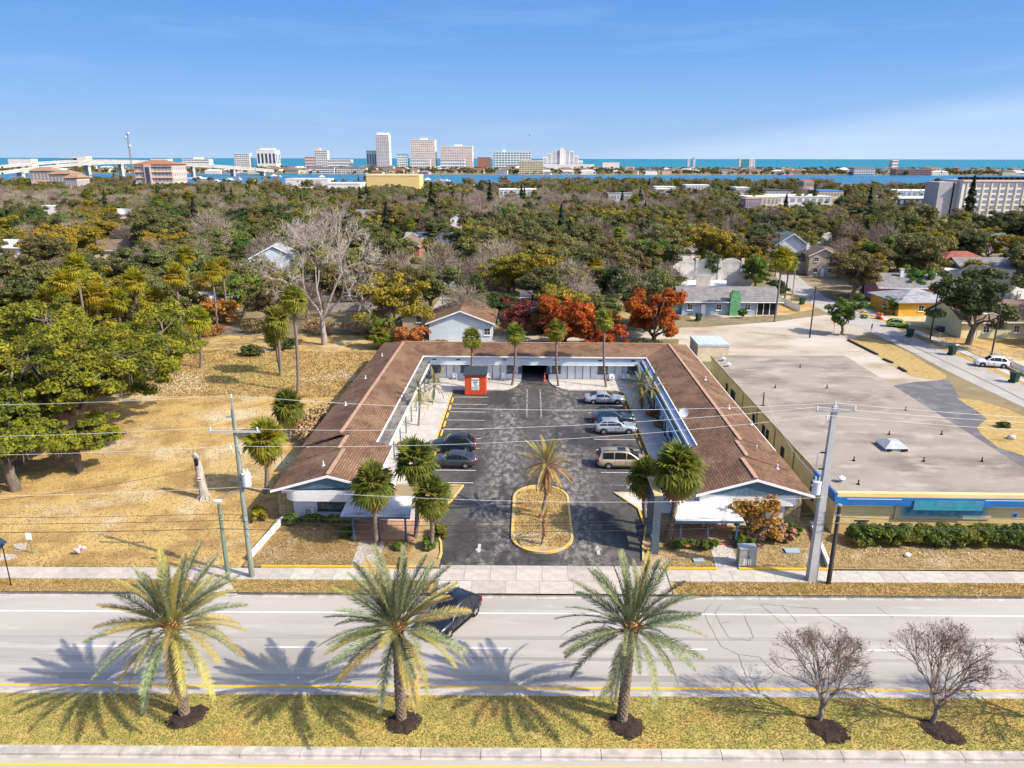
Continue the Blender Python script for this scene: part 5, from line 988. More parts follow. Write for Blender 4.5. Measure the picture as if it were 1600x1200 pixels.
# boats
def boat(label, px, py, L=11, Y=None, mast_=0):
    x, y = G(px, py, .35); t = thing('motor_boat' if not mast_ else 'sailing_boat', label, 'boat', (x, y, .35), random.uniform(-.6, .6), 'boats on the river'); m = MB(); w = L * .15
    m.prism([(-L / 2, -w), (L * .2, -w), (L / 2, 0), (L * .2, w), (-L / 2, w)], -.2, 1.3); part(m, 'hull', M_hw, t); m = MB(); m.prism([(-L * .25, -w * .7), (L * .1, -w * .7), (L * .2, 0), (L * .1, w * .7), (-L * .25, w * .7)], 1.302, 2.8); part(m, 'cabin', M_hw, t); m = MB(); m.prism([(-L * .22, -w * .72), (L * .09, -w * .72), (L * .09, w * .72), (-L * .22, w * .72)], 1.9, 2.4); part(m, 'cabin_window', M_gwin, t)
    if mast_: m = MB(); m.cyl((0, 0), .12, 1.3, 15, 5); part(m, 'mast', M_steel, t)
for px, py, L, ms, lb in ((310, 279, 26, 0, 'long white motor yacht moored below the bridge'), (360, 281.5, 14, 0, 'white motor boat moored right of the long yacht'), (374, 281, 12, 1, 'white sailing boat at the marina near the bridge end'), (394, 283, 12, 0, 'white motor boat at the right end of the marina'), (428, 275, 10, 0, 'small white boat out on the river, left of two'), (437, 276.5, 10, 0, 'small white boat out on the river, right of two'), (503, 276.5, 9, 0, 'lone small boat in mid river'), (668, 281, 10, 0, 'dark hulled small boat right of the yellow warehouse'), (687, 283, 14, 1, 'white sailing boat right of the yellow warehouse'), (697, 283.5, 12, 0, 'white boat beside the sailing boat right of the warehouse'), (338, 284, 13, 0, 'white boat in front of the long yacht')): boat(lb, px, py, L, None, ms)
# ------------------------------------------------------------ foliage
L_olive = leafmat('olive_leaves', (.205, .200, .066), (.118, .122, .044), (.29, .27, .085), scale=.35, rand=.28)
L_dark = leafmat('dark_green_leaves', (0.096, 0.128, 0.038), (0.054, 0.077, 0.027), (0.160, 0.184, 0.051), scale=.4, rand=.25)
L_gold = leafmat('golden_green_leaves', (0.329, 0.259, 0.028), (0.182, 0.161, 0.031), (0.462, 0.336, 0.034), scale=.4, rand=.12)
L_liveoak = leafmat('live_oak_leaves', (.245, .240, .022), (.105, .125, .018), (.36, .315, .028), scale=.5, rand=.12)
L_bright = leafmat('bright_green_leaves', (0.136, 0.208, 0.032), (0.072, 0.120, 0.026), (0.240, 0.288, 0.042), scale=.5, rand=.2)
L_orange = leafmat('orange_autumn_leaves', (.50, .145, .024), (.33, .085, .018), (.56, .24, .035), scale=.6, rand=.08, trans=.4)
L_rust = leafmat('rust_leaves', (.50, .22, .06), (.36, .14, .04), (.58, .30, .10), scale=.6, rand=.1)
L_pink = leafmat('dusky_red_leaves', (.27, .085, .055), (.17, .05, .036), (.34, .15, .10), scale=.6, rand=.1)
L_twig = leafmat('bare_twigs', (0.286, 0.227, 0.176), (0.195, 0.156, 0.124), (0.390, 0.325, 0.260), scale=.3, rand=.22, trans=.0, rough=.9)
L_paletwig = leafmat('pale_twigs', (.50, .45, .39), (.37, .33, .285), None, scale=.5, rand=.1, trans=0, rough=.9)
L_moss = leafmat('hanging_moss', (.22, .215, .17), (.14, .14, .11), None, scale=1, rand=.1, rough=.9)
L_sabal = leafmat('fan_palm_leaves', (.25, .265, .042), (.135, .165, .03), (.42, .39, .05), scale=1.2, rand=.16, trans=.55)
L_sabaly = leafmat('yellow_fan_palm_leaves', (0.351, 0.305, 0.023), (0.208, 0.215, 0.023), (0.494, 0.364, 0.031), scale=1.0, rand=.15, trans=.45)
L_date = leafmat('date_palm_leaflets', (.225, .245, .125), (.085, .115, .058), (.34, .33, .13), scale=7, rand=.2, trans=.1)
L_datey = leafmat('yellowing_date_leaflets', (.42, .35, .10), (.27, .25, .08), (.52, .36, .06), scale=7, rand=.16, trans=.25)
L_dry = leafmat('dead_palm_leaves', (.38, .25, .10), (.25, .155, .065), (.48, .33, .13), scale=1.2, rand=.15, trans=.2, rough=.9)
L_hedge = leafmat('hedge_leaves', (0.128, 0.188, 0.033), (0.072, 0.112, 0.026), (0.270, 0.270, 0.039), scale=.7, rand=.05)
L_drybrush = leafmat('dry_brush', (0.414, 0.270, 0.144), (0.287, 0.184, 0.098), (0.529, 0.380, 0.207), scale=.6, rand=.12, trans=.1, rough=.9)
L_conifer = leafmat('conifer_needles', (0.064, 0.088, 0.038), (0.042, 0.058, 0.027), (0.112, 0.120, 0.048), scale=.6, rand=.2)
M_palmtrunk = mat('palm_trunk', (.26, .215, .17), (.15, .12, .095), scale=6, stretch=(1, 1, 2.5), rough=.95, bump=.5)
M_datetrunk = mat('date_palm_boots', (.26, .20, .14), (.14, .105, .075), scale=5, rough=.95, bump=.4)
def leaf_quads(C, N, size, rng, aspect=1.6, jitter=.7):
    n = len(C); N = N + rng.normal(size=(n, 3)) * jitter; N /= np.linalg.norm(N, axis=1, keepdims=True) + 1e-9
    t = np.cross(N, rng.normal(size=(n, 3))); t /= np.linalg.norm(t, axis=1, keepdims=True) + 1e-9; b = np.cross(N, t)
    s = (np.asarray(size) * rng.uniform(.6, 1.35, n))[:, None] if np.ndim(size) == 0 else size[:, None]
    t = t * s * aspect * .5; b = b * s * .5
    return np.stack([C - t - b * .5, C + t * .1 - b, C + t + b * .3, C - t * .1 + b], axis=1)
def twig_quads(A, B, w, rng):
    d = B - A; s = np.cross(d, rng.normal(size=A.shape)); s /= np.linalg.norm(s, axis=1, keepdims=True) + 1e-9; s = s * (np.asarray(w).reshape(-1, 1) if np.ndim(w) else w) * .5
    return np.stack([A - s, A + s, B + s * .4, B - s * .4], axis=1)
def sph(n, rng):
    v = rng.normal(size=(n, 3)); return v / np.linalg.norm(v, axis=1, keepdims=True)
def clump_crown(rng, centers, radii, n_per, leaf, flat=.75, up=.25, jitter=.65):
    """clumps of leaves: each a broken shell of leaf faces turned outwards"""
    Q = []
    for c, r in zip(centers, radii):
        k = max(4, int(n_per * (r / np.mean(radii)) ** 2)); d = sph(k, rng); d[:, 2] = np.abs(d[:, 2]) * 1.0 - (rng.random(k) < .35) * np.abs(d[:, 2]) * 1.3
        rad = r * (rng.random(k) ** .4)[:, None]; C = np.asarray(c) + d * rad * np.array([1, 1, flat]); N = d * np.array([1, 1, 1.2]) + np.array([0, 0, up]); Q.append(leaf_quads(C, N, leaf, rng, jitter=jitter))
    return np.concatenate(Q)
def limb(mb, a, b, r0, r1, rng, n=4, wob=.12, sides=6):
    a = np.array(a, float); b = np.array(b, float); L = np.linalg.norm(b - a); P = []
    for i in range(n + 1):
        t = i / n; p = a + (b - a) * t + rng.normal(size=3) * wob * L * (0 if i in (0, n) else 1) * .5; p[2] += L * .10 * math.sin(math.pi * t); P.append(p)
    mb.tube(P, [r0 + (r1 - r0) * i / n for i in range(n + 1)], sides, cap=False); return P
def broad_tree(seed, H, R, trunk_h, K, n_per, leaf, mats, flat=.7, crown_h=None, barkm=None, openness=.0, cr=None):
    """returns (trunk mesh, crown mesh): limbs reach to every clump of the crown"""
    rng = np.random.default_rng(seed); ch = crown_h or (H - trunk_h); cz = trunk_h + ch * .45; mb = MB(); base = np.array([0, 0, 0.]); fork = np.array([rng.normal() * .3, rng.normal() * .3, trunk_h])
    limb(mb, base - [0, 0, .2], fork, R * .07 + .12, R * .05 + .08, rng, 4, .08, 7)
    cs = []; rs = []
    for i in range(K):
        d = sph(1, rng)[0]; d[2] = rng.uniform(-.78, 1.0); u = rng.uniform(.62, .98) if rng.random() < .8 else rng.uniform(.25, .6)
        a = math.atan2(d[1], d[0]); wob = 1 + .22 * math.sin(3 * a + seed) + .14 * math.sin(5 * a + 2 * seed)
        c = np.array([d[0] * R * u * wob, d[1] * R * u * wob, cz + d[2] * ch * .52 * u]); cs.append(c); rs.append((cr or R * .27) * rng.uniform(.65, 1.3))
    order = rng.permutation(K)[:max(8, K // 3)]
    hubs = [fork + np.array([math.cos(a), math.sin(a), .7]) * R * .33 for a in np.arange(5) * 1.257 + rng.random()]
    for h in hubs: limb(mb, fork, h, R * .035 + .06, R * .02 + .03, rng, 3, .15, 5)
    for i in order:
        h = min(hubs, key=lambda q: np.linalg.norm(q - cs[i])); limb(mb, h, cs[i], R * .016 + .03, .03, rng, 3, .18, 4)
    P = clump_crown(rng, cs, rs, n_per, leaf, flat)
    tm = mb.mesh('trunk'); tm.materials.append(barkm or M_bark); cm = quads_np('crown', P, mats); return tm, cm
def bare_crown(seed, H, R, trunk_h, depth, barkm, twigm, spread=.55, twig_n=5, w=.03, first=5, min_r=.02, r0=None, twl=.9, sides=5, droop=0.0, multi=0, shrink=(.62, .80), dirs=None):
    """leafless tree by repeated forking; limbs are tubes, the last order thin faces"""
    rng = np.random.default_rng(seed); mb = MB(); TA = []; TB = []; TW = []; tips = []
    def grow(p, d, L, r, lv):
        q = p + d * L; mid = p + d * L * .5 + rng.normal(size=3) * L * .06
        if r > min_r: mb.tube([p, mid, q], [r, r * .86, r * .74], sides if r > .08 else 3, cap=False)
        else: TA.extend([p, mid]); TB.extend([mid, q]); TW.extend([max(r * 2, w), max(r * 1.6, w)])
        if lv == 0:
            for _ in range(twig_n):
                e = d + rng.normal(size=3) * .55; e /= np.linalg.norm(e); s = p + (q - p) * rng.random(); en = s + e * twl * rng.uniform(.5, 1.2); TA.append(s); TB.append(en); TW.append(w); tips.append(en)
            tips.append(q); return
        k = 2 if rng.random() < .55 else 3
        for i in range(k):
            e = d + rng.normal(size=3) * spread; e[2] = e[2] * .9 + .12 - droop; e /= np.linalg.norm(e); grow(q, e, L * rng.uniform(*shrink), r * rng.uniform(.58, .76), lv - 1)
        if lv <= 2 and rng.random() < .6:
            e = d + rng.normal(size=3) * .8; e /= np.linalg.norm(e); grow(mid, e, L * .5, r * .4, max(0, lv - 2))
    r0 = r0 or R * .06; fork = np.array([0, 0, trunk_h])
    mb2 = MB(); limb(mb2, (0, 0, -.2), fork, r0 * 1.5, r0, rng, 4, .05, 8)
    for i in range(len(dirs) if dirs else first):
        a = 2 * math.pi * (i + rng.random() * .5) / first; d = np.array(dirs[i]) if dirs else np.array([math.cos(a) * spread, math.sin(a) * spread, 1.0 - .3 * rng.random()]) ; d /= np.linalg.norm(d); grow(fork - [0, 0, .05], d, (H - trunk_h) * .33, r0 * .62, depth)
    P = np.concatenate([mb_quads(mb), twig_quads(np.array(TA), np.array(TB), np.array(TW), rng)]) if TA else mb_quads(mb)
    n1 = len(mb.f); cm = quads_np('crown', P, [barkm, twigm], np.concatenate([np.zeros(n1, int), np.ones(len(P) - n1, int)])); tm = mb2.mesh('trunk'); tm.materials.append(barkm); return tm, cm, np.array(tips)
def haze_bare(seed, H, R, trunk_h, n, mats, barkm, w=.05, ln=1.1):
    """far leafless tree: a rounded cloud of fine twigs on a forked trunk"""
    rng = np.random.default_rng(seed); mb = MB(); fork = np.array([0, 0, trunk_h]); limb(mb, (0, 0, -.2), fork, R * .06 + .1, R * .05, rng, 3, .06, 6); hubs = []
    for i in range(9):
        d = sph(1, rng)[0]; d[2] = abs(d[2]) * .9 + .25; h = fork + d * np.array([R * .75, R * .75, (H - trunk_h) * .72]); limb(mb, fork, h, R * .03 + .04, .04, rng, 3, .15, 4); hubs.append(h)
    d = sph(n, rng); d[:, 2] = np.abs(d[:, 2]) - .12; rad = rng.random(n) ** .45; C = fork + np.stack([d[:, 0] * R * rad, d[:, 1] * R * rad, d[:, 2] * (H - trunk_h) * rad], 1); e = d * .8 + rng.normal(size=(n, 3)) * .5 + [0, 0, .35]; e /= np.linalg.norm(e, axis=1, keepdims=True)
    P = twig_quads(C, C + e * ln * rng.uniform(.5, 1.3, (n, 1)), w * rng.uniform(.6, 1.5, n), rng); tm = mb.mesh('trunk'); tm.materials.append(barkm); return tm, quads_np('crown', P, mats)
def fan_leaf(seed, L=1.0, pet=.8, n=13, droop=.5, m=None, w=.075):
    """fan palm leaf along +X: petiole and a fan of folded blades with drooping tips"""
    rng = np.random.default_rng(seed); Q = []
    Q.append([(0, -.02, 0), (pet, -.015, .0), (pet, .015, .0), (0, .02, 0)])
    for i in range(n):
        u = (i + .5) / n * 2 - 1; a = u * 2.0; l = L * (1 - .25 * abs(u) ** 2) * rng.uniform(.88, 1.08); d = np.array([math.cos(a), math.sin(a), 0]); s = np.array([-math.sin(a), math.cos(a), 0]) * w
        p0 = np.array([pet - .02, 0, 0.]); z1 = .10 - .10 * abs(u); p1 = p0 + d * l * .55 + np.array([0, 0, z1 - droop * .05]); p2 = p0 + d * l * .92 + np.array([0, 0, z1 - droop * .34 * rng.uniform(.7, 1.4)]); up = np.array([0, 0, .03 * (-1) ** i])
        Q.append([p0 - s * .2, p1 - s + up, p1 + s - up, p0 + s * .2]); Q.append([p1 - s + up, p2 - s * .12, p2 + s * .12, p1 + s - up])
    return np.array(Q, float)
def xf(Q, rz, tilt, roll=0, scale=1.0, off=(0, 0, 0)):
    M = (Matrix.Rotation(rz, 3, 'Z') @ Matrix.Rotation(-tilt, 3, 'Y') @ Matrix.Rotation(roll, 3, 'X')); A = np.array(M); return (Q * scale) @ A.T + np.array(off)
FANQ = [fan_leaf(s, 1.0, .75, 13, d) for s, d in ((1, .4), (2, .7), (3, 1.1), (4, 1.5))]
def palm_trunk(H, r=.17, lean=(0, 0), seed=0, mt=None, boots=.25):
    rng = np.random.default_rng(seed); mb = MB(); n = 10; P = []; 
    for i in range(n + 1):
        t = i / n; P.append((lean[0] * (t + .25 * math.sin(math.pi * t * 1.3)) , lean[1] * t ** 1.3, -.15 + (H + .15) * t))
    mb.tube(P, [r * 1.35] + [r * (1.05 - .12 * i / n) for i in range(1, n)] + [r * 1.25], 9)
    k = int(H / .3)
    for i in range(k):
        t = (i + .5) / k; j = min(n - 1, int(t * n)); f = t * n - j; p = np.array(P[j]) * (1 - f) + np.array(P[j + 1]) * f; mb.tube([(p[0], p[1], p[2] - .03), (p[0], p[1], p[2] + .05)], [r * 1.10, r * 1.16], 9, cap=False)
    top = np.array(P[-1])
    for i in range(int(boots * 60)):
        a = 2.4 * i; z = top[2] - .02 * i * 1.3; mb.tube([(top[0] + r * .9 * math.cos(a), top[1] + r * .9 * math.sin(a), z), (top[0] + r * 1.9 * math.cos(a), top[1] + r * 1.9 * math.sin(a), z + .22)], [.05, .03], 4, cap=False)
    me = mb.mesh('trunk'); me.materials.append(mt or M_palmtrunk); return me, top
def sabal_crown(seed, n=42, L=1.0, dead=8, m=None):
    rng = np.random.default_rng(seed); Q = []; mi = []
    for i in range(n):
        t = i / n; tilt = R_(82 - 128 * t ** .9 + rng.normal() * 6); rz = 2.39996 * i + rng.normal() * .15; q = FANQ[min(3, int(t * 3.2 + rng.random() * .8))]; q = xf(q, rz, tilt, rng.normal() * .25, L * rng.uniform(.85, 1.15), (0, 0, .15 - .25 * t)); Q.append(q); mi += [0] * len(q)
    for i in range(dead):
        q = xf(FANQ[3], 2.4 * i + rng.random(), R_(-62 - 16 * rng.random()), 0, L * rng.uniform(.7, .95), (0, 0, -.25)); Q.append(q); mi += [1] * len(q)
    return quads_np('crown', np.concatenate(Q), [m or L_sabal, L_dry], mi)
# ------------------------------------------------------------ date palms of the median: every frond a part
def pinnate(seed, L=4.2, curve=1.0, n=58, ll=.52, stiff=.5):
    """feather frond along +X; rachis bends down by curve"""
    rng = np.random.default_rng(seed); Q = []; rach = []
    for i in range(13):
        t = i / 12; a = -curve * t ** 1.5; rach.append((L * (t - .18 * curve * t ** 2.4 * .5), 0, L * (-.42 * curve * t ** 2.1)))
    R = np.array(rach)
    for i in range(12):
        w0, w1 = .045 * (1 - i / 13) + .008, .045 * (1 - (i + 1) / 13) + .008
        a, b = R[i], R[i + 1]; Q.append([a + (0, -w0, 0), b + (0, -w1, 0), b + (0, w1, 0), a + (0, w0, 0)]); 
    for i in range(n):
        t = .16 + .84 * (i / (n - 1)) ** .95; f = t * 12; j = min(11, int(f)); p = R[j] + (R[j + 1] - R[j]) * (f - j); d = (R[j + 1] - R[j]); d /= np.linalg.norm(d); l = ll * (math.sin(math.pi * min(1, t * .80 + .17)) ** .6) * rng.uniform(.85, 1.1)
        for s in (-1, 1):
            e = d * rng.uniform(.7, .95) + np.array([0, s * .66, rng.uniform(.10, .36)]); e[1] *= rng.uniform(.8, 1.15); e /= np.linalg.norm(e); tip = p + e * l - np.array([0, 0, .10 * l]); wv = d * .0215
            Q.append([p - wv, p + wv, p + e * l * .55 + wv * 1.1, p + e * l * .55 - wv * .9]); Q.append([p + e * l * .55 - wv * .9, p + e * l * .55 + wv * 1.1, tip, tip])
    return np.array(Q, float)
FR = {}
for nm, mm in (('g', L_date), ('y', L_datey), ('d', L_dry)):
    for k, cv in enumerate((.25, .5, .8, 1.1)):
        q = pinnate(10 + k, 4.1, cv, 78, .62); FR[nm, k] = quads_np('frond', q, mm)
def date_palm(label, x, y, H, nfr, seed, yellow=.35, lean=(0, 0), L=1.0, dead=0):
    rng = np.random.default_rng(seed); t = thing('date_palm', label, 'palm tree', (x, y, .2), 0, 'date palms along the median')
    mb = MB(); P = []; n = 14
    for i in range(n + 1): u = i / n; P.append((lean[0] * u, lean[1] * u, -.2 + (H + .2) * u))
    mb.tube(P, [.36] + [.262 - .03 * i / n for i in range(1, n)] + [.33], 12); k = 0
    rows = int(H / .15)
    for j in range(rows):
        u = (j + .5) / rows; zc = H * u; rr = .252 - .03 * u + (.12 * max(0, u - .82) / .18)
        for i in range(9):
            a = 2 * math.pi * (i + .5 * (j % 2)) / 9; ca, sa = math.cos(a), math.sin(a); cx, cy = lean[0] * u, lean[1] * u; w = .075; o = .05 + .03 * rng.random() + .06 * max(0, u - .85) / .15
            b0 = [(cx + rr * ca - w * sa, cy + rr * sa + w * ca, zc - .07), (cx + rr * ca + w * sa, cy + rr * sa - w * ca, zc - .07), (cx + (rr + o) * ca, cy + (rr + o) * sa, zc + .075), (cx + rr * ca + w * sa, cy + rr * sa - w * ca, zc + .08), (cx + rr * ca - w * sa, cy + rr * sa + w * ca, zc + .08)]
            mb.raw(b0, [(0, 2, 1), (1, 2, 3), (0, 4, 2), (4, 3, 2)])
    part(mb, 'trunk', M_datetrunk, t); c = Vector((lean[0], lean[1], H))
    hb = MB(); hb.ball((c.x, c.y, c.z - .05), .36, .36, .55, 10, 6)
    for i in range(34): a = 2.4 * i; hb.tube([(c.x + .2 * math.cos(a), c.y + .2 * math.sin(a), c.z - .3 + .012 * i), (c.x + .62 * math.cos(a), c.y + .62 * math.sin(a), c.z - .02 + .02 * i)], [.05, .025], 4, cap=False)
    part(hb, 'crown_heart', mat('orange_frond_bases', (.36, .19, .06), (.24, .13, .05), scale=5), t)
    for i in range(nfr):
        u = i / (nfr - 1); el = 84 - 106 * u ** 1.05 + rng.normal() * 5; k = 0 if u < .18 else (1 if u < .48 else (2 if u < .78 else 3)); kind = 'y' if rng.random() < yellow * (.25 + 1.5 * u) else 'g'
        if u > 1 - dead: kind = 'd'
        a = 2.39996 * i + rng.normal() * .13
        o = ob('frond', FR[kind, k], None, t, loc=c + Vector((.18 * math.cos(a), .18 * math.sin(a), .25 - .45 * u))); s = rng.uniform(.86, 1.04) * L * (.85 if u < .1 else 1); o.scale = (s,) * 3
        o.rotation_euler = (Matrix.Rotation(a, 3, 'Z') @ Matrix.Rotation(-R_(el), 3, 'Y') @ Matrix.Rotation(rng.normal() * .35, 3, 'X')).to_euler()
    return t
date_palm('leftmost of the three tall feather palms on the median, yellowest with one dead hanging frond', -18.4, 32.35, 5.55, 62, 3, .5, (-.05, .1), 1.0)
date_palm('middle feather palm on the median, in front of the black car', -6.65, 32.3, 5.75, 62, 4, .32, (.0, .05))
date_palm('rightmost feather palm on the median, greenest crown', 5.15, 32.5, 5.75, 56, 8, .04, (.25, .1), .96)
# mulch rings
def mulch(label, x, y, rx, ry, rot):
    rng = np.random.default_rng(int(x * 10) % 97); n = 26; mb = MB(); M = Matrix.Rotation(rot, 2)
    ring = [M @ Vector((rx * math.cos(2 * math.pi * k / n), ry * math.sin(2 * math.pi * k / n))) * (1 + .07 * rng.normal()) for k in range(n)]
    vs = [(0, 0, .16)] + [(p.x * .55, p.y * .55, .13 + .03 * rng.random()) for p in ring] + [(p.x, p.y, -.03) for p in ring]
    mb.raw(vs, [(0, 1 + k, 1 + (k + 1) % n) for k in range(n)] + [(1 + k, 1 + n + k, 1 + n + (k + 1) % n, 1 + (k + 1) % n) for k in range(n)])
    for _ in range(150): a = rng.random() * 6.28; r = rng.random() ** .5 * .97; p = M @ Vector((rx * r * math.cos(a), ry * r * math.sin(a))); mb.obox((p.x, p.y, .13 - .13 * r + .02), .10, .035, .03, rng.random() * 6)
    o = ob('mulch_ring', mb.mesh('mulch_ring'), M_mulch, loc=(x, y, .20)); tag(o, label, 'mulch ring', 'mulch rings on the median')
mulch('dark mulch ring round the leftmost feather palm', -18.2, 32.2, 1.25, .95, .45); mulch('dark mulch ring round the middle feather palm', -6.5, 32.15, 1.15, .98, .2); mulch('dark mulch ring round the rightmost feather palm', 5.3, 32.25, 1.15, 1.0, -.1); mulch('dark mulch ring round the bare tree left of the far right one', 15.9, 32.3, 1.3, .95, -.5); mulch('dark mulch ring round the far right bare tree in full view', 21.85, 32.3, 1.2, .9, -.55); mulch('dark mulch ring cut by the right edge of the picture', 27.9, 32.6, 1.2, .95, -.4)
# crape myrtles: bare, many stemmed, tipped with dark seed heads
def crape(label, x, y, seed, H=4.6):
    tm, cm, tips = bare_crown(seed, H, 1.1, .95, 6, mat('crape_bark', (.25, .195, .16), (.17, .13, .11), scale=4), leafmat('crape_twigs', (.19, .125, .105), (.13, .083, .07), None, rand=.05, trans=0), spread=.33, twig_n=2, w=.0085, first=7, min_r=.009, r0=.115, twl=.36, sides=5, shrink=(.66, .86))
    t = thing('crape_myrtle', label, 'bare tree', (x, y, .22), seed, 'crape myrtles on the median'); ob('trunk', tm, None, t); ob('crown', cm, None, t)
    rng = np.random.default_rng(seed); tp = tips[(tips[:, 2] > H * .42)]; tp = tp[rng.permutation(len(tp))[:150]]; C = np.repeat(tp, 7, 0) + rng.normal(size=(len(tp) * 7, 3)) * .045; ob('seed_heads', quads_np('seed_heads', leaf_quads(C, rng.normal(size=C.shape), .05, rng, 1.2), mat('dark_seed_heads', (.035, .026, .024), rough=.9)), None, t, kind='stuff')
crape('leafless crape myrtle on the median, nearest the right hand feather palm', 15.75, 32.75, 21); crape('leafless crape myrtle on the median near the right edge of the picture', 21.75, 32.75, 25, 4.8); crape('leafless crape myrtle mostly cut off by the right picture edge', 27.85, 33.0, 29)
# ------------------------------------------------------------ fan palms
TR = {}
def sabal(label, x, y, H, seed, L=1.15, n=42, dead=8, lean=(0, 0), m=None, parts=False, cat='palm tree', group='cabbage palms', name='fan_palm', z=0, r=.17, boots=.25):
    t = thing(name, label, cat, (x, y, z), 0, group); tm, top = palm_trunk(H, r, lean, seed, None, boots); ob('trunk', tm, None, t)
    if not parts: ob('crown', sabal_crown(seed, n, L, dead, m), None, t, loc=top)
    else:
        rng = np.random.default_rng(seed)
        for i in range(n + dead):
            a = 2.39996 * i + rng.normal() * .15
            if i < n: u = i / n; tilt = R_(84 - 128 * u ** .9 + rng.normal() * 6); k = min(3, int(u * 3.2 + rng.random() * .8)); me = FM[(m or L_sabal).name, k]; zz = .15 - .25 * u
            else: tilt = R_(-62 - 16 * rng.random()); me = FM[L_dry.name, 3]; zz = -.3
            o = ob('fan_leaf', me, None, t, loc=Vector(top) + Vector((0, 0, zz))); o.scale = (L * rng.uniform(.85, 1.15),) * 3; o.rotation_euler = (Matrix.Rotation(a, 3, 'Z') @ Matrix.Rotation(-tilt, 3, 'Y') @ Matrix.Rotation(rng.normal() * .25, 3, 'X')).to_euler()
    return t
FQ = [fan_leaf(40 + s, 1.0, .7, 18, d, w=.085) for s, d in ((1, .35), (2, .6), (3, 1.0), (4, 1.4))]
FM = {(m.name, k): quads_np('fan_leaf', FQ[k], m) for m in (L_sabal, L_sabaly, L_dry) for k in range(4)}
sabal('rearmost of the three fan palms in front of the office', -8.9, 52.2, 6.6, 1, 1.2, 44, 8, (.4, 0), parts=True); sabal('fan palm at the edge of the office porch roof', -11.75, 51.0, 5.2, 2, 1.15, 44, 6, (.0, 0), parts=True); sabal('fan palm nearest the drive of the three in front of the office', -7.45, 50.6, 4.5, 3, 1.05, 42, 10, (.25, 0), parts=True)
sabal('biggest fan palm in front of the right hand motel gable', 11.0, 52.0, 6.3, 4, 1.35, 48, 6, (.55, 0), L_sabal, True, r=.22); sabal('smaller fan palm between the pylon sign and the big right hand fan palm', 9.9, 55.0, 4.4, 5, 1.05, 40, 10, (-.5, 0), None, True)
sabal('short fan palm beside the left motel wing, farther of two', -25.4, 73.0, 3.7, 6, 1.25, 46, 4, (0, 0), L_sabal, True); sabal('fan palm on a thicker trunk beside the left motel wing, nearer of two', -23.7, 60.2, 5.1, 7, 1.25, 46, 8, (.5, 0), L_sabaly, True)
for x, y, H, lx, sd, lb in ((-8.3, 92.6, 6.6, 1.2, 11, 'slender fan palm behind the red shed, first of the four along the back wing'), (-2.2, 93.5, 7.0, .6, 12, 'slender fan palm left of the passage, second of the four along the back wing'), (4.0, 93.4, 7.5, -.5, 13, 'slender fan palm right of the passage, third of the four along the back wing'), (10.3, 93.2, 9.0, -.7, 14, 'tallest slender fan palm behind the silver coupe, fourth along the back wing')): sabal(lb, x, y, H, sd, .92, 40, 7, (lx, 0), r=.14, z=.15)
for x, y, H, lx, sd, L, m, dd, lb in ((-61.6, 111.5, 10.8, .9, 15, 1.3, L_sabaly, 12, 'tall fan palm behind the live oak, leftmost of the field palms with a bare trunk'), (-53.5, 108.9, 12.0, .6, 16, 1.25, L_sabaly, 8, 'tallest slender fan palm in the field behind the live oak'), (-66.0, 139, 11.2, 1.0, 17, 1.3, L_sabaly, 8, 'tall yellow fan palm farther back beside the tallest one'), (-53.7, 105.2, 5.0, 0, 18, 1.35, L_sabaly, 16, 'stout fan palm with a thick shaggy trunk in the field'), (-47.3, 101.1, 7.0, .6, 19, 1.3, L_sabaly, 6, 'fan palm with a straight brown trunk right of the stout shaggy one'), (-34.4, 97.3, 8.0, .2, 20, 1.3, L_sabal, 12, 'dark fan palm with a double crown, left of the lone tall palm by the motel'), (-29.8, 90.1, 12.0, .5, 21, 1.25, L_sabal, 5, 'tall lone fan palm nearest the left motel wing'), (-34.6, 98.2, 6.2, -.4, 22, 1.3, L_sabal, 10, 'lower fan palm sharing its foot with the dark double crowned one')): sabal(lb, x, y, H, sd, L, 42, dd, (lx, 0), m, r=.2 if dd < 14 else .34)
for k, (px, py, top, L) in enumerate(((118, 560, 443, 1.4), (140, 555, 418, 1.3), (105, 550, 452, 1.3), (250, 550, 470, 1.4), (340, 520, 425, 1.2), (232, 535, 482, 1.3), (160, 540, 462, 1.4), (85, 545, 470, 1.4), (190, 530, 470, 1.4), (355, 505, 418, 1.2))):
    x, y = G(px, py); z = GY(px, top, y)[2]; sabal('yellow green fan palm, ' + ('one of the thicket behind the live oaks, at the far left', 'tallest of the thicket behind the live oaks', 'second from the left in the thicket behind the live oaks', 'low and broad, in front of the slender tall palms', 'in the trees right of the tall yellow palms', 'low, between the leftmost field palm and the slender ones', 'in the middle of the palm thicket on the left', 'half buried in the left hand thicket', 'beside the leftmost field palm in the thicket', 'farther back, right of the tall yellow palms')[k], x, y, z, 60 + k, L, 40, 10, (.3, 0), L_sabaly)
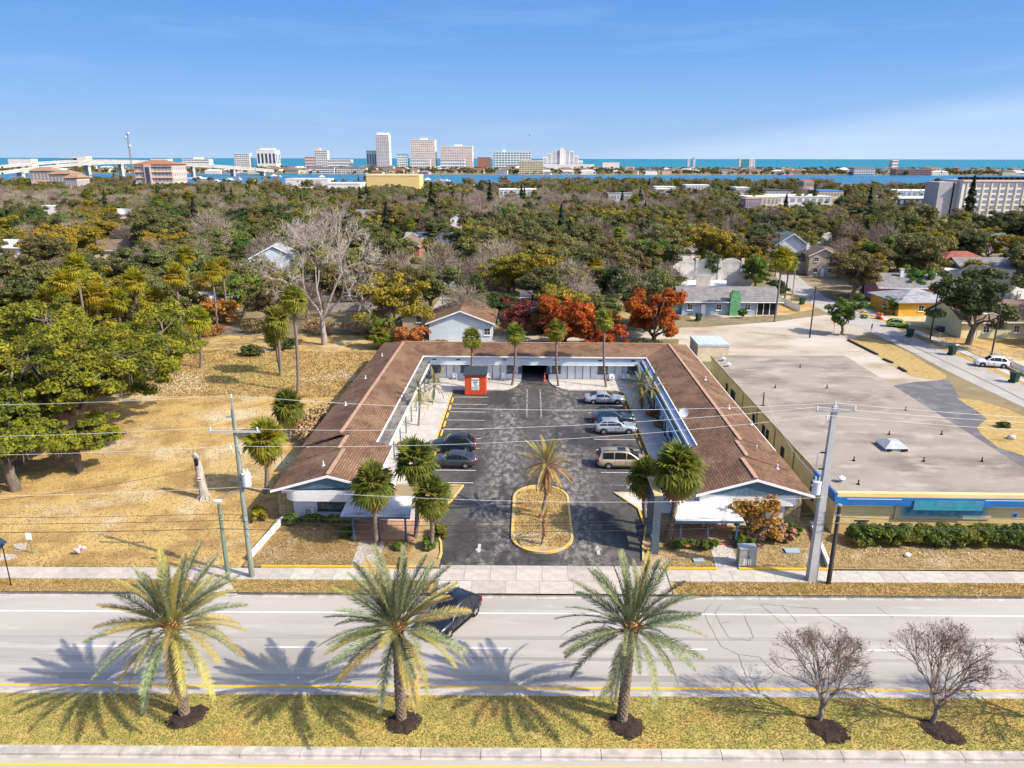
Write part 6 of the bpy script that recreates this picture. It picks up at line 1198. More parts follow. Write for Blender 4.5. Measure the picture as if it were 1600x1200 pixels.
for k, (px, py, top, L, lb) in enumerate(((1210, 503, 405, 1.5, 'tall fan palm standing at the corner of the dirt yard, left of two'), (1226, 467, 412, 1.4, 'fan palm at the side street behind the tall corner one'), (1190, 420, 402, 1.3, 'round headed fan palm beside the side street in the trees'), (1424, 398, 362, 2.6, 'big round fan palm over the trees at the right'), (1515, 442, 424, 2.0, 'dark fan palm in front of the red hip roof'), (1536, 438, 426, 1.5, 'smaller fan palm right of the dark one by the red hip roof'), (1330, 405, 390, 1.8, 'fan palm right of the brown hip roof'), (1160, 400, 368, 1.7, 'fan palm with hanging dry leaves left of the tall white gable house'), (1020, 460, 398, 1.5, 'tall fan palm behind the large orange tree'), (926, 470, 416, 1.4, 'fan palm in the wood above the middle orange tree'), (640, 385, 350, 1.6, 'fan palm right of the big bare tree top'), (630, 420, 395, 1.5, 'low fan palm below the brown bungalow'), (595, 545, 524, 1.3, 'low fan palm at the back left corner of the motel roof'), (1255, 420, 402, 1.4, 'low fan palm in front of the tall white gable house'), (915, 492, 478, 1.3, 'low fan palm between the orange trees'), (560, 360, 340, 1.6, 'fan palm left of the grey roof above the big bare tree'))):
    x, y = G(px, py); z = max(2.0, GY(px, top, y)[2]); sabal(lb, x, y, z, 80 + k, L, 38, 8, (.2, 0), L_sabal if k % 3 else L_sabaly)
# small feather palms of the courtyard and the dry date palms of the island
def feather_palm(label, x, y, H, seed, nfr, L, kinds, z=.15, name='feather_palm', r=.11, lean=(0, 0), lo=-40, skirt=0):
    t = thing(name, label, 'palm tree', (x, y, z)); rng = np.random.default_rng(seed); tm, top = palm_trunk(H, r, lean, seed, None, .1); ob('trunk', tm, None, t)
    for i in range(nfr + skirt):
        u = i / max(1, nfr - 1); el = 78 - (78 - lo) * min(1, u) ** .9 + rng.normal() * 6; a = 2.39996 * i; kd = kinds[min(len(kinds) - 1, int(min(.999, u) * len(kinds)))]
        if i >= nfr: el = -72 + rng.normal() * 6; kd = 'd'
        o = ob('frond', FR[kd, min(3, int(min(1, u) * 3.6))], None, t, loc=Vector(top) + Vector((0, 0, .1 - .2 * min(1, u)))); s = L / 4.1 * rng.uniform(.85, 1.1); o.scale = (s,) * 3; o.rotation_euler = (Matrix.Rotation(a, 3, 'Z') @ Matrix.Rotation(-R_(el), 3, 'Y')).to_euler()
    return t
feather_palm('dry brown feather palm on the yellow kerbed island, the taller one', 1.0, 55.8, 4.9, 31, 46, 2.5, 'ydd', .15, 'date_palm', .12, (.75, 0), -45, 14)
feather_palm('stunted dry palm at the near end of the yellow kerbed island', 1.15, 51.4, 1.9, 32, 20, 1.25, 'dyd', .15, 'date_palm', .07, (.12, 0), -40, 4)
feather_palm('slim feather palm on the left walkway of the courtyard', -12.4, 77.8, 4.1, 33, 20, 2.3, 'ggy', .17, lean=(.3, 0)); feather_palm('low leaning feather palm behind the slim one on the left walkway', -12.0, 86.0, 2.1, 34, 18, 2.3, 'ygg', .17, lean=(.6, 0)); feather_palm('yellowing feather palm cluster on the right walkway of the courtyard', 13.7, 84.0, 3.2, 35, 24, 2.5, 'gyy', .17, lean=(-.3, 0), skirt=5); feather_palm('second stem of the yellowing palm cluster on the right walkway', 14.3, 82.6, 3.4, 36, 18, 2.3, 'gyy', .17, lean=(.3, 0), skirt=3)
# ------------------------------------------------------------ broad trees: prototypes
def place(name, label, cat, tm, cm, x, y, s=1.0, rz=0, group=None, extra=(), sz=None):
    t = thing(name, label, cat, (x, y, 0), rz, group); t.scale = (s, s, sz or s); ob('trunk', tm, None, t); ob('crown', cm, None, t)
    for n_, me in extra: ob(n_, me, None, t)
    return t
OAK = [broad_tree(100 + k, 11, 5.6, 2.6, 62, 210, .27, L_olive, cr=1.35) for k in range(4)]
DRK = [broad_tree(120 + k, 10, 4.6, 2.2, 50, 190, .26, L_dark, cr=1.15) for k in range(3)]
GLD = [broad_tree(140 + k, 10.5, 5.2, 2.4, 60, 200, .25, L_gold, cr=1.2) for k in range(3)]
BRT = [broad_tree(160 + k, 9.5, 4.0, 2.0, 44, 200, .24, L_bright, flat=.85, cr=1.0) for k in range(2)]
BAR = [haze_bare(180 + k, 11, 5.5, 3.0, 3000, L_twig, M_bark, .055, 1.4) for k in range(3)]
CON = []
for k in range(2):
    rng = np.random.default_rng(200 + k); C = []; N = []
    for i in range(2200): u = rng.random() ** .8; a = rng.random() * 6.28; z = 2 + 12 * u; r = (1 - u) * 3.0 * (.65 + .35 * math.sin(z * 3.1 + a * 2)) * rng.random() ** .4; C.append((r * math.cos(a), r * math.sin(a), z)); N.append((math.cos(a), math.sin(a), .5))
    mb = MB(); mb.tube([(0, 0, -.2), (0, 0, 13)], [.28, .05], 7); tm = mb.mesh('trunk'); tm.materials.append(M_bark); CON.append((tm, quads_np('crown', leaf_quads(np.array(C), np.array(N), .42, rng), L_conifer)))
# the great live oaks of the field: limbs drawn out sideways, leaf plates at their ends, moss beneath
def live_oak(seed, reach, H, trunk_h, nl, leaf=.20, n_per=210, r0=.75, az0=0, spreadz=.55, crr=1.35, moss=1.0, az=None):
    rng = np.random.default_rng(seed); mb = MB(); fork = np.array([rng.normal() * .3, rng.normal() * .3, trunk_h]); limb(mb, (0, 0, -.3), fork, r0 * 1.35, r0, rng, 4, .05, 10); cs = []; rs = []
    for i in range(nl):
        a = (az[i % len(az)] + rng.normal() * .2) if az else az0 + 2 * math.pi * (i + rng.random() * .6) / nl; Rr = reach * rng.uniform(.55, 1.0); up = (H - trunk_h) * rng.uniform(.12, 1.0) ** spreadz; e = fork + np.array([math.cos(a) * Rr, math.sin(a) * Rr, up * (1 - .45 * (Rr / reach) ** 2)]); P = limb(mb, fork, e, r0 * .42, .10, rng, 6, .16, 7)
        for j in range(2, 7):
            for s in range(2 + (j > 3)):
                p = np.array(P[j]); d = rng.normal(size=3); d[2] = abs(d[2]) * .55 - .10; d /= np.linalg.norm(d); q = p + d * reach * rng.uniform(.12, .30); limb(mb, p, q, .085, .03, rng, 3, .2, 4); cs.append(q); rs.append(crr * rng.uniform(.6, 1.15))
                q2 = q + np.array([rng.normal(), rng.normal(), .25 * rng.normal()]) * crr * 1.0; cs.append(q2); rs.append(crr * rng.uniform(.5, .9))
    P = clump_crown(rng, cs, rs, n_per, leaf, .72, .35, .6); tm = mb.mesh('trunk'); tm.materials.append(M_bark); cm = quads_np('crown', P, L_liveoak); A = []; B = []
    for c, r in zip(cs, rs):
        if rng.random() < .30 * moss:
            for _ in range(9): p = np.array(c) + rng.normal(size=3) * [r * .5, r * .5, .1] - [0, 0, r * .25]; A.append(p); B.append(p + [rng.normal() * .1, rng.normal() * .1, -rng.uniform(.3, 1.1)])
    mm = quads_np('moss', twig_quads(np.array(A), np.array(B), .07, rng), L_moss); return tm, cm, mm
lo = live_oak(301, 13.0, 14.0, 4.2, 12, crr=1.25, az=[-.5, .1, .5, 1.2, 1.9, 2.6, 3.3, 4.0, 0.25, .9, -.15, 5.0, 2.2]); place('live_oak', 'great spreading live oak with long limbs reaching right over the vacant field', 'tree', lo[0], lo[1], -48.5, 71.5, 1, 0, None, (('moss', lo[2]),))
lo2 = live_oak(302, 9.5, 11.0, 3.2, 8, r0=.6, crr=1.2); place('live_oak', 'second large live oak behind the great one at the left edge', 'tree', lo2[0], lo2[1], -58.5, 79.0, 1.05, .6, None, (('moss', lo2[2]),)); place('live_oak', 'live oak behind the great one, toward the palm thicket', 'tree', lo2[0], lo2[1], -53.5, 90.0, .95, 2.2, None, (('moss', lo2[2]),)); place('live_oak', 'live oak cut by the left edge of the picture, beyond the near ones', 'tree', lo2[0], lo2[1], -68.0, 88.0, 1.1, 4.2, None, (('moss', lo2[2]),))
lo3 = live_oak(303, 4.4, 7.2, 2.6, 5, r0=.36, crr=.85); place('live_oak', 'small live oak nearest the sidewalk at the left edge', 'tree', lo3[0], lo3[1], -46.6, 60.2, 1.05, 0, None, (('moss', lo3[2]),)); place('live_oak', 'small live oak with a forked stump like trunk right of the nearest one', 'tree', lo3[0], lo3[1], -43.2, 64.3, .8, 2.0, None, (('moss', lo3[2]),)); place('live_oak', 'live oak with a flared grey trunk between the great oak and the small ones', 'tree', lo3[0], lo3[1], -50.5, 66.0, 1.15, 3.6, None, (('moss', lo3[2]),))
# the big bare sycamore and the dead snag
tm, cm, tp_ = bare_crown(402, 19, 8, 4.2, 6, mat('sycamore_bark', (.36, .31, .265), (.24, .21, .18), scale=1.2, rough=.95), L_paletwig, spread=.46, twig_n=4, w=.045, first=2, min_r=.035, r0=.46, twl=1.2, sides=6, dirs=[(-.62, .1, .80), (.50, 0, .82), (-.15, .3, .95), (.62, -.1, .5)], shrink=(.66, .84)); place('bare_tree', 'great pale leafless tree standing at the back of the vacant field', 'bare tree', tm, cm, -33.2, 115.5, .97, .3).scale = (.76, .82, 1.02)
mb = MB(); rng = np.random.default_rng(9); mb.tube([(0, 0, -.2), (0, 0, .5), (-.05, 0, 1.6), (-.15, 0, 3.0), (-.25, .05, 3.9), (-.42, .05, 4.3)], [.55, .40, .34, .33, .25, .1], 10)
for a in range(7): mb.tube([(0.2 * math.cos(a), .2 * math.sin(a), .5), (.75 * math.cos(a * .9), .75 * math.sin(a * .9), -.12)], [.16, .07], 5)
sn = thing('dead_snag', 'pale dead tree trunk with a hollow top and a red mark in the vacant field', 'dead tree', (-28.8, 59.1, 0)); part(mb, 'trunk', M_palebark, sn)
m = MB(); m.ball((-.16, -.27, 3.55), .20, .10, .42, 8, 6); part(m, 'hollow', M_dark, sn); m = MB(); m.obox((-.06, -.345, 1.95), .30, .02, .10); part(m, 'red_mark', M_red, sn); m = MB(); m.obox((-.06, -.342, 2.07), .34, .02, .08); m.obox((-.06, -.342, 1.84), .34, .02, .05); part(m, 'white_mark', M_trim, sn)
m = MB(); 
for a, l in ((2.6, 1.2), (2.0, .9), (.4, 1.1), (5.6, 1.4), (3.4, .8)): m.tube([(-.25, 0, 3.4), (-.25 + .5 * math.cos(a), .4 * math.sin(a), 3.9), (-.25 + .8 * math.cos(a), .7 * math.sin(a), 3.9 + l)], [.07, .04, .015], 4)
part(m, 'bare_sprouts', M_palebark, sn)
# hand placed trees of the middle distance:  kind, base column, base row, crown radius in pixels, label
MID = [('rust', 642, 548, 31, 'low orange brown bush at the back left corner of the motel'), ('orange', 880, 543, 42, 'round orange tree behind the passage of the motel, left of two touching ones'), ('orange', 938, 547, 34, 'lower orange red tree right of the round one behind the motel'), ('orange', 1021, 535, 44, 'largest orange tree, alone behind the right end of the motel'), ('pink', 817, 525, 36, 'dusky red small tree beside the silver car behind the motel'), ('rust', 728, 500, 24, 'orange twiggy shrub above the annex roof ridge'),
       ('gold', 612, 530, 58, 'tall yellow green tree left of the back alley'), ('bright', 596, 545, 26, 'deep green tree at the foot of the yellow green one'), ('olive', 675, 490, 44, 'grey green tree above the annex roof'), ('dark', 735, 490, 34, 'dark tree over the back alley'), ('gold', 790, 470, 42, 'golden green tree above the dusky red one'), ('gold', 842, 475, 46, 'broad golden green tree in the middle of the wood edge'), ('dark', 778, 505, 30, 'dark tree behind the annex'), ('olive', 890, 465, 44, 'olive tree above the round orange tree'), ('gold', 900, 478, 34, 'mottled golden tree right of the broad one'), ('dark', 945, 478, 38, 'spreading dark tree over the dry clearing'), ('bare', 985, 485, 40, 'grey leafless tree left of the largest orange one'), ('bare', 1040, 475, 38, 'grey leafless tree behind the largest orange one'), ('gold', 1105, 426, 42, 'wide golden tree behind the white arcade'), ('bright', 1180, 452, 26, 'green tree beside the side street and the white arcade'), ('gold', 1158, 432, 28, 'golden tree right of the wide one behind the arcade'), ('dark', 1215, 470, 20, 'dark bush tree beside the two corner fan palms'), ('bright', 1317, 523, 30, 'small open green tree on the corner of the side street'), ('dark', 1512, 538, 66, 'big dark spreading tree in front of the cream house'), ('olive', 1330, 470, 44, 'olive tree right of the corner tan house'), ('gold', 1345, 462, 40, 'yellowing tree by the pink house'), ('olive', 1430, 440, 44, 'olive tree behind the pink house'), ('gold', 1440, 425, 38, 'golden tree above the pink house roof'), ('dark', 1480, 412, 30, 'dark tree left of the red hip roof'), ('bright', 1395, 492, 14, 'small green tree in the yard of the orange yellow cottage'), ('gold', 1545, 412, 28, 'golden tree left of the teal cottage'), ('dark', 1232, 425, 18, 'dark round tree at the corner of the tall white gable house'),
       ('bare', 100, 455, 30, 'grey leafless shrub tree left of the palm thicket'), ('gold', 90, 430, 44, 'golden green tree above the palm thicket at the left'), ('gold', 55, 500, 40, 'golden tree behind the live oaks at the left edge'), ('olive', 245, 405, 42, 'olive tree right of the beige house'), ('gold', 258, 420, 34, 'yellow green tree before the leafless ones on the left'), ('olive', 375, 480, 42, 'olive tree with pale limbs left of the big bare tree'), ('bright', 378, 415, 20, 'bright green round tree left of the pale blue house'), ('olive', 425, 510, 40, 'olive tree behind the tall lone palm'), ('rust', 350, 505, 30, 'rust coloured bush at the edge of the field'), ('bare', 335, 400, 42, 'grey brown leafless tree in the wood on the left'), ('bare', 200, 400, 28, 'slender leafless tree in front of the beige house'), ('pink', 215, 400, 18, 'reddish shrub tree beside the beige house'), ('olive', 620, 430, 36, 'olive tree below the brown bungalow'), ('con', 676, 372, 18, 'dark tall conifer beside the red brown roof'), ('con', 606, 392, 16, 'brown green conifer left of the brown bungalow'), ('dark', 718, 420, 36, 'dark tree in front of the light blue gabled house'), ('gold', 745, 415, 38, 'bronze tree right of the light blue gabled house'), ('con', 1508, 362, 18, 'dark narrow conifer at the right before the big white block'), ('olive', 1405, 395, 46, 'grey green tree round the big round fan palm'), ('bright', 1430, 470, 26, 'bright bush tree behind the grey roof of the pink house'), ('gold', 300, 500, 38, 'golden tree behind the metal roofed shed on the left'), ('gold', 170, 500, 40, 'golden green tree in the palm thicket, left of the leftmost field palm'), ('olive', 400, 470, 40, 'olive tree in front of the pale blue house'), ('gold', 450, 478, 34, 'yellowish tree left of the big bare tree trunk'), ('olive', 555, 455, 38, 'olive tree right of the big bare tree trunk'), ('bare', 480, 500, 36, 'grey leafless thicket tree at the foot of the big bare tree'), ('olive', 20, 470, 44, 'olive tree at the left edge above the live oaks'), ('gold', 130, 420, 40, 'golden tree in front of the beige house'), ('olive', 320, 450, 40, 'olive tree above the metal roofed shed'), ('dark', 1590, 405, 36, 'dark tree at the right edge above the charcoal roof')]
KM = {'orange': ('autumn_tree', L_orange), 'pink': ('autumn_tree', L_pink), 'rust': ('autumn_shrub', L_rust)}
AUT = {'orange': [broad_tree(220 + k, 6.8, 3.7, .7, 95, 120, .21, L_orange, flat=.9, cr=.72) for k in range(2)], 'pink': [broad_tree(230, 6.0, 3.4, .9, 70, 60, .2, L_pink, flat=.9, cr=.7)], 'rust': [broad_tree(240, 4.2, 3.4, .4, 70, 90, .2, L_rust, flat=.9, cr=.65)]}
PR = {'olive': OAK, 'dark': DRK, 'gold': GLD, 'bright': BRT, 'bare': BAR, 'con': CON, **AUT}; RAD = {'olive': 6.2, 'dark': 5.2, 'gold': 5.8, 'bright': 4.6, 'bare': 6.0, 'con': 3.0, 'orange': 3.5, 'pink': 3.2, 'rust': 3.4}; NMS = {'olive': 'oak_tree', 'dark': 'evergreen_tree', 'gold': 'oak_tree', 'bright': 'leafy_tree', 'bare': 'bare_tree', 'con': 'conifer', 'orange': 'autumn_tree', 'pink': 'autumn_tree', 'rust': 'autumn_shrub'}
TAKEN = []
for k, (kd, px, py, rp, lb) in enumerate(MID):
    x, y = G(px, py); dz = PJ(x, y, 4)[2]; s = rp * dz / FPX / RAD[kd]; P = PR[kd][k % len(PR[kd])]; s = max(.35, min(1.6, s)); place(NMS[kd], lb, 'shrub' if kd == 'rust' else 'tree', P[0], P[1], x, y, s, k * 1.7); TAKEN.append((x, y, RAD[kd] * s * .75))
# ------------------------------------------------------------ the wood between the motel and the river
frng = random.Random(5)
def inpoly(x, y, P):
    c = False; j = len(P) - 1
    for i in range(len(P)):
        if (P[i][1] > y) != (P[j][1] > y) and x < (P[j][0] - P[i][0]) * (y - P[i][1]) / (P[j][1] - P[i][1]) + P[i][0]: c = not c
        j = i
    return c
KEEP = [px_poly((-200, 1200), (1800, 1200), (1800, 590), (1480, 540), (1330, 505), (1290, 485), (1060, 500), (1010, 545), (640, 545), (560, 500), (480, 490), (380, 500), (200, 540), (-200, 560)),
        [G(*p) for p in [(1660, 680), (1600, 650), (1480, 590), (1365, 532), (1275, 490), (1210, 450), (1185, 410), (1190, 398)]] + [G(*p) for p in [(1232, 398), (1240, 420), (1290, 458), (1385, 497), (1520, 560), (1660, 625)]],
        px_poly((1040, 500), (1290, 500), (1262, 462), (1215, 445), (1050, 445)), px_poly((900, 500), (1000, 500), (1005, 470), (905, 470)), px_poly((1345, 500), (1380, 470), (1500, 470), (1620, 480), (1620, 590), (1480, 545)), px_poly((655, 505), (690, 505), (715, 440), (700, 440), (680, 470)), px_poly((1370, 475), (1440, 450), (1490, 450), (1500, 475))]
def ok_tree(x, y, r):
    if any(inpoly(x, y, P) for P in KEEP): return False
    if any((x - a) ** 2 + (y - b) ** 2 < (c + r * .55) ** 2 for a, b, c in TAKEN): return False
    px, py, dz = PJ(x, y, 8.5); rp = r * FPX / dz; _, pb, _ = PJ(x, y, 2)
    for x0, y0, x1, y1, Y in VIS:
        if y < Y + 3 and px + rp * .45 > x0 and px - rp * .45 < x1 and py - rp * .2 < y1 and pb > y0 + 2: return False
    return True
PTS = []
y = 108.0
while y < 860:
    sp = 7.9 + .004 * (y - 108); xl, xh = -.74 * y - 12, .74 * y + 26; x = xl + frng.random() * sp
    while x < xh:
        X = x + frng.uniform(-.4, .4) * sp; Yy = y + frng.uniform(-.4, .4) * sp; x += sp * frng.uniform(.85, 1.2); px, py, dz = PJ(X, Yy, 0)
        dens = .96
        if px > 1100 and 480 < Yy < 900: dens = .55
        if px > 1230 and Yy > 600: dens = .35
        if px > 1300 and Yy < 170: dens = .5
        if Yy > 540: dens = .7
        if Yy > 640: dens = .5 if px < 250 or 810 < px < 1290 else .10
        if frng.random() > dens: continue
        u = frng.random(); v = math.sin(X * .021 + 1.3) + math.sin(Yy * .017 + .7) + frng.uniform(-.6, .6)
        kd = 'olive' if u < .50 else ('bare' if u < .73 else ('dark' if u < .84 else ('gold' if u < .915 else ('bright' if u < .955 else ('palm' if u < .985 else 'con')))))
        if v > 1.0 and kd == 'olive': kd = 'bare'
        if v < -1.1 and kd in ('bare', 'olive') and frng.random() < .5: kd = 'dark'
        if Yy < 160 and px < 620 and kd == 'bare' and frng.random() < .5: kd = 'gold'
        s = frng.uniform(.62, 1.12) * (.72 if Yy > 430 else 1); r = {'palm': 2.2}.get(kd, RAD.get(kd, 5)) * s
        if not ok_tree(X, Yy, r): continue
        PTS.append((X, Yy, kd, s))
    y += sp * .92
PTS.sort(key=lambda p: p[1])
LAB = {'olive': 'olive brown oak crown in the wood between the motel and the river', 'bare': 'grey brown leafless tree in the wood between the motel and the river', 'dark': 'dark green evergreen in the wood between the motel and the river', 'gold': 'yellowish oak crown in the wood between the motel and the river', 'bright': 'fresh green tree in the wood between the motel and the river', 'palm': 'distant fan palm poking out of the wood before the river', 'con': 'distant dark conifer poking out of the wood before the river'}
GRP = {k: v.split(' in the')[0].split(' poking')[0] + 's of the wood' for k, v in LAB.items()}
cnt = {}; PROTO = {}; REST = {}
KWORD = {'olive': 'olive brown oak', 'bare': 'grey leafless tree', 'dark': 'dark green evergreen', 'gold': 'golden green oak', 'bright': 'fresh green tree', 'palm': 'distant fan palm', 'con': 'dark conifer'}
ORDW = ('nearest', 'second', 'third', 'fourth', 'fifth', 'sixth', 'seventh', 'eighth', 'ninth', 'tenth'); LSEEN = {}
def treelabel(kd, x, y):
    lx, ly, nm = min(LMK, key=lambda q: (q[0] - x) ** 2 + ((q[1] - y) * .8) ** 2); dx, dy = x - lx, y - ly
    rel = ('behind' if dy > 0 else 'in front of') if abs(dy) > abs(dx) else ('right of' if dx > 0 else 'left of'); k = (kd, nm, rel); n = LSEEN.get(k, 0); LSEEN[k] = n + 1
    return '%s %s %s the %s' % (ORDW[n], KWORD[kd], rel, nm) if n < 10 else 'one of the farther %ss %s the %s' % (KWORD[kd], rel, nm)
def joined(name, tm, cm):
    """trunk and crown as one two-material mesh for trees too far to show their parts"""
    nv = len(tm.vertices); m = MB(); 
    tv = [v.co[:] for v in tm.vertices]; q = [[tv[i] for i in (list(p.vertices) + [p.vertices[-1]] * 4)[:4]] for p in tm.polygons if len(p.vertices) <= 4]
    C = np.zeros(len(cm.vertices) * 3, np.float32); cm.vertices.foreach_get('co', C); C = C.reshape(-1, 4, 3); mi = np.concatenate([np.zeros(len(q), int), np.ones(len(C), int)]); return quads_np(name, np.concatenate([np.array(q), C]), [tm.materials[0], cm.materials[0]], mi)
PALMP = []
for k in range(2):
    tm, top = palm_trunk(9.0, .2, (.5, 0), 500 + k); cm = sabal_crown(500 + k, 34, 1.5, 8); V = np.zeros(len(cm.vertices) * 3, np.float32); cm.vertices.foreach_get('co', V); V = V.reshape(-1, 3) + np.array(top, np.float32); cm.vertices.foreach_set('co', V.reshape(-1)); PALMP.append((tm, cm))
PR['palm'] = PALMP; NMS['palm'] = 'fan_palm'
JOINED = {}
for i, (x, y, kd, s) in enumerate(PTS):
    nmk = NMS[kd]; c = cnt.get(nmk, 0); ps = PR[kd]; vi = frng.randrange(len(ps)); rz = frng.uniform(0, 6.28); sz = s * frng.uniform(.85, 1.15)
    if c >= 250 or y > 420: REST.setdefault((kd, vi), []).append((x, y, s)); continue
    cnt[nmk] = c + 1; lab = treelabel(kd, x, y); grp = lab.replace('one of the farther', 'farther') if lab.startswith('one of') else None
    if y < 210:
        key = (kd, vi)
        if key not in PROTO: PROTO[key] = place(NMS[kd], lab, 'tree', ps[vi][0], ps[vi][1], x, y, s, rz, GRP[kd], sz=sz)
        else: copy_thing(PROTO[key], (x, y, 0), rz, lab, GRP[kd], (s, s, sz))
    else:
        key = (kd, vi)
        if key not in JOINED: JOINED[key] = joined(NMS[kd], *ps[vi])
        o = ob(NMS[kd], JOINED[key], loc=(x, y, 0), rot=rz); o.scale = (s, s, sz); tag(o, lab, 'tree', GRP[kd])
print('wood', cnt, {k: len(v) for k, v in REST.items()})
def scatter(name, pts, src, label, smin=.6, smax=1.1, cat='wood'):
    """one object of many trees: points carrying copies of one real tree's mesh"""
    me = bpy.data.meshes.new(name); me.from_pydata([(p[0], p[1], 0) for p in pts], [], []); o = ob(name, me); tag(o, label, cat, kind='stuff')
    ng = bpy.data.node_groups.new(name, 'GeometryNodeTree'); ng.interface.new_socket('Geometry', in_out='INPUT', socket_type='NodeSocketGeometry'); ng.interface.new_socket('Geometry', in_out='OUTPUT', socket_type='NodeSocketGeometry')
    N = ng.nodes; L = ng.links; gi = N.new('NodeGroupInput'); go = N.new('NodeGroupOutput'); ip = N.new('GeometryNodeInstanceOnPoints'); oi = N.new('GeometryNodeObjectInfo'); oi.inputs['Object'].default_value = src; oi.inputs['As Instance'].default_value = True
    rv = N.new('FunctionNodeRandomValue'); rv.data_type = 'FLOAT'; rv.inputs[2].default_value = smin; rv.inputs[3].default_value = smax; rr = N.new('FunctionNodeRandomValue'); rr.data_type = 'FLOAT'; rr.inputs[2].default_value = 0; rr.inputs[3].default_value = 6.283; rr.inputs['Seed'].default_value = 3; cx = N.new('ShaderNodeCombineXYZ'); L.new(rr.outputs[1], cx.inputs[2])
    L.new(gi.outputs[0], ip.inputs['Points']); L.new(oi.outputs['Geometry'], ip.inputs['Instance']); L.new(rv.outputs[1], ip.inputs['Scale']); L.new(cx.outputs[0], ip.inputs['Rotation']); L.new(ip.outputs[0], go.inputs[0])
    md = o.modifiers.new('scatter', 'NODES'); md.node_group = ng; return o
def crown_src(kd, vi):
    if (kd, vi) not in JOINED:
        JOINED[kd, vi] = joined(NMS[kd], *PR[kd][vi])
    for o in sc.objects:
        if o.data == JOINED[kd, vi] and o.type == 'MESH': return o
    x, y, s = REST[kd, vi].pop(); o = ob(NMS[kd], JOINED[kd, vi], loc=(x, y, 0)); o.scale = (s,) * 3; tag(o, LAB[kd], 'tree', GRP[kd]); return o
for (kd, vi), pts in list(REST.items()):
    src = crown_src(kd, vi)
    if pts: scatter('woodland', pts, src, {'olive': 'far olive woodland', 'bare': 'far leafless grey woodland', 'dark': 'far dark green woodland', 'gold': 'far yellowish woodland', 'bright': 'far fresh green woodland', 'palm': 'far fan palms of the wood', 'con': 'far conifers of the wood'}[kd] + ' reaching to the river bank', .6, 1.05)
# trees of the far shore, and the beach ridge
far = {}
for k in range(3600):
    y = frng.uniform(1425, 1800) if k % 2 else frng.uniform(1425, 2270); x = frng.uniform(-.72, .76) * y
    if any(abs(x - a) < 11 and -9 < b - y < 22 for a, b in TOWN) and frng.random() < .8: continue
    kd = frng.choice(['olive', 'olive', 'dark', 'bare', 'palm']); far.setdefault(kd, []).append((x, y))
for kd, pts in far.items(): scatter('far_shore_trees', pts, crown_src(kd, 0), 'trees of the town across the river, ' + kd.replace('olive', 'olive brown').replace('dark', 'dark green').replace('bare', 'leafless') + ' ones', .35, .85)
# understorey at the edge of the field: brush, shrubs, hedges
def bush(name, label, cat, x, y, rx, ry, h, mats, seed, n=26, per=60, leaf=.16, cr=None, z=0, group=None, rz=0):
    rng = np.random.default_rng(seed); cs = []; rs = []
    for i in range(n): d = sph(1, rng)[0]; u = rng.uniform(.4, .92); cs.append((d[0] * rx * u, d[1] * ry * u, h * .5 + d[2] * h * .42 * u)); rs.append((cr or min(rx, ry, h) * .36) * rng.uniform(.7, 1.2))
    P = clump_crown(rng, cs, rs, per, leaf, .85); t = thing(name, label, cat, (x, y, z), rz, group); ob('foliage', quads_np('foliage', P, mats), None, t); mb = MB()
    for i in range(5): a = rng.random() * 6.28; mb.tube([(.1 * math.cos(a), .1 * math.sin(a), -.05), (rx * .5 * math.cos(a), ry * .5 * math.sin(a), h * .6)], [.04, .015], 4, cap=False)
    part(mb, 'stems', M_bark, t); return t
def hedge(name, label, x0, x1, yc, d, h, mats, seed, z=.1, leaf=.13, per=95, n=None):
    rng = np.random.default_rng(seed); L = x1 - x0; n = n or int(L * 7); cs = []; rs = []
    for i in range(n): cs.append((rng.uniform(0, L), rng.uniform(-d / 2, d / 2) * .75, h * rng.uniform(.25, .82))); rs.append(rng.uniform(.26, .40) * (h / 1.2) ** .5)
    t = thing(name, label, 'hedge', (x0, yc, z)); ob('foliage', quads_np('foliage', clump_crown(rng, cs, rs, per, leaf, .9), mats), None, t); mb = MB()
    for i in range(int(L / .6)): xx = (i + .5) * .6; mb.tube([(xx, 0, -.1), (xx + rng.normal() * .1, rng.normal() * .1, h * .6)], [.03, .015], 4, cap=False)
    part(mb, 'stems', M_bark, t); return t
hx0 = GY(1308, 845, 52.4)[0]; hedge('clipped_hedge', 'long clipped green hedge in front of the yellow store', 25.3, 41.6, 52.3, 1.9, 1.65, L_hedge, 1, .08, .13, 190, 330)
hedge('clipped_hedge', 'low clipped hedge under the office window left of the porch', -20.0, -14.4, 54.3, 1.0, .85, L_hedge, 2); hedge('clipped_hedge', 'yellow green hedge left of the right hand porch steps', 11.3, 14.6, 51.0, 1.0, .9, L_hedge, 3); 
bush('shrub', 'small round bush at the left porch corner', 'shrub', -14.4, 52.4, .6, .6, .9, L_hedge, 4); bush('shrub', 'dark bush right of the right hand porch steps', 'shrub', 16.9, 51.6, .85, .8, 1.3, L_hedge, 5); bush('shrub', 'green shrub at the right hand end of the motel front', 'shrub', 21.0, 53.4, .9, .7, 1.3, L_hedge, 6); bush('shrub', 'low shrub in front of the office window right of the porch door', 'shrub', -9.7, 50.5, .6, .5, .7, L_hedge, 7)
bush('shrub', 'brown dry shrub mass under the tall bronze tree', 'shrub', 18.6, 52.9, 2.2, .9, 1.3, L_drybrush, 8); bush('shrub', 'dark green shrubs under the right hand gable window', 'shrub', 18.9, 54.2, 2.6, .5, 1.0, L_hedge, 9)
x, y = 17.9, 53.0
L_bronze = leafmat('bronze_leaves', (.46, .26, .045), (.28, .15, .035), (.58, .36, .06), scale=.8, rand=.05)
tm, cm = broad_tree(255, 3.9, 1.75, .9, 34, 55, .17, L_bronze, flat=.9, cr=.5); place('bronze_tree', 'small bronze leaved tree in front of the right hand gable', 'tree', tm, cm, x, y, 1.05)
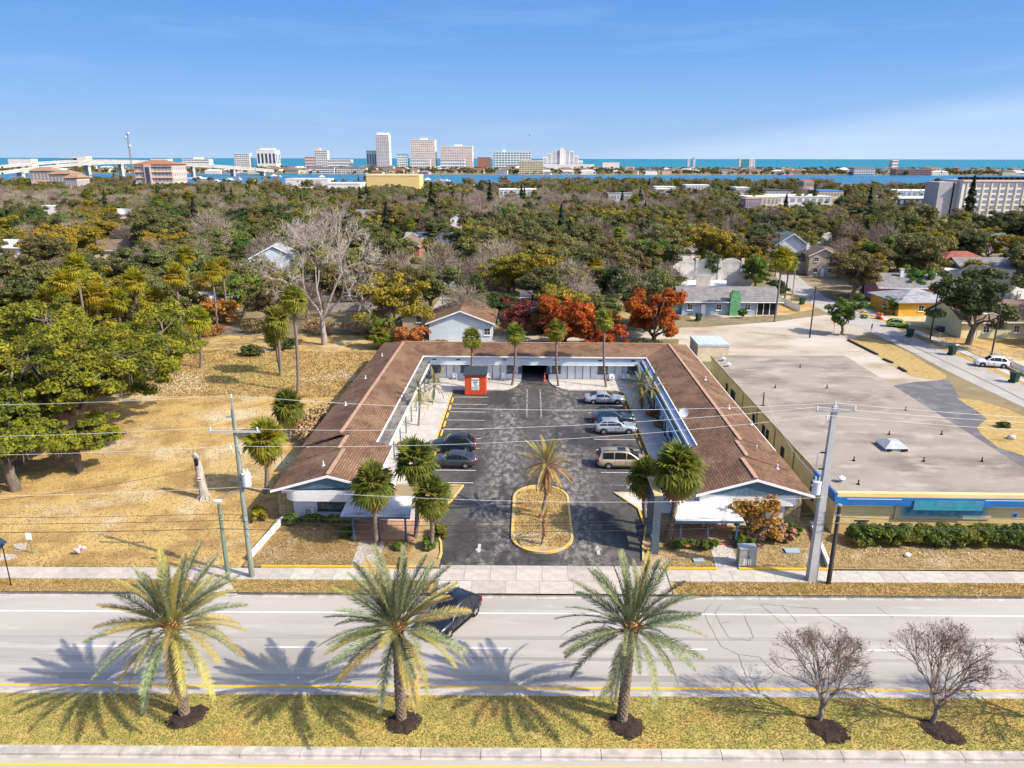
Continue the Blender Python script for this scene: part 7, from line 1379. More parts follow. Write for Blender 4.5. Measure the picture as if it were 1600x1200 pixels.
bush('shrub', 'dry reddish shrub right of the small bronze tree', 'shrub', 20.2, 52.3, .9, .7, 1.9, L_drybrush, 10); bush('shrub', 'spiky yellow plant beside the left end of the motel', 'shrub', -22.4, 55.0, .9, .7, 1.4, L_sabaly, 11)
bush('shrub', 'rounded fern clump at the foot of the left entrance palms', 'shrub', -7.0, 52.6, .8, 1.1, 1.0, L_sabal, 12); bush('shrub', 'fern like plants beside the left porch and drive', 'shrub', -7.6, 50.8, .6, .8, 1.0, L_hedge, 13)
for k, (px, py, rx, ry, h, mm, lb) in enumerate(((495, 668, 2.8, 4.2, 2.6, L_drybrush, 'large dry brown shrub against the outer side of the left motel wing'), (490, 690, 2.2, 2.6, 1.8, L_drybrush, 'lower dry brown shrub between the two fan palms by the left wing'), (560, 520, 4.5, 3, 2.2, L_drybrush, 'dry brush beside the foot of the great bare tree'), (500, 520, 4, 3, 2.4, L_drybrush, 'brown thicket left of the great bare tree trunk'), (400, 520, 3, 2.2, 2.6, L_drybrush, 'pinkish brown thicket behind the dark palms'), (605, 545, 2.2, 2, 2.6, L_bright, 'bright green shrub at the back left corner of the roof'), (690, 548, 2, 1.5, 1.8, L_drybrush, 'pale brown shrub in front of the annex wall'), (320, 525, 4, 3, 2.2, L_rust, 'rusty undergrowth at the back of the field'), (440, 545, 3, 2, 1.8, L_dark, 'dark undergrowth at the back of the field behind the palms'), (395, 555, 2.2, 1.6, 1.6, L_dark, 'dark low bushes beside the foot of the dark palms'), (230, 560, 3.5, 2.5, 1.5, L_dark, 'dark bushes under the leftmost field palm'), (1005, 548, 2.5, 2, 2, L_dark, 'dark bushes at the foot of the largest orange tree'), (850, 522, 3, 1.5, 1.6, L_dark, 'dark hedge bushes behind the passage roof'), (1160, 497, 1.0, .8, 2.2, L_bright, 'green shrub at the foot of the green chimney'), (1195, 490, 1.2, .9, 1.9, L_sabaly, 'yellow green shrub by the porch of the ranch house'), (470, 740, 1, 1.2, 1.0, L_dark, 'dark weeds at the left wall of the motel'), (1568, 668, .7, .6, .7, L_dark, 'small dark bush on the grass by the store driveway'), (1020, 652, .8, .8, .9, L_rust, 'rusty potted bush on the right walkway, farther one'), (1030, 668, .8, .8, .9, L_drybrush, 'brown potted bush on the right walkway, nearer one'), (640, 700, 1.2, 1.0, .8, L_drybrush, 'pale dry bush behind the left entrance palms'))):
    x, y = G(px, py); bush('shrub', lb, 'shrub', x, y, rx, ry, h, mm, 300 + k, 30, 60, .2 if rx > 1.5 else .13)
# short grass standing in the near turf: one carpet of blades
def turf(name, fn, n, seed, size, mats, zf, label):
    rng = np.random.default_rng(seed); C = np.array(fn(rng, n)); C = np.column_stack([C, zf(C)]); a = rng.uniform(0, 6.283, n); h = size * rng.uniform(.5, 1.4, n); w = size * .55; s = np.stack([np.cos(a) * w, np.sin(a) * w, a * 0], 1); l = np.stack([rng.normal(size=n) * .5 * size, rng.normal(size=n) * .5 * size, h], 1); P = np.stack([C - s, C + s, C + l + s * .3, C + l - s * .3], 1); o = ob(name, quads_np(name, P, mats, rng.integers(0, len(mats), n))); tag(o, label, 'grass', kind='stuff')
T1 = [leafmat('turf_straw', (.44, .35, .14), (.34, .27, .10), None, rand=0, trans=.5, rough=.9), leafmat('turf_olive', (.28, .27, .07), (.34, .30, .10), None, rand=0, trans=.5, rough=.9), leafmat('turf_pale', (.46, .37, .16), (.36, .28, .10), None, rand=0, trans=.5, rough=.9)]
T2 = [leafmat('turf_golden', (.45, .31, .12), (.36, .24, .09), None, rand=0, trans=.5, rough=.9), T1[2], leafmat('turf_brown', (.39, .28, .12), (.32, .22, .095), None, rand=0, trans=.5, rough=.9)]
turf('turf', lambda r, n: [(x, RD(x, c)) for x, c in zip(r.uniform(-34, 34, n), r.uniform(30.6, 34.35, n))], 52000, 1, .055, T1, lambda C: .13 + .12 * np.sin(np.pi * np.clip((C[:, 1] - .0176 * C[:, 0] - 30.55) / 3.85, 0, 1)), 'half green turf of the median')
turf('turf', lambda r, n: [(x, RD(x, c)) for x, c in zip(np.where(r.random(n) < .5, r.uniform(-42, -6.8, n), r.uniform(10.4, 44, n)), r.uniform(44.6, 46.15, n))], 24000, 2, .06, T2, lambda C: C[:, 0] * 0 + .12, 'straw coloured turf of the verge')
turf('turf', lambda r, n: [(x, RD(x, c)) for x, c in zip(np.where(r.random(n) < .45, r.uniform(-20.8, -9, n), r.uniform(9.5, 44, n)), r.uniform(48.15, 54.2, n))], 34000, 3, .06, T2, lambda C: C[:, 0] * 0 + .10, 'dry turf of the lawns before the motel and the store')
turf('turf', lambda r, n: [(1.2 + x, 56.2 + y) for x, y in zip(r.uniform(-2.2, 2.2, n), r.uniform(-5.2, 5.2, n))], 5000, 7, .07, T2, lambda C: C[:, 0] * 0 + .15, 'dry turf of the drive island')
turf('turf', lambda r, n: [(x, y) for x, y in zip(r.uniform(-75, -21.5, n), r.uniform(88, 111, n))], 26000, 5, .15, T2, lambda C: C[:, 0] * 0 + .012, 'golden turf at the back of the vacant field')
turf('turf', lambda r, n: [(x, RD(x, c)) for x, c in zip(r.uniform(-66, -21.5, n), 47.9 + 44 * r.random(n) ** 1.4)], 44000, 4, .075, T2, lambda C: C[:, 0] * 0 + .012, 'golden turf of the vacant field')
# leaf litter and scraps on the lawn before the store
rng = np.random.default_rng(12); n = 420; C = np.column_stack([np.where(rng.random(n) < .7, rng.normal(31, 3.2, n), rng.normal(19, 2.2, n)), rng.normal(50.9, .7, n), np.full(n, .15)])
o = ob('leaf_litter', quads_np('leaf_litter', leaf_quads(C, np.tile([0, 0, 1.], (n, 1)), .10, rng, 1.3, .4), mat('pale_litter', (.60, .54, .48), (.40, .30, .24), scale=9))); tag(o, 'pale leaf litter and scraps strewn on the lawn before the hedge', 'leaf litter', kind='stuff')
# ------------------------------------------------------------ vehicles
M_tyre = mat('tyre_rubber', (.018, .018, .019), rough=.85); M_rim = mat('alloy_rim', (.55, .56, .58), rough=.3, metal=.6); M_darkrim = mat('dark_rim', (.10, .10, .11), rough=.35, metal=.5)
M_lamp = mat('headlamp_glass', (.62, .66, .70), rough=.1, spec=.6); M_tail = mat('tail_lamp_red', (.38, .012, .012), rough=.15, spec=.6); M_carglass = mat('tinted_car_glass', (.012, .016, .020), rough=.04, spec=.8); M_plate = mat('number_plate', (.70, .70, .68), rough=.5); M_trimb = mat('black_trim', (.016, .016, .017), rough=.45)
def paint(name, c, metal=.35): return mat('paint_' + name, c, rough=.28, metal=metal, spec=.5, coat=.8)
def lerp_tab(tab, x):
    if x <= tab[0][0]: return tab[0][1]
    for (a, u), (b, v) in zip(tab[:-1], tab[1:]):
        if x <= b: t = (x - a) / (b - a); t = t * t * (3 - 2 * t) * .5 + t * .5; return u + (v - u) * t
    return tab[-1][1]
def car(name, label, cat, x, y, heading, L, W, H, belt, roof, colour, wheels=None, wr=.33, rim=None, windows=(), ztop=(), roofrack=False, z=.06, group=None, sunroof=False, rfcol=None):
    """local +X is the nose. ztop: bonnet / boot heights along x; roof: (x, z) from cowl to tail; windows: side windows (x0, x1)"""
    t = thing(name, label, cat, (x, y, z), heading, group); hl = L / 2; hw = W / 2; wx = wheels or (-hl * .60, hl * .62)
    st = [-hl, -hl * .985, -hl * .93, -hl * .8, -hl * .6, -hl * .35, 0, hl * .3, hl * .55, hl * .72, hl * .86, hl * .95, hl * .99, hl]
    wtab = [(-hl, .80), (-hl * .93, .93), (-hl * .7, 1.0), (hl * .6, 1.0), (hl * .86, .93), (hl * .97, .78), (hl, .62)]
    b = MB(); vs = []; n = 0
    for sx in st:
        w = hw * lerp_tab(wtab, sx); zt = lerp_tab(ztop, sx); e = max(0, (abs(sx) - hl * .86) / (hl * .14)); zb = .20 + .16 * e ** 2; zs = zb + (zt - zb) * .62
        half = [(w * .80, zb), (w * .965, zb + .09), (w * 1.0, zb + (zt - zb) * .38), (w * .985, zs), (w * .93, zt - .035), (w * .80, zt), (w * .40, zt + .025)]
        ring = [(sx, -a, c) for a, c in half] + [(sx, a, c) for a, c in half[::-1]]; n = len(ring); vs += ring
    fs = []
    for i in range(len(st) - 1):
        for k in range(n): fs.append((i * n + k, (i + 1) * n + k, (i + 1) * n + (k + 1) % n, i * n + (k + 1) % n))
    b.raw(vs, fs, 0, True); b.raw(vs[:n], [tuple(range(n))], 0); b.raw(vs[-n:], [tuple(range(n))[::-1]], 0); part(b, 'body', colour, t)
    # cabin: pillars and roof in paint, glass set proud
    wb, wt = hw * .93, hw * .70
    def yat(z, x): f = min(1, max(0, (z - belt) / (H - belt))); e = max(0, (abs(x) - hl * .75) / (hl * .25)); return (wb + (wt - wb) * f ** 1.15) * (1 - .10 * e)
    c = MB(); vs = []; xs = [p[0] for p in roof]; 
    for rx, rzz in roof:
        zb = belt - .06; zz = max(rzz, zb + .02); half = [(yat(zb, rx), zb), (yat(belt + (zz - belt) * .5, rx), zb + (zz - zb) * .5), (yat(zz - .05, rx), max(zb + .01, zz - .05)), (yat(zz, rx) * .90, zz), (yat(zz, rx) * .45, zz + .025)]
        vs += [(rx, -a, q) for a, q in half] + [(rx, a, q) for a, q in half[::-1]]
    n = 10; fs = []
    for i in range(len(roof) - 1):
        for k in range(n - 1): fs.append((i * n + k, i * n + k + 1, (i + 1) * n + k + 1, (i + 1) * n + k))
    c.raw(vs, fs, 0, True); part(c, 'cabin', rfcol or colour, t)
    def zroof(x):
        for (a, u), (bb, v) in zip(roof[:-1], roof[1:]):
            if min(a, bb) - 1e-6 <= x <= max(a, bb) + 1e-6: return u + (v - u) * (x - a) / (bb - a)
        return roof[0][1]
    def screen(nm, p, q, f0, f1):
        a = MB(); (x0, z0), (x1, z1) = p, q; pts = []
        for f in (f0, f1): xx = x0 + (x1 - x0) * f; zz = z0 + (z1 - z0) * f; pts.append((xx, zz))
        nx, nz = -(z1 - z0), (x1 - x0); l = math.hypot(nx, nz); nx, nz = nx / l, nz / l
        if nz < 0: nx, nz = -nx, -nz
        A = []
        for xx, zz in pts: w = yat(zz, xx) * .87; A.append([(xx + nx * .03, -w, zz + nz * .03), (xx + nx * .045, 0, zz + nz * .05), (xx + nx * .03, w, zz + nz * .03)])
        for k in range(2): a.face([A[0][k], A[0][k + 1], A[1][k + 1], A[1][k]], 0, True)
        part(a, nm, M_carglass, t)
    screen('windshield', roof[0], roof[1], .06, .95); screen('rear_window', roof[-1], roof[-2], .10, .92)
    for x0, x1 in windows:
        for s in (-1, 1):
            a = MB(); P = []
            top0, top1 = min(zroof(x0) - .10, H - .10), min(zroof(x1) - .10, H - .10); zb = belt + .03
            if x0 > x1: x0, x1 = x1, x0
            m_ = (x0 + x1) / 2; cand = [(x0, zb), (x1, zb), (x1, max(zb + .02, zroof(x1) - .09)), (m_, max(zb + .03, zroof(m_) - .085)), (x0, max(zb + .02, zroof(x0) - .09))]
            f = [(xx, s * (yat(zz, xx) + .012), zz) for xx, zz in cand]; a.face(f if s < 0 else f[::-1]); part(a, 'side_window', M_carglass, t)
    # wheels
    k = (wr, (rim or M_rim).name)
    if k not in WHEELS:
        ty = MB(); m_ = 18; pr = [(wr * .62, -.10), (wr * .96, -.105), (wr, -.07), (wr, .07), (wr * .96, .105), (wr * .62, .10)]; vs = []
        for i in range(m_): a = 2 * math.pi * i / m_; vs += [(r * math.cos(a), o, r * math.sin(a)) for r, o in pr]
        ty.raw(vs, [(i * 6 + j, i * 6 + j + 1, ((i + 1) % m_) * 6 + j + 1, ((i + 1) % m_) * 6 + j) for i in range(m_) for j in range(5)], 0, True)
        rm = MB()
        for s in (-1, 1):
            rm.disc((0, s * .06, 0), wr * .62, (0, s, 0), 16, 1)
            for q in range(5): a = q * 1.2566; rm.obox((wr * .32 * math.cos(a), s * .085, wr * .32 * math.sin(a)), wr * .56, .03, wr * .17, 0, 0, Matrix.Rotation(-a, 3, 'Y'))
            rm.disc((0, s * .102, 0), wr * .14, (0, s, 0), 10)
        tme = ty.mesh('tyre'); tme.materials.append(M_tyre); rme = rm.mesh('rim'); rme.materials.append(rim or M_rim); rme.materials.append(M_trimb); WHEELS[k] = (tme, rme)
    tme, rme = WHEELS[k]
    for xx in wx:
        for s in (-1, 1):
            ar = MB(); m_ = 14; ra = wr * 1.14; pts = [(xx + ra * math.cos(math.pi * q / m_), s * (hw * 1.004), wr + ra * math.sin(math.pi * q / m_)) for q in range(m_ + 1)] + [(xx - ra, s * hw * 1.004, .2), (xx + ra, s * hw * 1.004, .2)]
            ar.face(pts if s < 0 else pts[::-1]); part(ar, 'wheel_arch', M_trimb, t)
            w_ = ob('wheel', tme, None, t, loc=(xx, s * (hw - .075), wr)); ob('rim', rme, None, w_)
    zf = lerp_tab(ztop, hl * .9); zr = lerp_tab(ztop, -hl * .95)
    for s in (-1, 1):
        a = MB(); wf = hw * lerp_tab(wtab, hl * .93); a.raw([(hl * .995, s * wf * .50, zf - .24), (hl * .90, s * wf * 1.012, zf - .22), (hl * .86, s * wf * 1.02, zf - .06), (hl * .965, s * wf * .55, zf - .07), (hl * .99, s * wf * .40, zf - .13)], [(0, 1, 2, 3, 4)] if s < 0 else [(4, 3, 2, 1, 0)]); 
        a.obox((hl * .945, s * wf * .80, zf - .14), .20, .34, .13, -s * .55); part(a, 'headlight', M_lamp, t)
        a = MB(); wr_ = hw * lerp_tab(wtab, -hl * .96); hh = .34 if H > 1.6 else .20; a.obox((-hl * .965, s * wr_ * .88, min(zr, belt) - .12), .16, .24, hh, s * .5); part(a, 'tail_light', M_tail, t)
        a = MB(); mx = roof[0][0] - .32; a.ball((mx, s * (hw + .10), belt + .07), .10, .10, .075, 8, 5); a.box(mx - .02, mx + .04, min(s * (hw - .08), s * (hw + .06)), max(s * (hw - .08), s * (hw + .06)), belt + .0, belt + .05); part(a, 'mirror', colour, t)
        a = MB()
        for dx in [(w0 + w1) / 2 for w0, w1 in windows[:2]]: a.box(dx - .10, dx + .10, min(s * hw * .985, s * (hw * .985 + .03)), max(s * hw * .985, s * (hw * .985 + .03)), belt - .17, belt - .13)
        part(a, 'door_handle', colour, t)
        a = MB()
        for dx in sorted(set([w[0] for w in windows[:2]] + [w[1] for w in windows[:2]])): a.box(dx - .008, dx + .008, min(s * hw * .99, s * (hw * .99 + .012)), max(s * hw * .99, s * (hw * .99 + .012)), .34, belt - .04)
        part(a, 'door_gap', M_trimb, t)
        a = MB(); a.box(wx[0] + wr * 1.15, wx[1] - wr * 1.15, min(s * hw * .95, s * (hw + .012)), max(s * hw * .95, s * (hw + .012)), .19, .29); part(a, 'sill', M_trimb, t)
    a = MB(); a.box(hl * .955, hl + .015, -hw * .60, hw * .60, .36, .52); part(a, 'grille', M_trimb, t); a = MB(); a.box(-hl - .02, -hl * .955, -hw * .72, hw * .72, .30, .42); part(a, 'rear_bumper', M_trimb, t)
    a = MB(); a.box(-hl - .03, -hl + .01, -.18, .18, .62, .76); part(a, 'number_plate', M_plate, t)
    if roofrack:
        for s in (-1, 1): a = MB(); a.tube([(roof[1][0] - .15, s * wt * .88, H - .02), (roof[1][0] - .3, s * wt * .88, H + .07), (roof[-2][0] + .3, s * wt * .88, H + .07), (roof[-2][0] + .1, s * wt * .88, H - .02)], .025, 5); part(a, 'roof_rail', M_trimb, t)
    if sunroof: a = MB(); a.box(roof[1][0] - 1.15, roof[1][0] - .35, -.42, .42, H + .02, H + .036); part(a, 'sunroof', M_carglass, t)
    return t
WHEELS = {}
def suv(name, label, x, y, hd, col, L=4.6, W=1.87, H=1.68, cat='car', **k):
    h = L / 2; return car(name, label, cat, x, y, hd, L, W, H, 1.02, [(h * .40, 1.05), (h * .10, H - .07), (-h * .15, H), (-h * .62, H - .05), (-h * .95, 1.04)], col, (-h * .60, h * .61), .36, windows=((-.02, h * .30), (-h * .42, -.08), (-h * .76, -h * .46)), ztop=[(-h, .92), (-h * .8, 1.0), (h * .42, 1.02), (h * .8, .93), (h * .96, .80), (h, .66)], **k)
def sedan(name, label, x, y, hd, col, L=4.7, W=1.80, H=1.44, cat='car', **k):
    h = L / 2; return car(name, label, cat, x, y, hd, L, W, H, .90, [(h * .40, .92), (h * .08, H - .05), (-h * .12, H), (-h * .36, H - .06), (-h * .74, .96)], col, (-h * .58, h * .62), .32, windows=((-.06, h * .30), (-h * .42, -.12)), ztop=[(-h, .80), (-h * .93, .90), (-h * .7, .93), (h * .4, .90), (h * .8, .80), (h * .96, .68), (h, .56)], **k)
def hatch(name, label, x, y, hd, col, L=4.3, W=1.8, H=1.48, cat='car', **k):
    h = L / 2; return car(name, label, cat, x, y, hd, L, W, H, .95, [(h * .46, .95), (h * .10, H - .05), (-h * .12, H), (-h * .52, H - .10), (-h * .93, .98)], col, (-h * .58, h * .62), .33, windows=((-.02, h * .36), (-h * .44, -.08), (-h * .70, -h * .48)), ztop=[(-h, .86), (-h * .9, .94), (h * .45, .94), (h * .8, .84), (h * .96, .72), (h, .58)], **k)
def van(name, label, x, y, hd, col, L=5.1, W=1.98, H=1.75, cat='minivan', **k):
    h = L / 2; return car(name, label, cat, x, y, hd, L, W, H, 1.02, [(h * .62, 1.0), (h * .22, H - .08), (-.1, H), (-h * .84, H - .04), (-h * .965, 1.06)], col, (-h * .58, h * .62), .34, windows=((h * .12, h * .47), (-h * .34, h * .08), (-h * .80, -h * .38)), ztop=[(-h, .94), (-h * .9, 1.02), (h * .62, 1.0), (h * .85, .86), (h * .97, .74), (h, .60)], **k)
P_silver = paint('silver', (.40, .42, .45)); P_grey = paint('steel_grey', (.05, .055, .065)); P_black = paint('black', (.022, .030, .042), .6); P_navy = paint('dark_teal_blue', (.015, .05, .08)); P_gold = paint('champagne', (.46, .38, .25)); P_white = paint('white', (.80, .81, .82), 0); P_lime = paint('lime', (.28, .44, .02), .1); P_ice = paint('pale_blue_silver', (.36, .41, .46))
sedan('parked_car', 'silver two door coupe parked nearest the back walkway of the courtyard', 9.45, 87.0, 0, P_silver, 5.0, 1.85, 1.38)
sedan('parked_car', 'dark teal sedan parked half hidden behind the pale silver hatchback', 9.75, 80.0, 0, P_navy, 4.75); suv('parked_car', 'pale silver crossover parked nose to the right walkway, beside the dark teal sedan', 9.65, 76.6, 0, P_ice, 4.55, 1.84, 1.58)
van('parked_van', 'champagne minivan with a sunroof parked nearest the right hand entrance palms', 9.35, 67.3, 0, P_gold, roofrack=True, sunroof=True)
suv('parked_car', 'black sport utility parked on the left side of the courtyard', -7.75, 70.9, math.pi, P_black, 4.65, 1.88, 1.68, roofrack=True); hatch('parked_car', 'dark grey hatchback parked on the left, beside the black sport utility', -7.35, 66.9, math.pi, P_grey, 4.4)
fx, fy = G(703, 996); rx, ry = G(740, 964); hd = math.atan2(fy - ry, fx - rx); nx, ny = -math.sin(hd), math.cos(hd); wd = .85
cxx, cyy = (fx + rx) / 2, (fy + ry) / 2
suv('moving_car', 'black sport utility turning from the motel drive onto the avenue, under the middle feather palm', cxx - nx * .85, cyy - ny * .85, hd, P_black, 4.7, 1.9, 1.70, z=.03, roofrack=True)
x, y = G(1551, 574); suv('parked_car', 'white crossover parked on the grass beside the side street', x, y + .4, math.radians(163), P_white, 4.4, 1.84, 1.62, z=.03); x, y = G(1403, 511); hatch('parked_car', 'lime green hatchback parked at the kerb of the side street', x, y, math.radians(-22), P_lime, 3.9, 1.7, 1.52, z=.03)
x, y = G(836, 507); suv('parked_car', 'silver car parked behind the motel beside the dusky red tree', x, y, 0, P_silver, 4.5, z=.03)
x, y = G(862, 519); sedan('parked_car', 'dark car in the shade behind the motel passage', x, y, .1, P_black, 4.6, z=.03); x, y = G(1482, 518); sedan('parked_car', 'dark blue car under the big dark tree of the cream house', x, y, math.radians(160), P_navy, 4.5, z=.03); x, y = G(1590, 415); suv('parked_car', 'dark blue car at the right edge by the grey roofed house', x, y, .2, P_navy, 4.5, z=.02)
# motorcycle by the back wing
def motorcycle(x, y, rz):
    t = thing('motorcycle', 'black and chrome motorcycle parked at the back left corner of the courtyard', 'motorcycle', (x, y, .17), rz)
    for xx in (-.72, .72):
        w = MB(); vs = [];
        for i in range(16): a = 2 * math.pi * i / 16; p = (xx + .31 * math.cos(a), 0, .31 + .31 * math.sin(a)); vs.append(p)
        w.tube(vs + [vs[0]], .06, 6, cap=False); wo = part(w, 'wheel', M_tyre, t); r = MB(); r.disc((xx, -.03, .31), .24, (0, -1, 0)); r.disc((xx, .03, .31), .24, (0, 1, 0)); part(r, 'rim', M_rim, wo)
    m = MB(); m.ball((.15, 0, .82), .32, .15, .15); part(m, 'tank', P_black, t); m = MB(); m.ball((-.4, 0, .74), .40, .15, .08); part(m, 'seat', M_black, t); m = MB(); m.box(-.25, .28, -.17, .17, .28, .62); part(m, 'engine', M_rim, t); m = MB(); m.tube([(.74, .1, .31), (.5, .1, 1.0)], .03, 5); m.tube([(.74, -.1, .31), (.5, -.1, 1.0)], .03, 5); part(m, 'fork', M_rim, t); m = MB(); m.tube([(.4, -.4, 1.06), (.5, 0, 1.02), (.4, .4, 1.06)], .02, 5); part(m, 'handlebar', M_rim, t); m = MB(); m.ball((.66, 0, .90), .1, .1, .1); part(m, 'headlight', M_lamp, t); m = MB(); m.tube([(.0, .2, .3), (-.9, .2, .28)], .05, 6); part(m, 'exhaust', M_rim, t); m = MB(); m.tube([(-.4, -.2, .3), (-.1, -.38, .0)], .02, 4); part(m, 'stand', M_rim, t)
motorcycle(-13.0, 94.2, .25)
# ------------------------------------------------------------ poles, lines and lamps
M_polewood = mat('green_grey_pole', (.27, .30, .25), (.17, .19, .155), scale=4, stretch=(1, 1, .1), rough=.95); M_darkpole = mat('creosote_pole', (.075, .062, .055), (.045, .037, .033), scale=4, stretch=(1, 1, .1), rough=.95); M_concpole = mat('concrete_pole', (.46, .46, .45), (.39, .39, .385), scale=1.5, stretch=(1, 1, .3), rough=.9); M_tank = mat('transformer_paint', (.62, .66, .68), (.54, .58, .60), scale=2, rough=.45); M_wire = mat('bright_wire', (.62, .63, .64), rough=.5); M_dwire = mat('dark_cable', (.035, .035, .037), rough=.6); M_porc = mat('porcelain', (.68, .70, .72), rough=.3)
def transformer(t, z, side, off=.45):
    m = MB(); c = (side * off, -.12); m.cyl(c, .29, z, z + .85, 16); m.cyl(c, .31, z + .853, z + .93, 16); part(m, 'transformer', M_tank, t); m = MB()
    for dx in (-.13, .13): m.cyl((c[0] + dx, c[1]), .045, z + .933, z + 1.25, 8)
    m.cyl((c[0] + side * .36, c[1]), .04, z + .55, z + .70, 6); part(m, 'bushing', M_porc, t); m = MB(); m.box(min(0, side * off * .5), max(0, side * off * .5), -.16, -.06, z + .2, z + .3); m.box(min(0, side * off * .5), max(0, side * off * .5), -.16, -.06, z + .65, z + .75); part(m, 'bracket', M_steel, t)
LP = Vector((-19.82, 46.25, 0)); RP = Vector((20.42, 46.91, 0)); DP = Vector((21.47, 46.44, 0))
t = thing('utility_pole', 'tall greenish wooden utility pole with a transformer, left of the motel', 'utility pole', LP); m = MB(); m.tube([(0, 0, -.2), (0, 0, 12.9)], [.20, .13], 12); part(m, 'pole', M_polewood, t); m = MB(); m.box(-1.75, 1.75, -.24, -.135, 11.28, 11.42); part(m, 'crossarm', M_concpole, t); m = MB(); m.box(-.05, .05, -.05, .05, 12.9, 13.7); part(m, 'pole_top_pin', M_steel, t)
for x, z in ((-1.6, 11.42), (1.6, 11.42), (0, 13.7), (-.35, 10.1)): m = MB(); m.cyl((x, -.19 if z < 13 else 0), .06, z, z + .24, 8); part(m, 'insulator', M_porc, t)
m = MB(); m.box(-.55, -.1, -.05, .05, 12.3, 12.36); m.tube([(.1, -.1, 10.0), (.45, -.12, 9.6), (.45, -.12, 9.1)], .03, 5); part(m, 'cutout', M_steel, t); transformer(t, 7.35, 1)
m = MB(); m.tube([(0, -.12, 6.95), (-.7, -.16, 6.9), (-1.5, -.2, 6.35)], .04, 6); la = part(m, 'lamp_arm', M_steel, t); m = MB(); m.ball((-1.75, -.22, 6.2), .38, .17, .13, 10, 6); part(m, 'lamp_head', M_porc, t)
t = thing('utility_pole', 'short green wooden pole beside the tall left pole at the sidewalk', 'utility pole', (-21.39, 45.87, 0)); m = MB(); m.tube([(0, 0, -.2), (0, 0, 6.05)], [.16, .11], 10); part(m, 'pole', mat('green_pole', (.16, .23, .17), (.10, .15, .11), scale=4, stretch=(1, 1, .1), rough=.9), t); m = MB(); m.cyl((0, 0), .13, 5.3, 5.4, 10); m.cyl((0, 0), .13, 4.8, 4.9, 10); part(m, 'cable_clamp', M_steel, t)
t = thing('utility_pole', 'tall pale square concrete pole with a transformer, in front of the store corner', 'utility pole', RP); m = MB(); vs = [(sx * w, sy * w, z) for z, w in ((-.2, .31), (13.3, .15)) for sx, sy in ((-1, -1), (1, -1), (1, 1), (-1, 1))]; m.raw(vs, [(0, 1, 5, 4), (1, 2, 6, 5), (2, 3, 7, 6), (3, 0, 4, 7), (4, 5, 6, 7)]); part(m, 'pole', M_concpole, t)
m = MB(); m.box(-1.3, 1.3, -.28, -.17, 12.95, 13.07); part(m, 'crossarm', M_steel, t)
for x, z in ((-1.25, 13.07), (1.25, 13.07), (0, 13.3), (-.55, 12.45)): m = MB(); m.cyl((x, -.22 if z < 13.2 else 0), .06, z, z + .26, 8); part(m, 'insulator', M_porc, t)
m = MB(); m.tube([(-.2, 0, 12.2), (-.7, -.1, 11.9)], .035, 5); m.tube([(-.3, -.1, 10.2), (-.75, -.1, 9.9), (-.75, -.1, 8.6)], .02, 5); part(m, 'cutout', M_steel, t)
for z in (9.9, 8.7): m = MB(); m.box(-.55, -.18, -.05, .05, z, z + .07); part(m, 'arm', M_black, t)
transformer(t, 6.95, -1, .55)
t = thing('utility_pole', 'short dark pole just right of the tall concrete pole', 'utility pole', DP); m = MB(); m.tube([(0, 0, -.2), (.0, 0, 6.2)], [.17, .13], 10); part(m, 'pole', M_darkpole, t); m = MB(); m.cyl((0, 0), .15, 6.2, 6.32, 10); m.cyl((0, 0), .18, 4.9, 5.0, 10); m.cyl((0, 0), .18, 5.5, 5.6, 10); part(m, 'cable_clamp', M_steel, t)
def wire(label, a, b, sag, r=.012, m=M_wire, grp='overhead lines along the avenue'):
    a = Vector(a); b = Vector(b); mb = MB(); n = 18; P = []
    for i in range(n + 1): u = i / n; p = a.lerp(b, u); p.z -= sag * 4 * u * (1 - u); P.append(p - a)
    mb.tube(P, r, 4, cap=False); o = ob('power_line', mb.mesh('power_line'), m, loc=a); tag(o, label, 'cable', grp); return o
FL = Vector((-66, 45.4, 0)); FR_ = Vector((66, 47.7, 0))
PT = [((0, 0, 13.85), (0, 0, 13.5), 'top line'), ((-1.6, -.19, 11.62), (-1.25, -.22, 13.28), 'outer left crossarm line'), ((1.6, -.19, 11.62), (1.25, -.22, 13.28), 'outer right crossarm line'), ((-.35, -.19, 10.3), (-.55, -.22, 12.7), 'line below the crossarm')]
for l, r_, nm in PT[:1] + PT[1:2] + PT[3:]:
    wire(nm + ' of the avenue between the left and the right tall poles', LP + Vector(l), RP + Vector(r_), .75); wire(nm + ' of the avenue running left from the green pole', FL + Vector(l), LP + Vector(l), .8); wire(nm + ' of the avenue running right from the concrete pole', RP + Vector(r_), FR_ + Vector((r_[0], r_[1], r_[2] - 1.2)), .8)
wire('pale neutral line from the left tall pole to the right one', LP + Vector((0, -.15, 7.25)), RP + Vector((0, -.3, 6.75)), .7); wire('pale neutral line running off to the left', FL + Vector((0, -.15, 7.2)), LP + Vector((0, -.15, 7.25)), .8); 
for k, (zl, zr, sg) in enumerate(((5.35, 5.85, .75), (4.85, 5.45, .55), (4.2, 4.95, .45))):
    nm = ('upper', 'middle', 'lowest')[k]; r = (.014, .017, .022)[k]
    wire(nm + ' dark telephone cable between the green and the dark short poles', (-21.39, 45.75, zl), DP + Vector((0, -.17, zr)), sg, r, M_dwire); wire(nm + ' dark telephone cable running off to the left', (-66, 45.2, zl + .1), (-21.39, 45.75, zl), .5, r, M_dwire); wire(nm + ' dark telephone cable running off to the right', DP + Vector((0, -.17, zr)), (66, 47.4, zr - .3), .6, r, M_dwire)
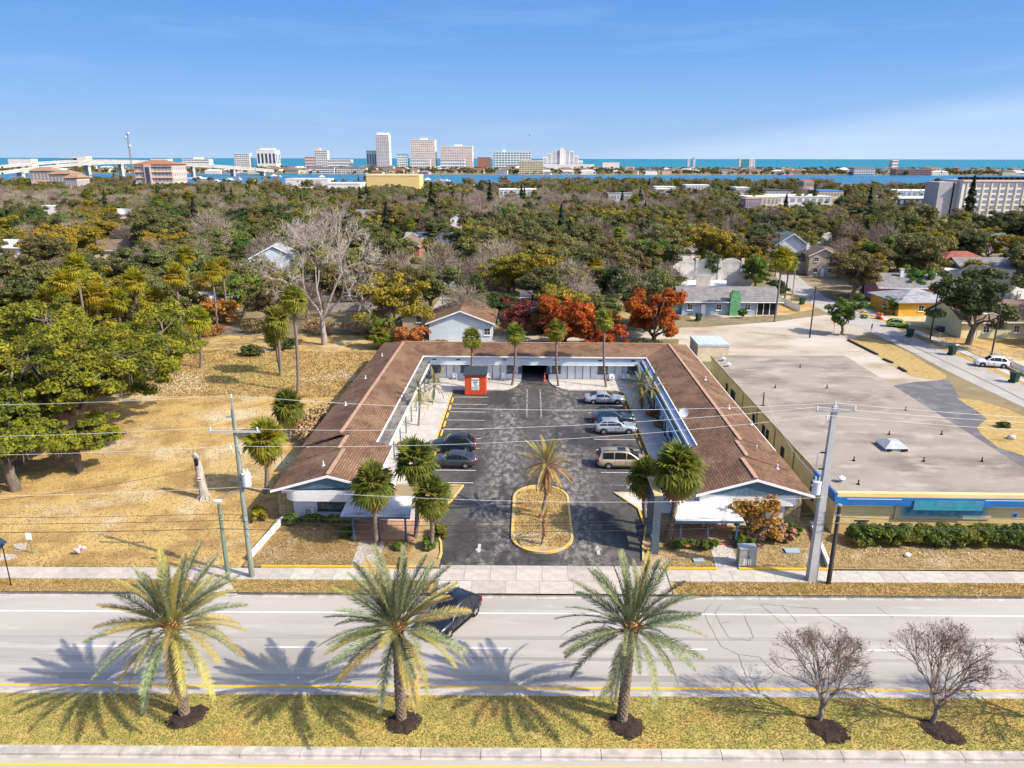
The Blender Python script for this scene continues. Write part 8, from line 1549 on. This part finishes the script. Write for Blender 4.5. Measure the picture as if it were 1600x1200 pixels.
wire('service drop from the concrete pole to the store roof mast', RP + Vector((-.5, 0, 8.0)), Vector((*G(1192, 634, 3.8), 5.2)), .9, .022, M_wire); wire('dark guy cable from the dead trunk down to the left', (-28.8, 58.8, 3.0), (-66, 46.2, 4.2), 1.4, .016, M_dwire)
m = MB(); m.obox((0, 0, 0), 1.0, .09, .09); o = ob('splice_case', m.mesh('splice_case'), M_black, loc=GY(1346, 814, DP.y + .25)); tag(o, 'black splice case on the lowest cable right of the short dark pole', 'cable case')
def small_pole(label, px, py, top, arm=True, tr=False, lamp=False, m=M_darkpole, r=.14):
    x, y = G(px, py); h = GY(px, top, y)[2]; t = thing('utility_pole', label, 'utility pole', (x, y, 0)); b = MB(); b.tube([(0, 0, -.2), (0, 0, h)], [r, r * .7], 8); part(b, 'pole', m, t)
    if arm: b = MB(); b.box(-1.1, 1.1, -.2, -.1, h - .5, h - .38); part(b, 'crossarm', M_darkpole, t)
    if tr: transformer(t, h - 2.2, 1, .4)
    if lamp: b = MB(); b.tube([(0, 0, h - 1), (-1.2, -.3, h - .6), (-2.2, -.5, h - .65)], .04, 5); part(b, 'lamp_arm', M_steel, t); b = MB(); b.ball((-2.5, -.55, h - .7), .35, .15, .12); part(b, 'lamp_head', M_porc, t)
    return (x, y, h)
p1 = small_pole('wooden pole with a transformer over the back alley', 692, 490, 432, True, True, m=M_concpole); p2 = small_pole('pole standing in the grass verge at the corner of the dirt yard', 1265, 528, 447, True); p3 = small_pole('leaning pole beside the side street, behind the corner fan palms', 1237, 472, 412, True, m=M_polewood); p4 = small_pole('pole by the yard fence between the lime hatchback and the cream house', 1453, 531, 454, False); p5 = small_pole('pole with a street lamp behind the white crossover', 1548, 560, 482, False, False, True); p6 = small_pole('pole with a transformer left of the pink house', 1334, 452, 408, False, True); p7 = small_pole('thin pale pole in the wood right of centre', 1054, 395, 352, True, m=M_concpole); p8 = small_pole('pole in front of the tall white gable house', 1211, 432, 365, True)
for a, b, lb in ((p2, p3, 'line from the corner pole to the leaning pole'), (p2, p4, 'line from the corner pole across the side street'), (p4, p5, 'line along the side street between the two fence poles'), (p3, p8, 'line from the leaning pole to the pole at the gable house')): wire(lb, (a[0], a[1], a[2] - .3), (b[0], b[1], b[2] - .3), 1.0, .022, M_dwire, 'lines of the side street')
# ------------------------------------------------------------ signs
t = thing('motel_sign', 'tall dark pylon sign of the motel standing edge on beside the drive', 'sign', (9.75, 50.4, 0)); m = MB(); m.box(-.28, .28, -.22, .22, 0, 5.0); part(m, 'pylon', mat('slate_pylon', (.09, .12, .145), (.07, .09, .11), scale=1), t); m = MB(); m.box(-.22, .22, .225, 3.0, 1.9, 5.0); part(m, 'sign_panel', mat('navy_sign_panel', (.025, .06, .14), (.02, .05, .11), scale=1, rough=.3), t); m = MB(); m.box(-.32, .32, -.26, 3.05, 5.003, 5.14); part(m, 'cap', M_cream, t); m = MB(); m.box(-.2, .2, 2.4, 2.8, 0, 1.9); part(m, 'support', mat('slate_pylon'  , (.12, .16, .19)), t)
m = MB(); m.box(-.31, -.285, -.15, .15, 1.5, 1.7); part(m, 'notice', M_trim, t)
for px, py, top, kind, lb in ((18, 917, 850, 'dia', 'dark diamond shaped road sign seen from behind at the left edge'), (51, 865, 837, 'small', 'small white sign on a green post in the vacant field'), (1302, 522, 501, 'stop', 'red stop sign at the corner of the side street'), (1359, 532, 508, 'blade', 'street name sign at the tip of the roadside grass')):
    x, y = G(px, py); h = GY(px, top, y)[2]; t = thing('road_sign', lb, 'sign', (x, y, .02)); b = MB(); b.cyl((0, 0), .04, 0, h, 7); part(b, 'post', {'dia': M_black, 'small': MATS['green_pole'], 'stop': M_steel, 'blade': M_polewood}[kind], t)
    b = MB()
    if kind == 'dia': b.obox((-.35, .0, h + .05), .95, .03, .95, 0, 0, Matrix.Rotation(.25, 3, 'Z') @ Matrix.Rotation(math.pi / 4, 3, 'Y')); part(b, 'sign_plate', mat('sign_back', (.05, .075, .12), rough=.5), t)
    elif kind == 'small': b.box(-.22, .22, -.06, -.04, h - .35, h + .3); part(b, 'sign_plate', M_trim, t)
    elif kind == 'stop': b.tube([(0, -.05, h), (0, -.08, h)], .42, 8); part(b, 'sign_plate', M_red, t)
    else: b.box(-.12, .12, -.06, -.04, h - .6, h + .2); part(b, 'sign_plate', mat('sign_blue', (.06, .16, .32), rough=.5), t)
m = MB(); 
for k in range(3): a = 2.1 * k; m.tube([(0, 0, 0), (.35 * math.cos(a), .3 * math.sin(a), .55)], [.12, .16], 8)
x, y = G(126, 865); t = thing('flower_vase', 'pale pink ornament standing in the vacant field near the sidewalk', 'ornament', (x, y, .0)); part(m, 'petals', mat('pale_pink', (.60, .42, .40), rough=.7), t); m = MB(); m.cyl((0, 0), .16, 0, .1, 10); part(m, 'foot', M_mulch, t)
# ------------------------------------------------------------ courtyard things
t = thing('donation_shed', 'orange red wooden donation shed with a dark roof and a white notice', 'shed', (-6.75, 90.4, .05)); 
M_red2 = mat('orange_red_boards', (.62, .085, .030), (.54, .07, .025), scale=1.2, rough=.6); b = MB(); b.box(-1.35, 1.35, -1.05, 1.05, .06, 2.75); part(b, 'wall', M_red2, t)
for k in range(9): x0 = -1.35 + k * .3; b = MB(); b.box(x0 + .012, x0 + .288, -1.085, -1.052, .1, 2.7); part(b, 'board', M_red2, t)
b = MB(); slab(b, [(-1.5, -1.25, 2.78), (1.5, -1.25, 2.78), (1.5, 1.2, 3.25), (-1.5, 1.2, 3.25)], .14); part(b, 'roof', mat('dark_shed_roof', (.035, .045, .06), rough=.6), t)
b = MB(); b.box(-.48, .48, -1.115, -1.088, .72, 2.3); pn = part(b, 'notice', M_trim, t)
b = MB(); b.box(-.40, .42, -1.128, -1.117, .80, 1.22); b.box(-.12, .42, -1.128, -1.117, 1.25, 1.42); part(b, 'notice_picture', mat('pale_green_print', (.20, .42, .34), (.45, .55, .50), scale=6), pn)
M_ink = mat('dark_green_ink', (.02, .07, .06), rough=.6)
for n_, z in ((4, 1.98), (3, 1.72), (2, 1.48)): 
    b = MB()
    for k in range(n_): xx = (k - (n_ - 1) / 2) * .23; b.box(xx - .10, xx + .10, -1.128, -1.117, z, z + .045); b.box(xx - .10, xx - .05, -1.128, -1.117, z + .048, z + .19); b.box(xx + .04, xx + .09, -1.128, -1.117, z + .06, z + .17)
    part(b, 'print_line', M_ink, pn)
def chair(label, x, y, rz, col=M_trim):
    t = thing('patio_chair', label, 'chair', (x, y, .17), rz, 'white plastic chairs along the motel'); b = MB(); b.box(-.25, .25, -.25, .25, .40, .44); part(b, 'seat', col, t); b = MB(); b.obox((0, .27, .68), .48, .04, .50, 0, 0, Matrix.Rotation(-.15, 3, 'X')); part(b, 'backrest', col, t)
    for sx in (-1, 1):
        for sy in (-1, 1): b = MB(); b.box(sx * .22 - .025, sx * .22 + .025, sy * .22 - .025, sy * .22 + .025, 0, .398); part(b, 'leg', col, t)
        b = MB(); b.box(sx * .26 - .03, sx * .26 + .03, -.22, .26, .62, .66); part(b, 'armrest', col, t)
for px, lb in ((711, 'white chair left of the red shed by a motel door'), (764, 'white chair right of the red shed'), (786, 'white chair left of the second slender palm'), (955, 'white chair behind the silver coupe, left one'), (975, 'white chair behind the silver coupe, middle of three'), (982, 'white chair behind the silver coupe, rightmost'), (956.5, 'white chair beside the tallest slender palm')): chair(lb, GY(px, 590, 96.1)[0], 95.9 + random.uniform(-.2, .1), random.uniform(-.4, .4))
def bin_(label, x, y, z=.02, rz=0, col=None, s=1.0, grp='wheeled bins'):
    col = col or mat('dark_green_bin', (.018, .05, .035), rough=.5); t = thing('wheeled_bin', label, 'bin', (x, y, z), rz, grp); t.scale = (s,) * 3; b = MB(); vs = [(sx * w, sy * w * 1.1, zz) for zz, w in ((.08, .24), (1.0, .33)) for sx, sy in ((-1, -1), (1, -1), (1, 1), (-1, 1))]; b.raw(vs, [(3, 2, 1, 0), (0, 1, 5, 4), (1, 2, 6, 5), (2, 3, 7, 6), (3, 0, 4, 7)]); part(b, 'bin_body', col, t); b = MB(); b.box(-.36, .36, -.40, .42, 1.003, 1.08); part(b, 'lid', col, t)
    for s in (-1, 1): b = MB(); b.tube([(s * .24, .32, .12), (s * .30, .32, .12)], .12, 10); part(b, 'wheel', M_black, t)
    b = MB(); b.tube([(-.25, .46, .95), (.25, .46, .95)], .025, 6); part(b, 'handle', M_black, t)
for px, py, lb in ((1253, 476, 'dark bin at the street side by the corner of the ranch house'), (1421, 527, 'dark bin at the kerb right of the lime hatchback'), (1487, 555, 'dark bin with a white post behind, between the hatchback and the white crossover'), (1584, 598, 'dark bin at the street edge in front of the white crossover'), (1091, 502, 'blue grey bin at the left end of the ranch house yard')): x, y = G(px, py); bin_(lb, x, y, .05, .3, s=1.35)
bin_('green bin beside the motorcycle at the back left corner', -13.7, 95.6, .17)
def stop_(label, x, y, rz, m=M_yellow):
    t = thing('wheel_stop', label, 'wheel stop', (x, y, .05), rz, 'yellow concrete wheel stops of the car park'); b = MB(); b.prism([(-.1, -.85), (.1, -.85), (.1, .85), (-.1, .85)], 0, .06); b.raw([(-.1, -.85, .06), (.1, -.85, .06), (.1, .85, .06), (-.1, .85, .06), (-.06, -.82, .13), (.06, -.82, .13), (.06, .82, .13), (-.06, .82, .13)], [(4, 5, 6, 7), (0, 1, 5, 4), (1, 2, 6, 5), (2, 3, 7, 6), (3, 0, 4, 7)]); part(b, 'block', m, t)
    for yy in (-.6, .6): b = MB(); b.cyl((0, yy), .03, .131, .15, 8); part(b, 'pin', M_steel, t)
for i in range(len(LY) - 1): stop_('yellow wheel stop of the left parking row, ' + ('nearest the red shed', 'second from the red shed', 'third from the red shed', 'fourth from the red shed', 'fifth from the red shed', 'one stall beyond the black sport utility', 'at the nose of the black sport utility', 'at the nose of the grey hatchback', 'nearest the street')[i], -9.5, (LY[i] + LY[i + 1]) / 2, 0)
for y, lb in ((87.1, 'in front of the silver coupe'), (84.4, 'of the empty stall beyond the dark teal sedan'), (78.7, 'in front of the pale silver crossover, farther end'), (75.7, 'in front of the pale silver crossover, nearer end'), (72.9, 'of the empty stall before the crossover'), (70.0, 'of the empty stall behind the minivan'), (67.2, 'in front of the champagne minivan')): stop_('yellow wheel stop of the right row, ' + lb, 11.85, y, 0)
# satellite dish on the right roof, phone box things, cabinets
x, y = 15.72, 70.6; t = thing('satellite_dish', 'white satellite dish on the inner eave of the right motel wing', 'satellite dish', (x, y, 3.6)); b = MB(); n = 16; q = Vector((-.35, -.75, .45)).to_track_quat('Z', 'Y'); vs = [Vector((0, 0, 0))] + [q @ Vector((.28 * math.cos(6.283 * k / n), .28 * math.sin(6.283 * k / n), .03)) for k in range(n)] + [q @ Vector((.48 * math.cos(6.283 * k / n), .48 * math.sin(6.283 * k / n), .10)) for k in range(n)]; vs = [v + Vector((0, 0, .85)) for v in vs]; b.raw(vs, [(0, 1 + k, 1 + (k + 1) % n) for k in range(n)] + [(1 + k, 1 + n + k, 1 + n + (k + 1) % n, 1 + (k + 1) % n) for k in range(n)], 0, True); part(b, 'dish', M_trim, t); b = MB(); b.tube([(0, .08, 0), (0, .08, .8)], .03, 6); part(b, 'mast', M_steel, t); b = MB(); b.tube([(0, 0, .6), tuple(q @ Vector((0, 0, .55)) + Vector((0, 0, .75)))], .015, 5); b.obox(q @ Vector((0, 0, .55)) + Vector((0, 0, .78)), .1, .1, .1); part(b, 'receiver', M_steel, t)
t = thing('utility_cabinet', 'grey utility cabinet on the lawn right of the front path', 'cabinet', (16.25, 48.75, .1)); b = MB(); b.box(-.62, .62, -.4, .4, 0, 1.55); part(b, 'cabinet_body', mat('cabinet_grey', (.34, .33, .31), (.28, .27, .255), scale=2), t); b = MB(); b.box(-.66, .66, -.44, .44, 1.553, 1.62); part(b, 'lid', M_steel, t); b = MB(); b.box(-.012, .012, -.412, -.402, .1, 1.5); b.box(-.5, -.1, -.412, -.402, .12, .18); b.box(.05, .09, -.44, -.402, .8, 1.0); part(b, 'door_trim', M_black, t); b = MB()
for k in range(4): b.box(-.3 + k * .16, -.22 + k * .16, -.414, -.402, .3, .75)
part(b, 'louvre', M_trim, t)
sheet('front_path', [(13.9, RD(13.9, 47.76)), (15.7, RD(15.7, 47.76)), (16.0, 51.7), (14.3, 51.7)], .125, M_concrete); sheet('front_path', [(-13.0, RD(-13, 47.76)), (-11.0, RD(-11, 47.76)), (-11.2, 51.7), (-13.2, 51.7)], .125, M_concrete)
for x, y, w, d, lb in ((20.4, 50.9, 1.1, .7, 'blue grey meter box lid on the lawn by the concrete pole'), (12.9, 49.3, .8, .5, 'grey valve lid on the lawn left of the front path')): o = ob('ground_lid', MB().box(-w / 2, w / 2, -d / 2, d / 2, 0, .1).mesh('ground_lid'), mat('lid_blue_grey', (.30, .36, .40), rough=.7), loc=(x, y, .12)); tag(o, lb, 'meter lid')
# low white ramp walls at both ends of the motel front
for a, b_, lb in (((-20.9, 48.6), (-20.3, 54.8), 'low white wall running back from the sidewalk at the left end of the motel'), ((22.3, 48.5), (23.4, 55.2), 'low white wall running back beside the store corner')):
    kerb_run('low_wall', [a, b_], .26, .0, .5, M_white); o = sc.objects[-1] if False else [q for q in COL.objects if q.name.startswith('low_wall')][-1]; tag(o, lb, 'wall')
def cone(label, x, y, z, hgt=.75):
    t = thing('traffic_cone', label, 'traffic cone', (x, y, z), 0, 'orange traffic cones'); m_o = mat('cone_orange', (.70, .13, .03), rough=.5); b = MB(); b.box(-.2, .2, -.2, .2, 0, .04); part(b, 'base', m_o, t); b = MB(); b.cyl((0, 0), .15, .042, hgt, 10, r1=.03); part(b, 'cone_body', m_o, t); b = MB(); b.cyl((0, 0), .105, hgt * .5, hgt * .65, 10, r1=.085); part(b, 'white_band', M_trim, t)
cone('orange cone at the right side of the motel passage', 2.2, 95.9, .05, 1.3)
for px, py, lb in ((1371, 498, 'left one of two orange barrels on the side street'), (1376, 499, 'right one of two orange barrels on the side street')):
    x, y = G(px, py); t = thing('traffic_barrel', lb, 'traffic barrel', (x, y, .03), 0, 'orange barrels'); b = MB(); b.cyl((0, 0), .42, 0, .12, 12); part(b, 'base', M_black, t); b = MB(); b.cyl((0, 0), .33, .12, 1.15, 12, r1=.27); part(b, 'drum', MATS['cone_orange'], t); b = MB(); b.cyl((0, 0), .318, .55, .7, 12, r1=.31); part(b, 'white_band', M_trim, t)
# dark edging timbers beside the roadside grass
for (a, b_), lb in zip((((1325, 532), (1371, 555)), ((1380, 562), (1395, 568)), ((1404, 575), (1416, 582))), ('longest dark timber along the roadside grass', 'middle short dark timber along the roadside grass', 'nearest short dark timber along the roadside grass')):
    p, q = G(*a), G(*b_); o = ob('edging_timber', MB().obox((0, 0, .12), math.dist(p, q), .3, .24, math.atan2(q[1] - p[1], q[0] - p[0])).mesh('edging_timber'), M_darkpole, loc=((p[0] + q[0]) / 2, (p[1] + q[1]) / 2, .02)); tag(o, lb, 'timber', 'edging timbers')
x, y = G(1492, 550); m = MB(); m.box(-.07, .07, -.07, .07, 0, 1.3); m.box(-.07, .45, -.06, .06, 1.1, 1.25); o = ob('mailbox_post', m.mesh('mailbox_post'), M_trim, loc=(x, y, 0)); tag(o, 'white post standing behind the bin between the hatchback and the white crossover', 'post')
x, y = G(1580, 686); m = MB(); m.ball((0, 0, .2), .5, .35, .32, 8, 5); o = ob('boulder', m.mesh('boulder'), M_concpole, loc=(x, y, 0)); tag(o, 'grey boulder on the grass by the store driveway', 'boulder')
x, y = G(1435, 878 - 40 + 32); m = MB(); m.ball((0, 0, .14), .28, .2, .18, 7, 5); o = ob('rubbish_bag', m.mesh('rubbish_bag'), M_trim, loc=(28.9, 50.4, .1)); tag(o, 'small white bag lying on the lawn before the hedge', 'bag')
# a lone bird over the sea
p = GY(827.5, 211, 420); m = MB(); m.ball((0, 0, 0), .55, .16, .16, 8, 5); t = thing('bird', 'small dark bird gliding above the skyline', 'bird', p); part(m, 'bird_body', M_black, t)
for s in (-1, 1): m = MB(); m.raw([(-.1, s * .1, .05), (.25, s * .1, .05), (.15, s * .8, .28), (-.05, s * 1.3, .18)], [(0, 1, 2, 3)]); part(m, 'wing', M_black, t)
print('script built in %.1fs, %d objects' % (time.time() - T0, len(sc.objects)))
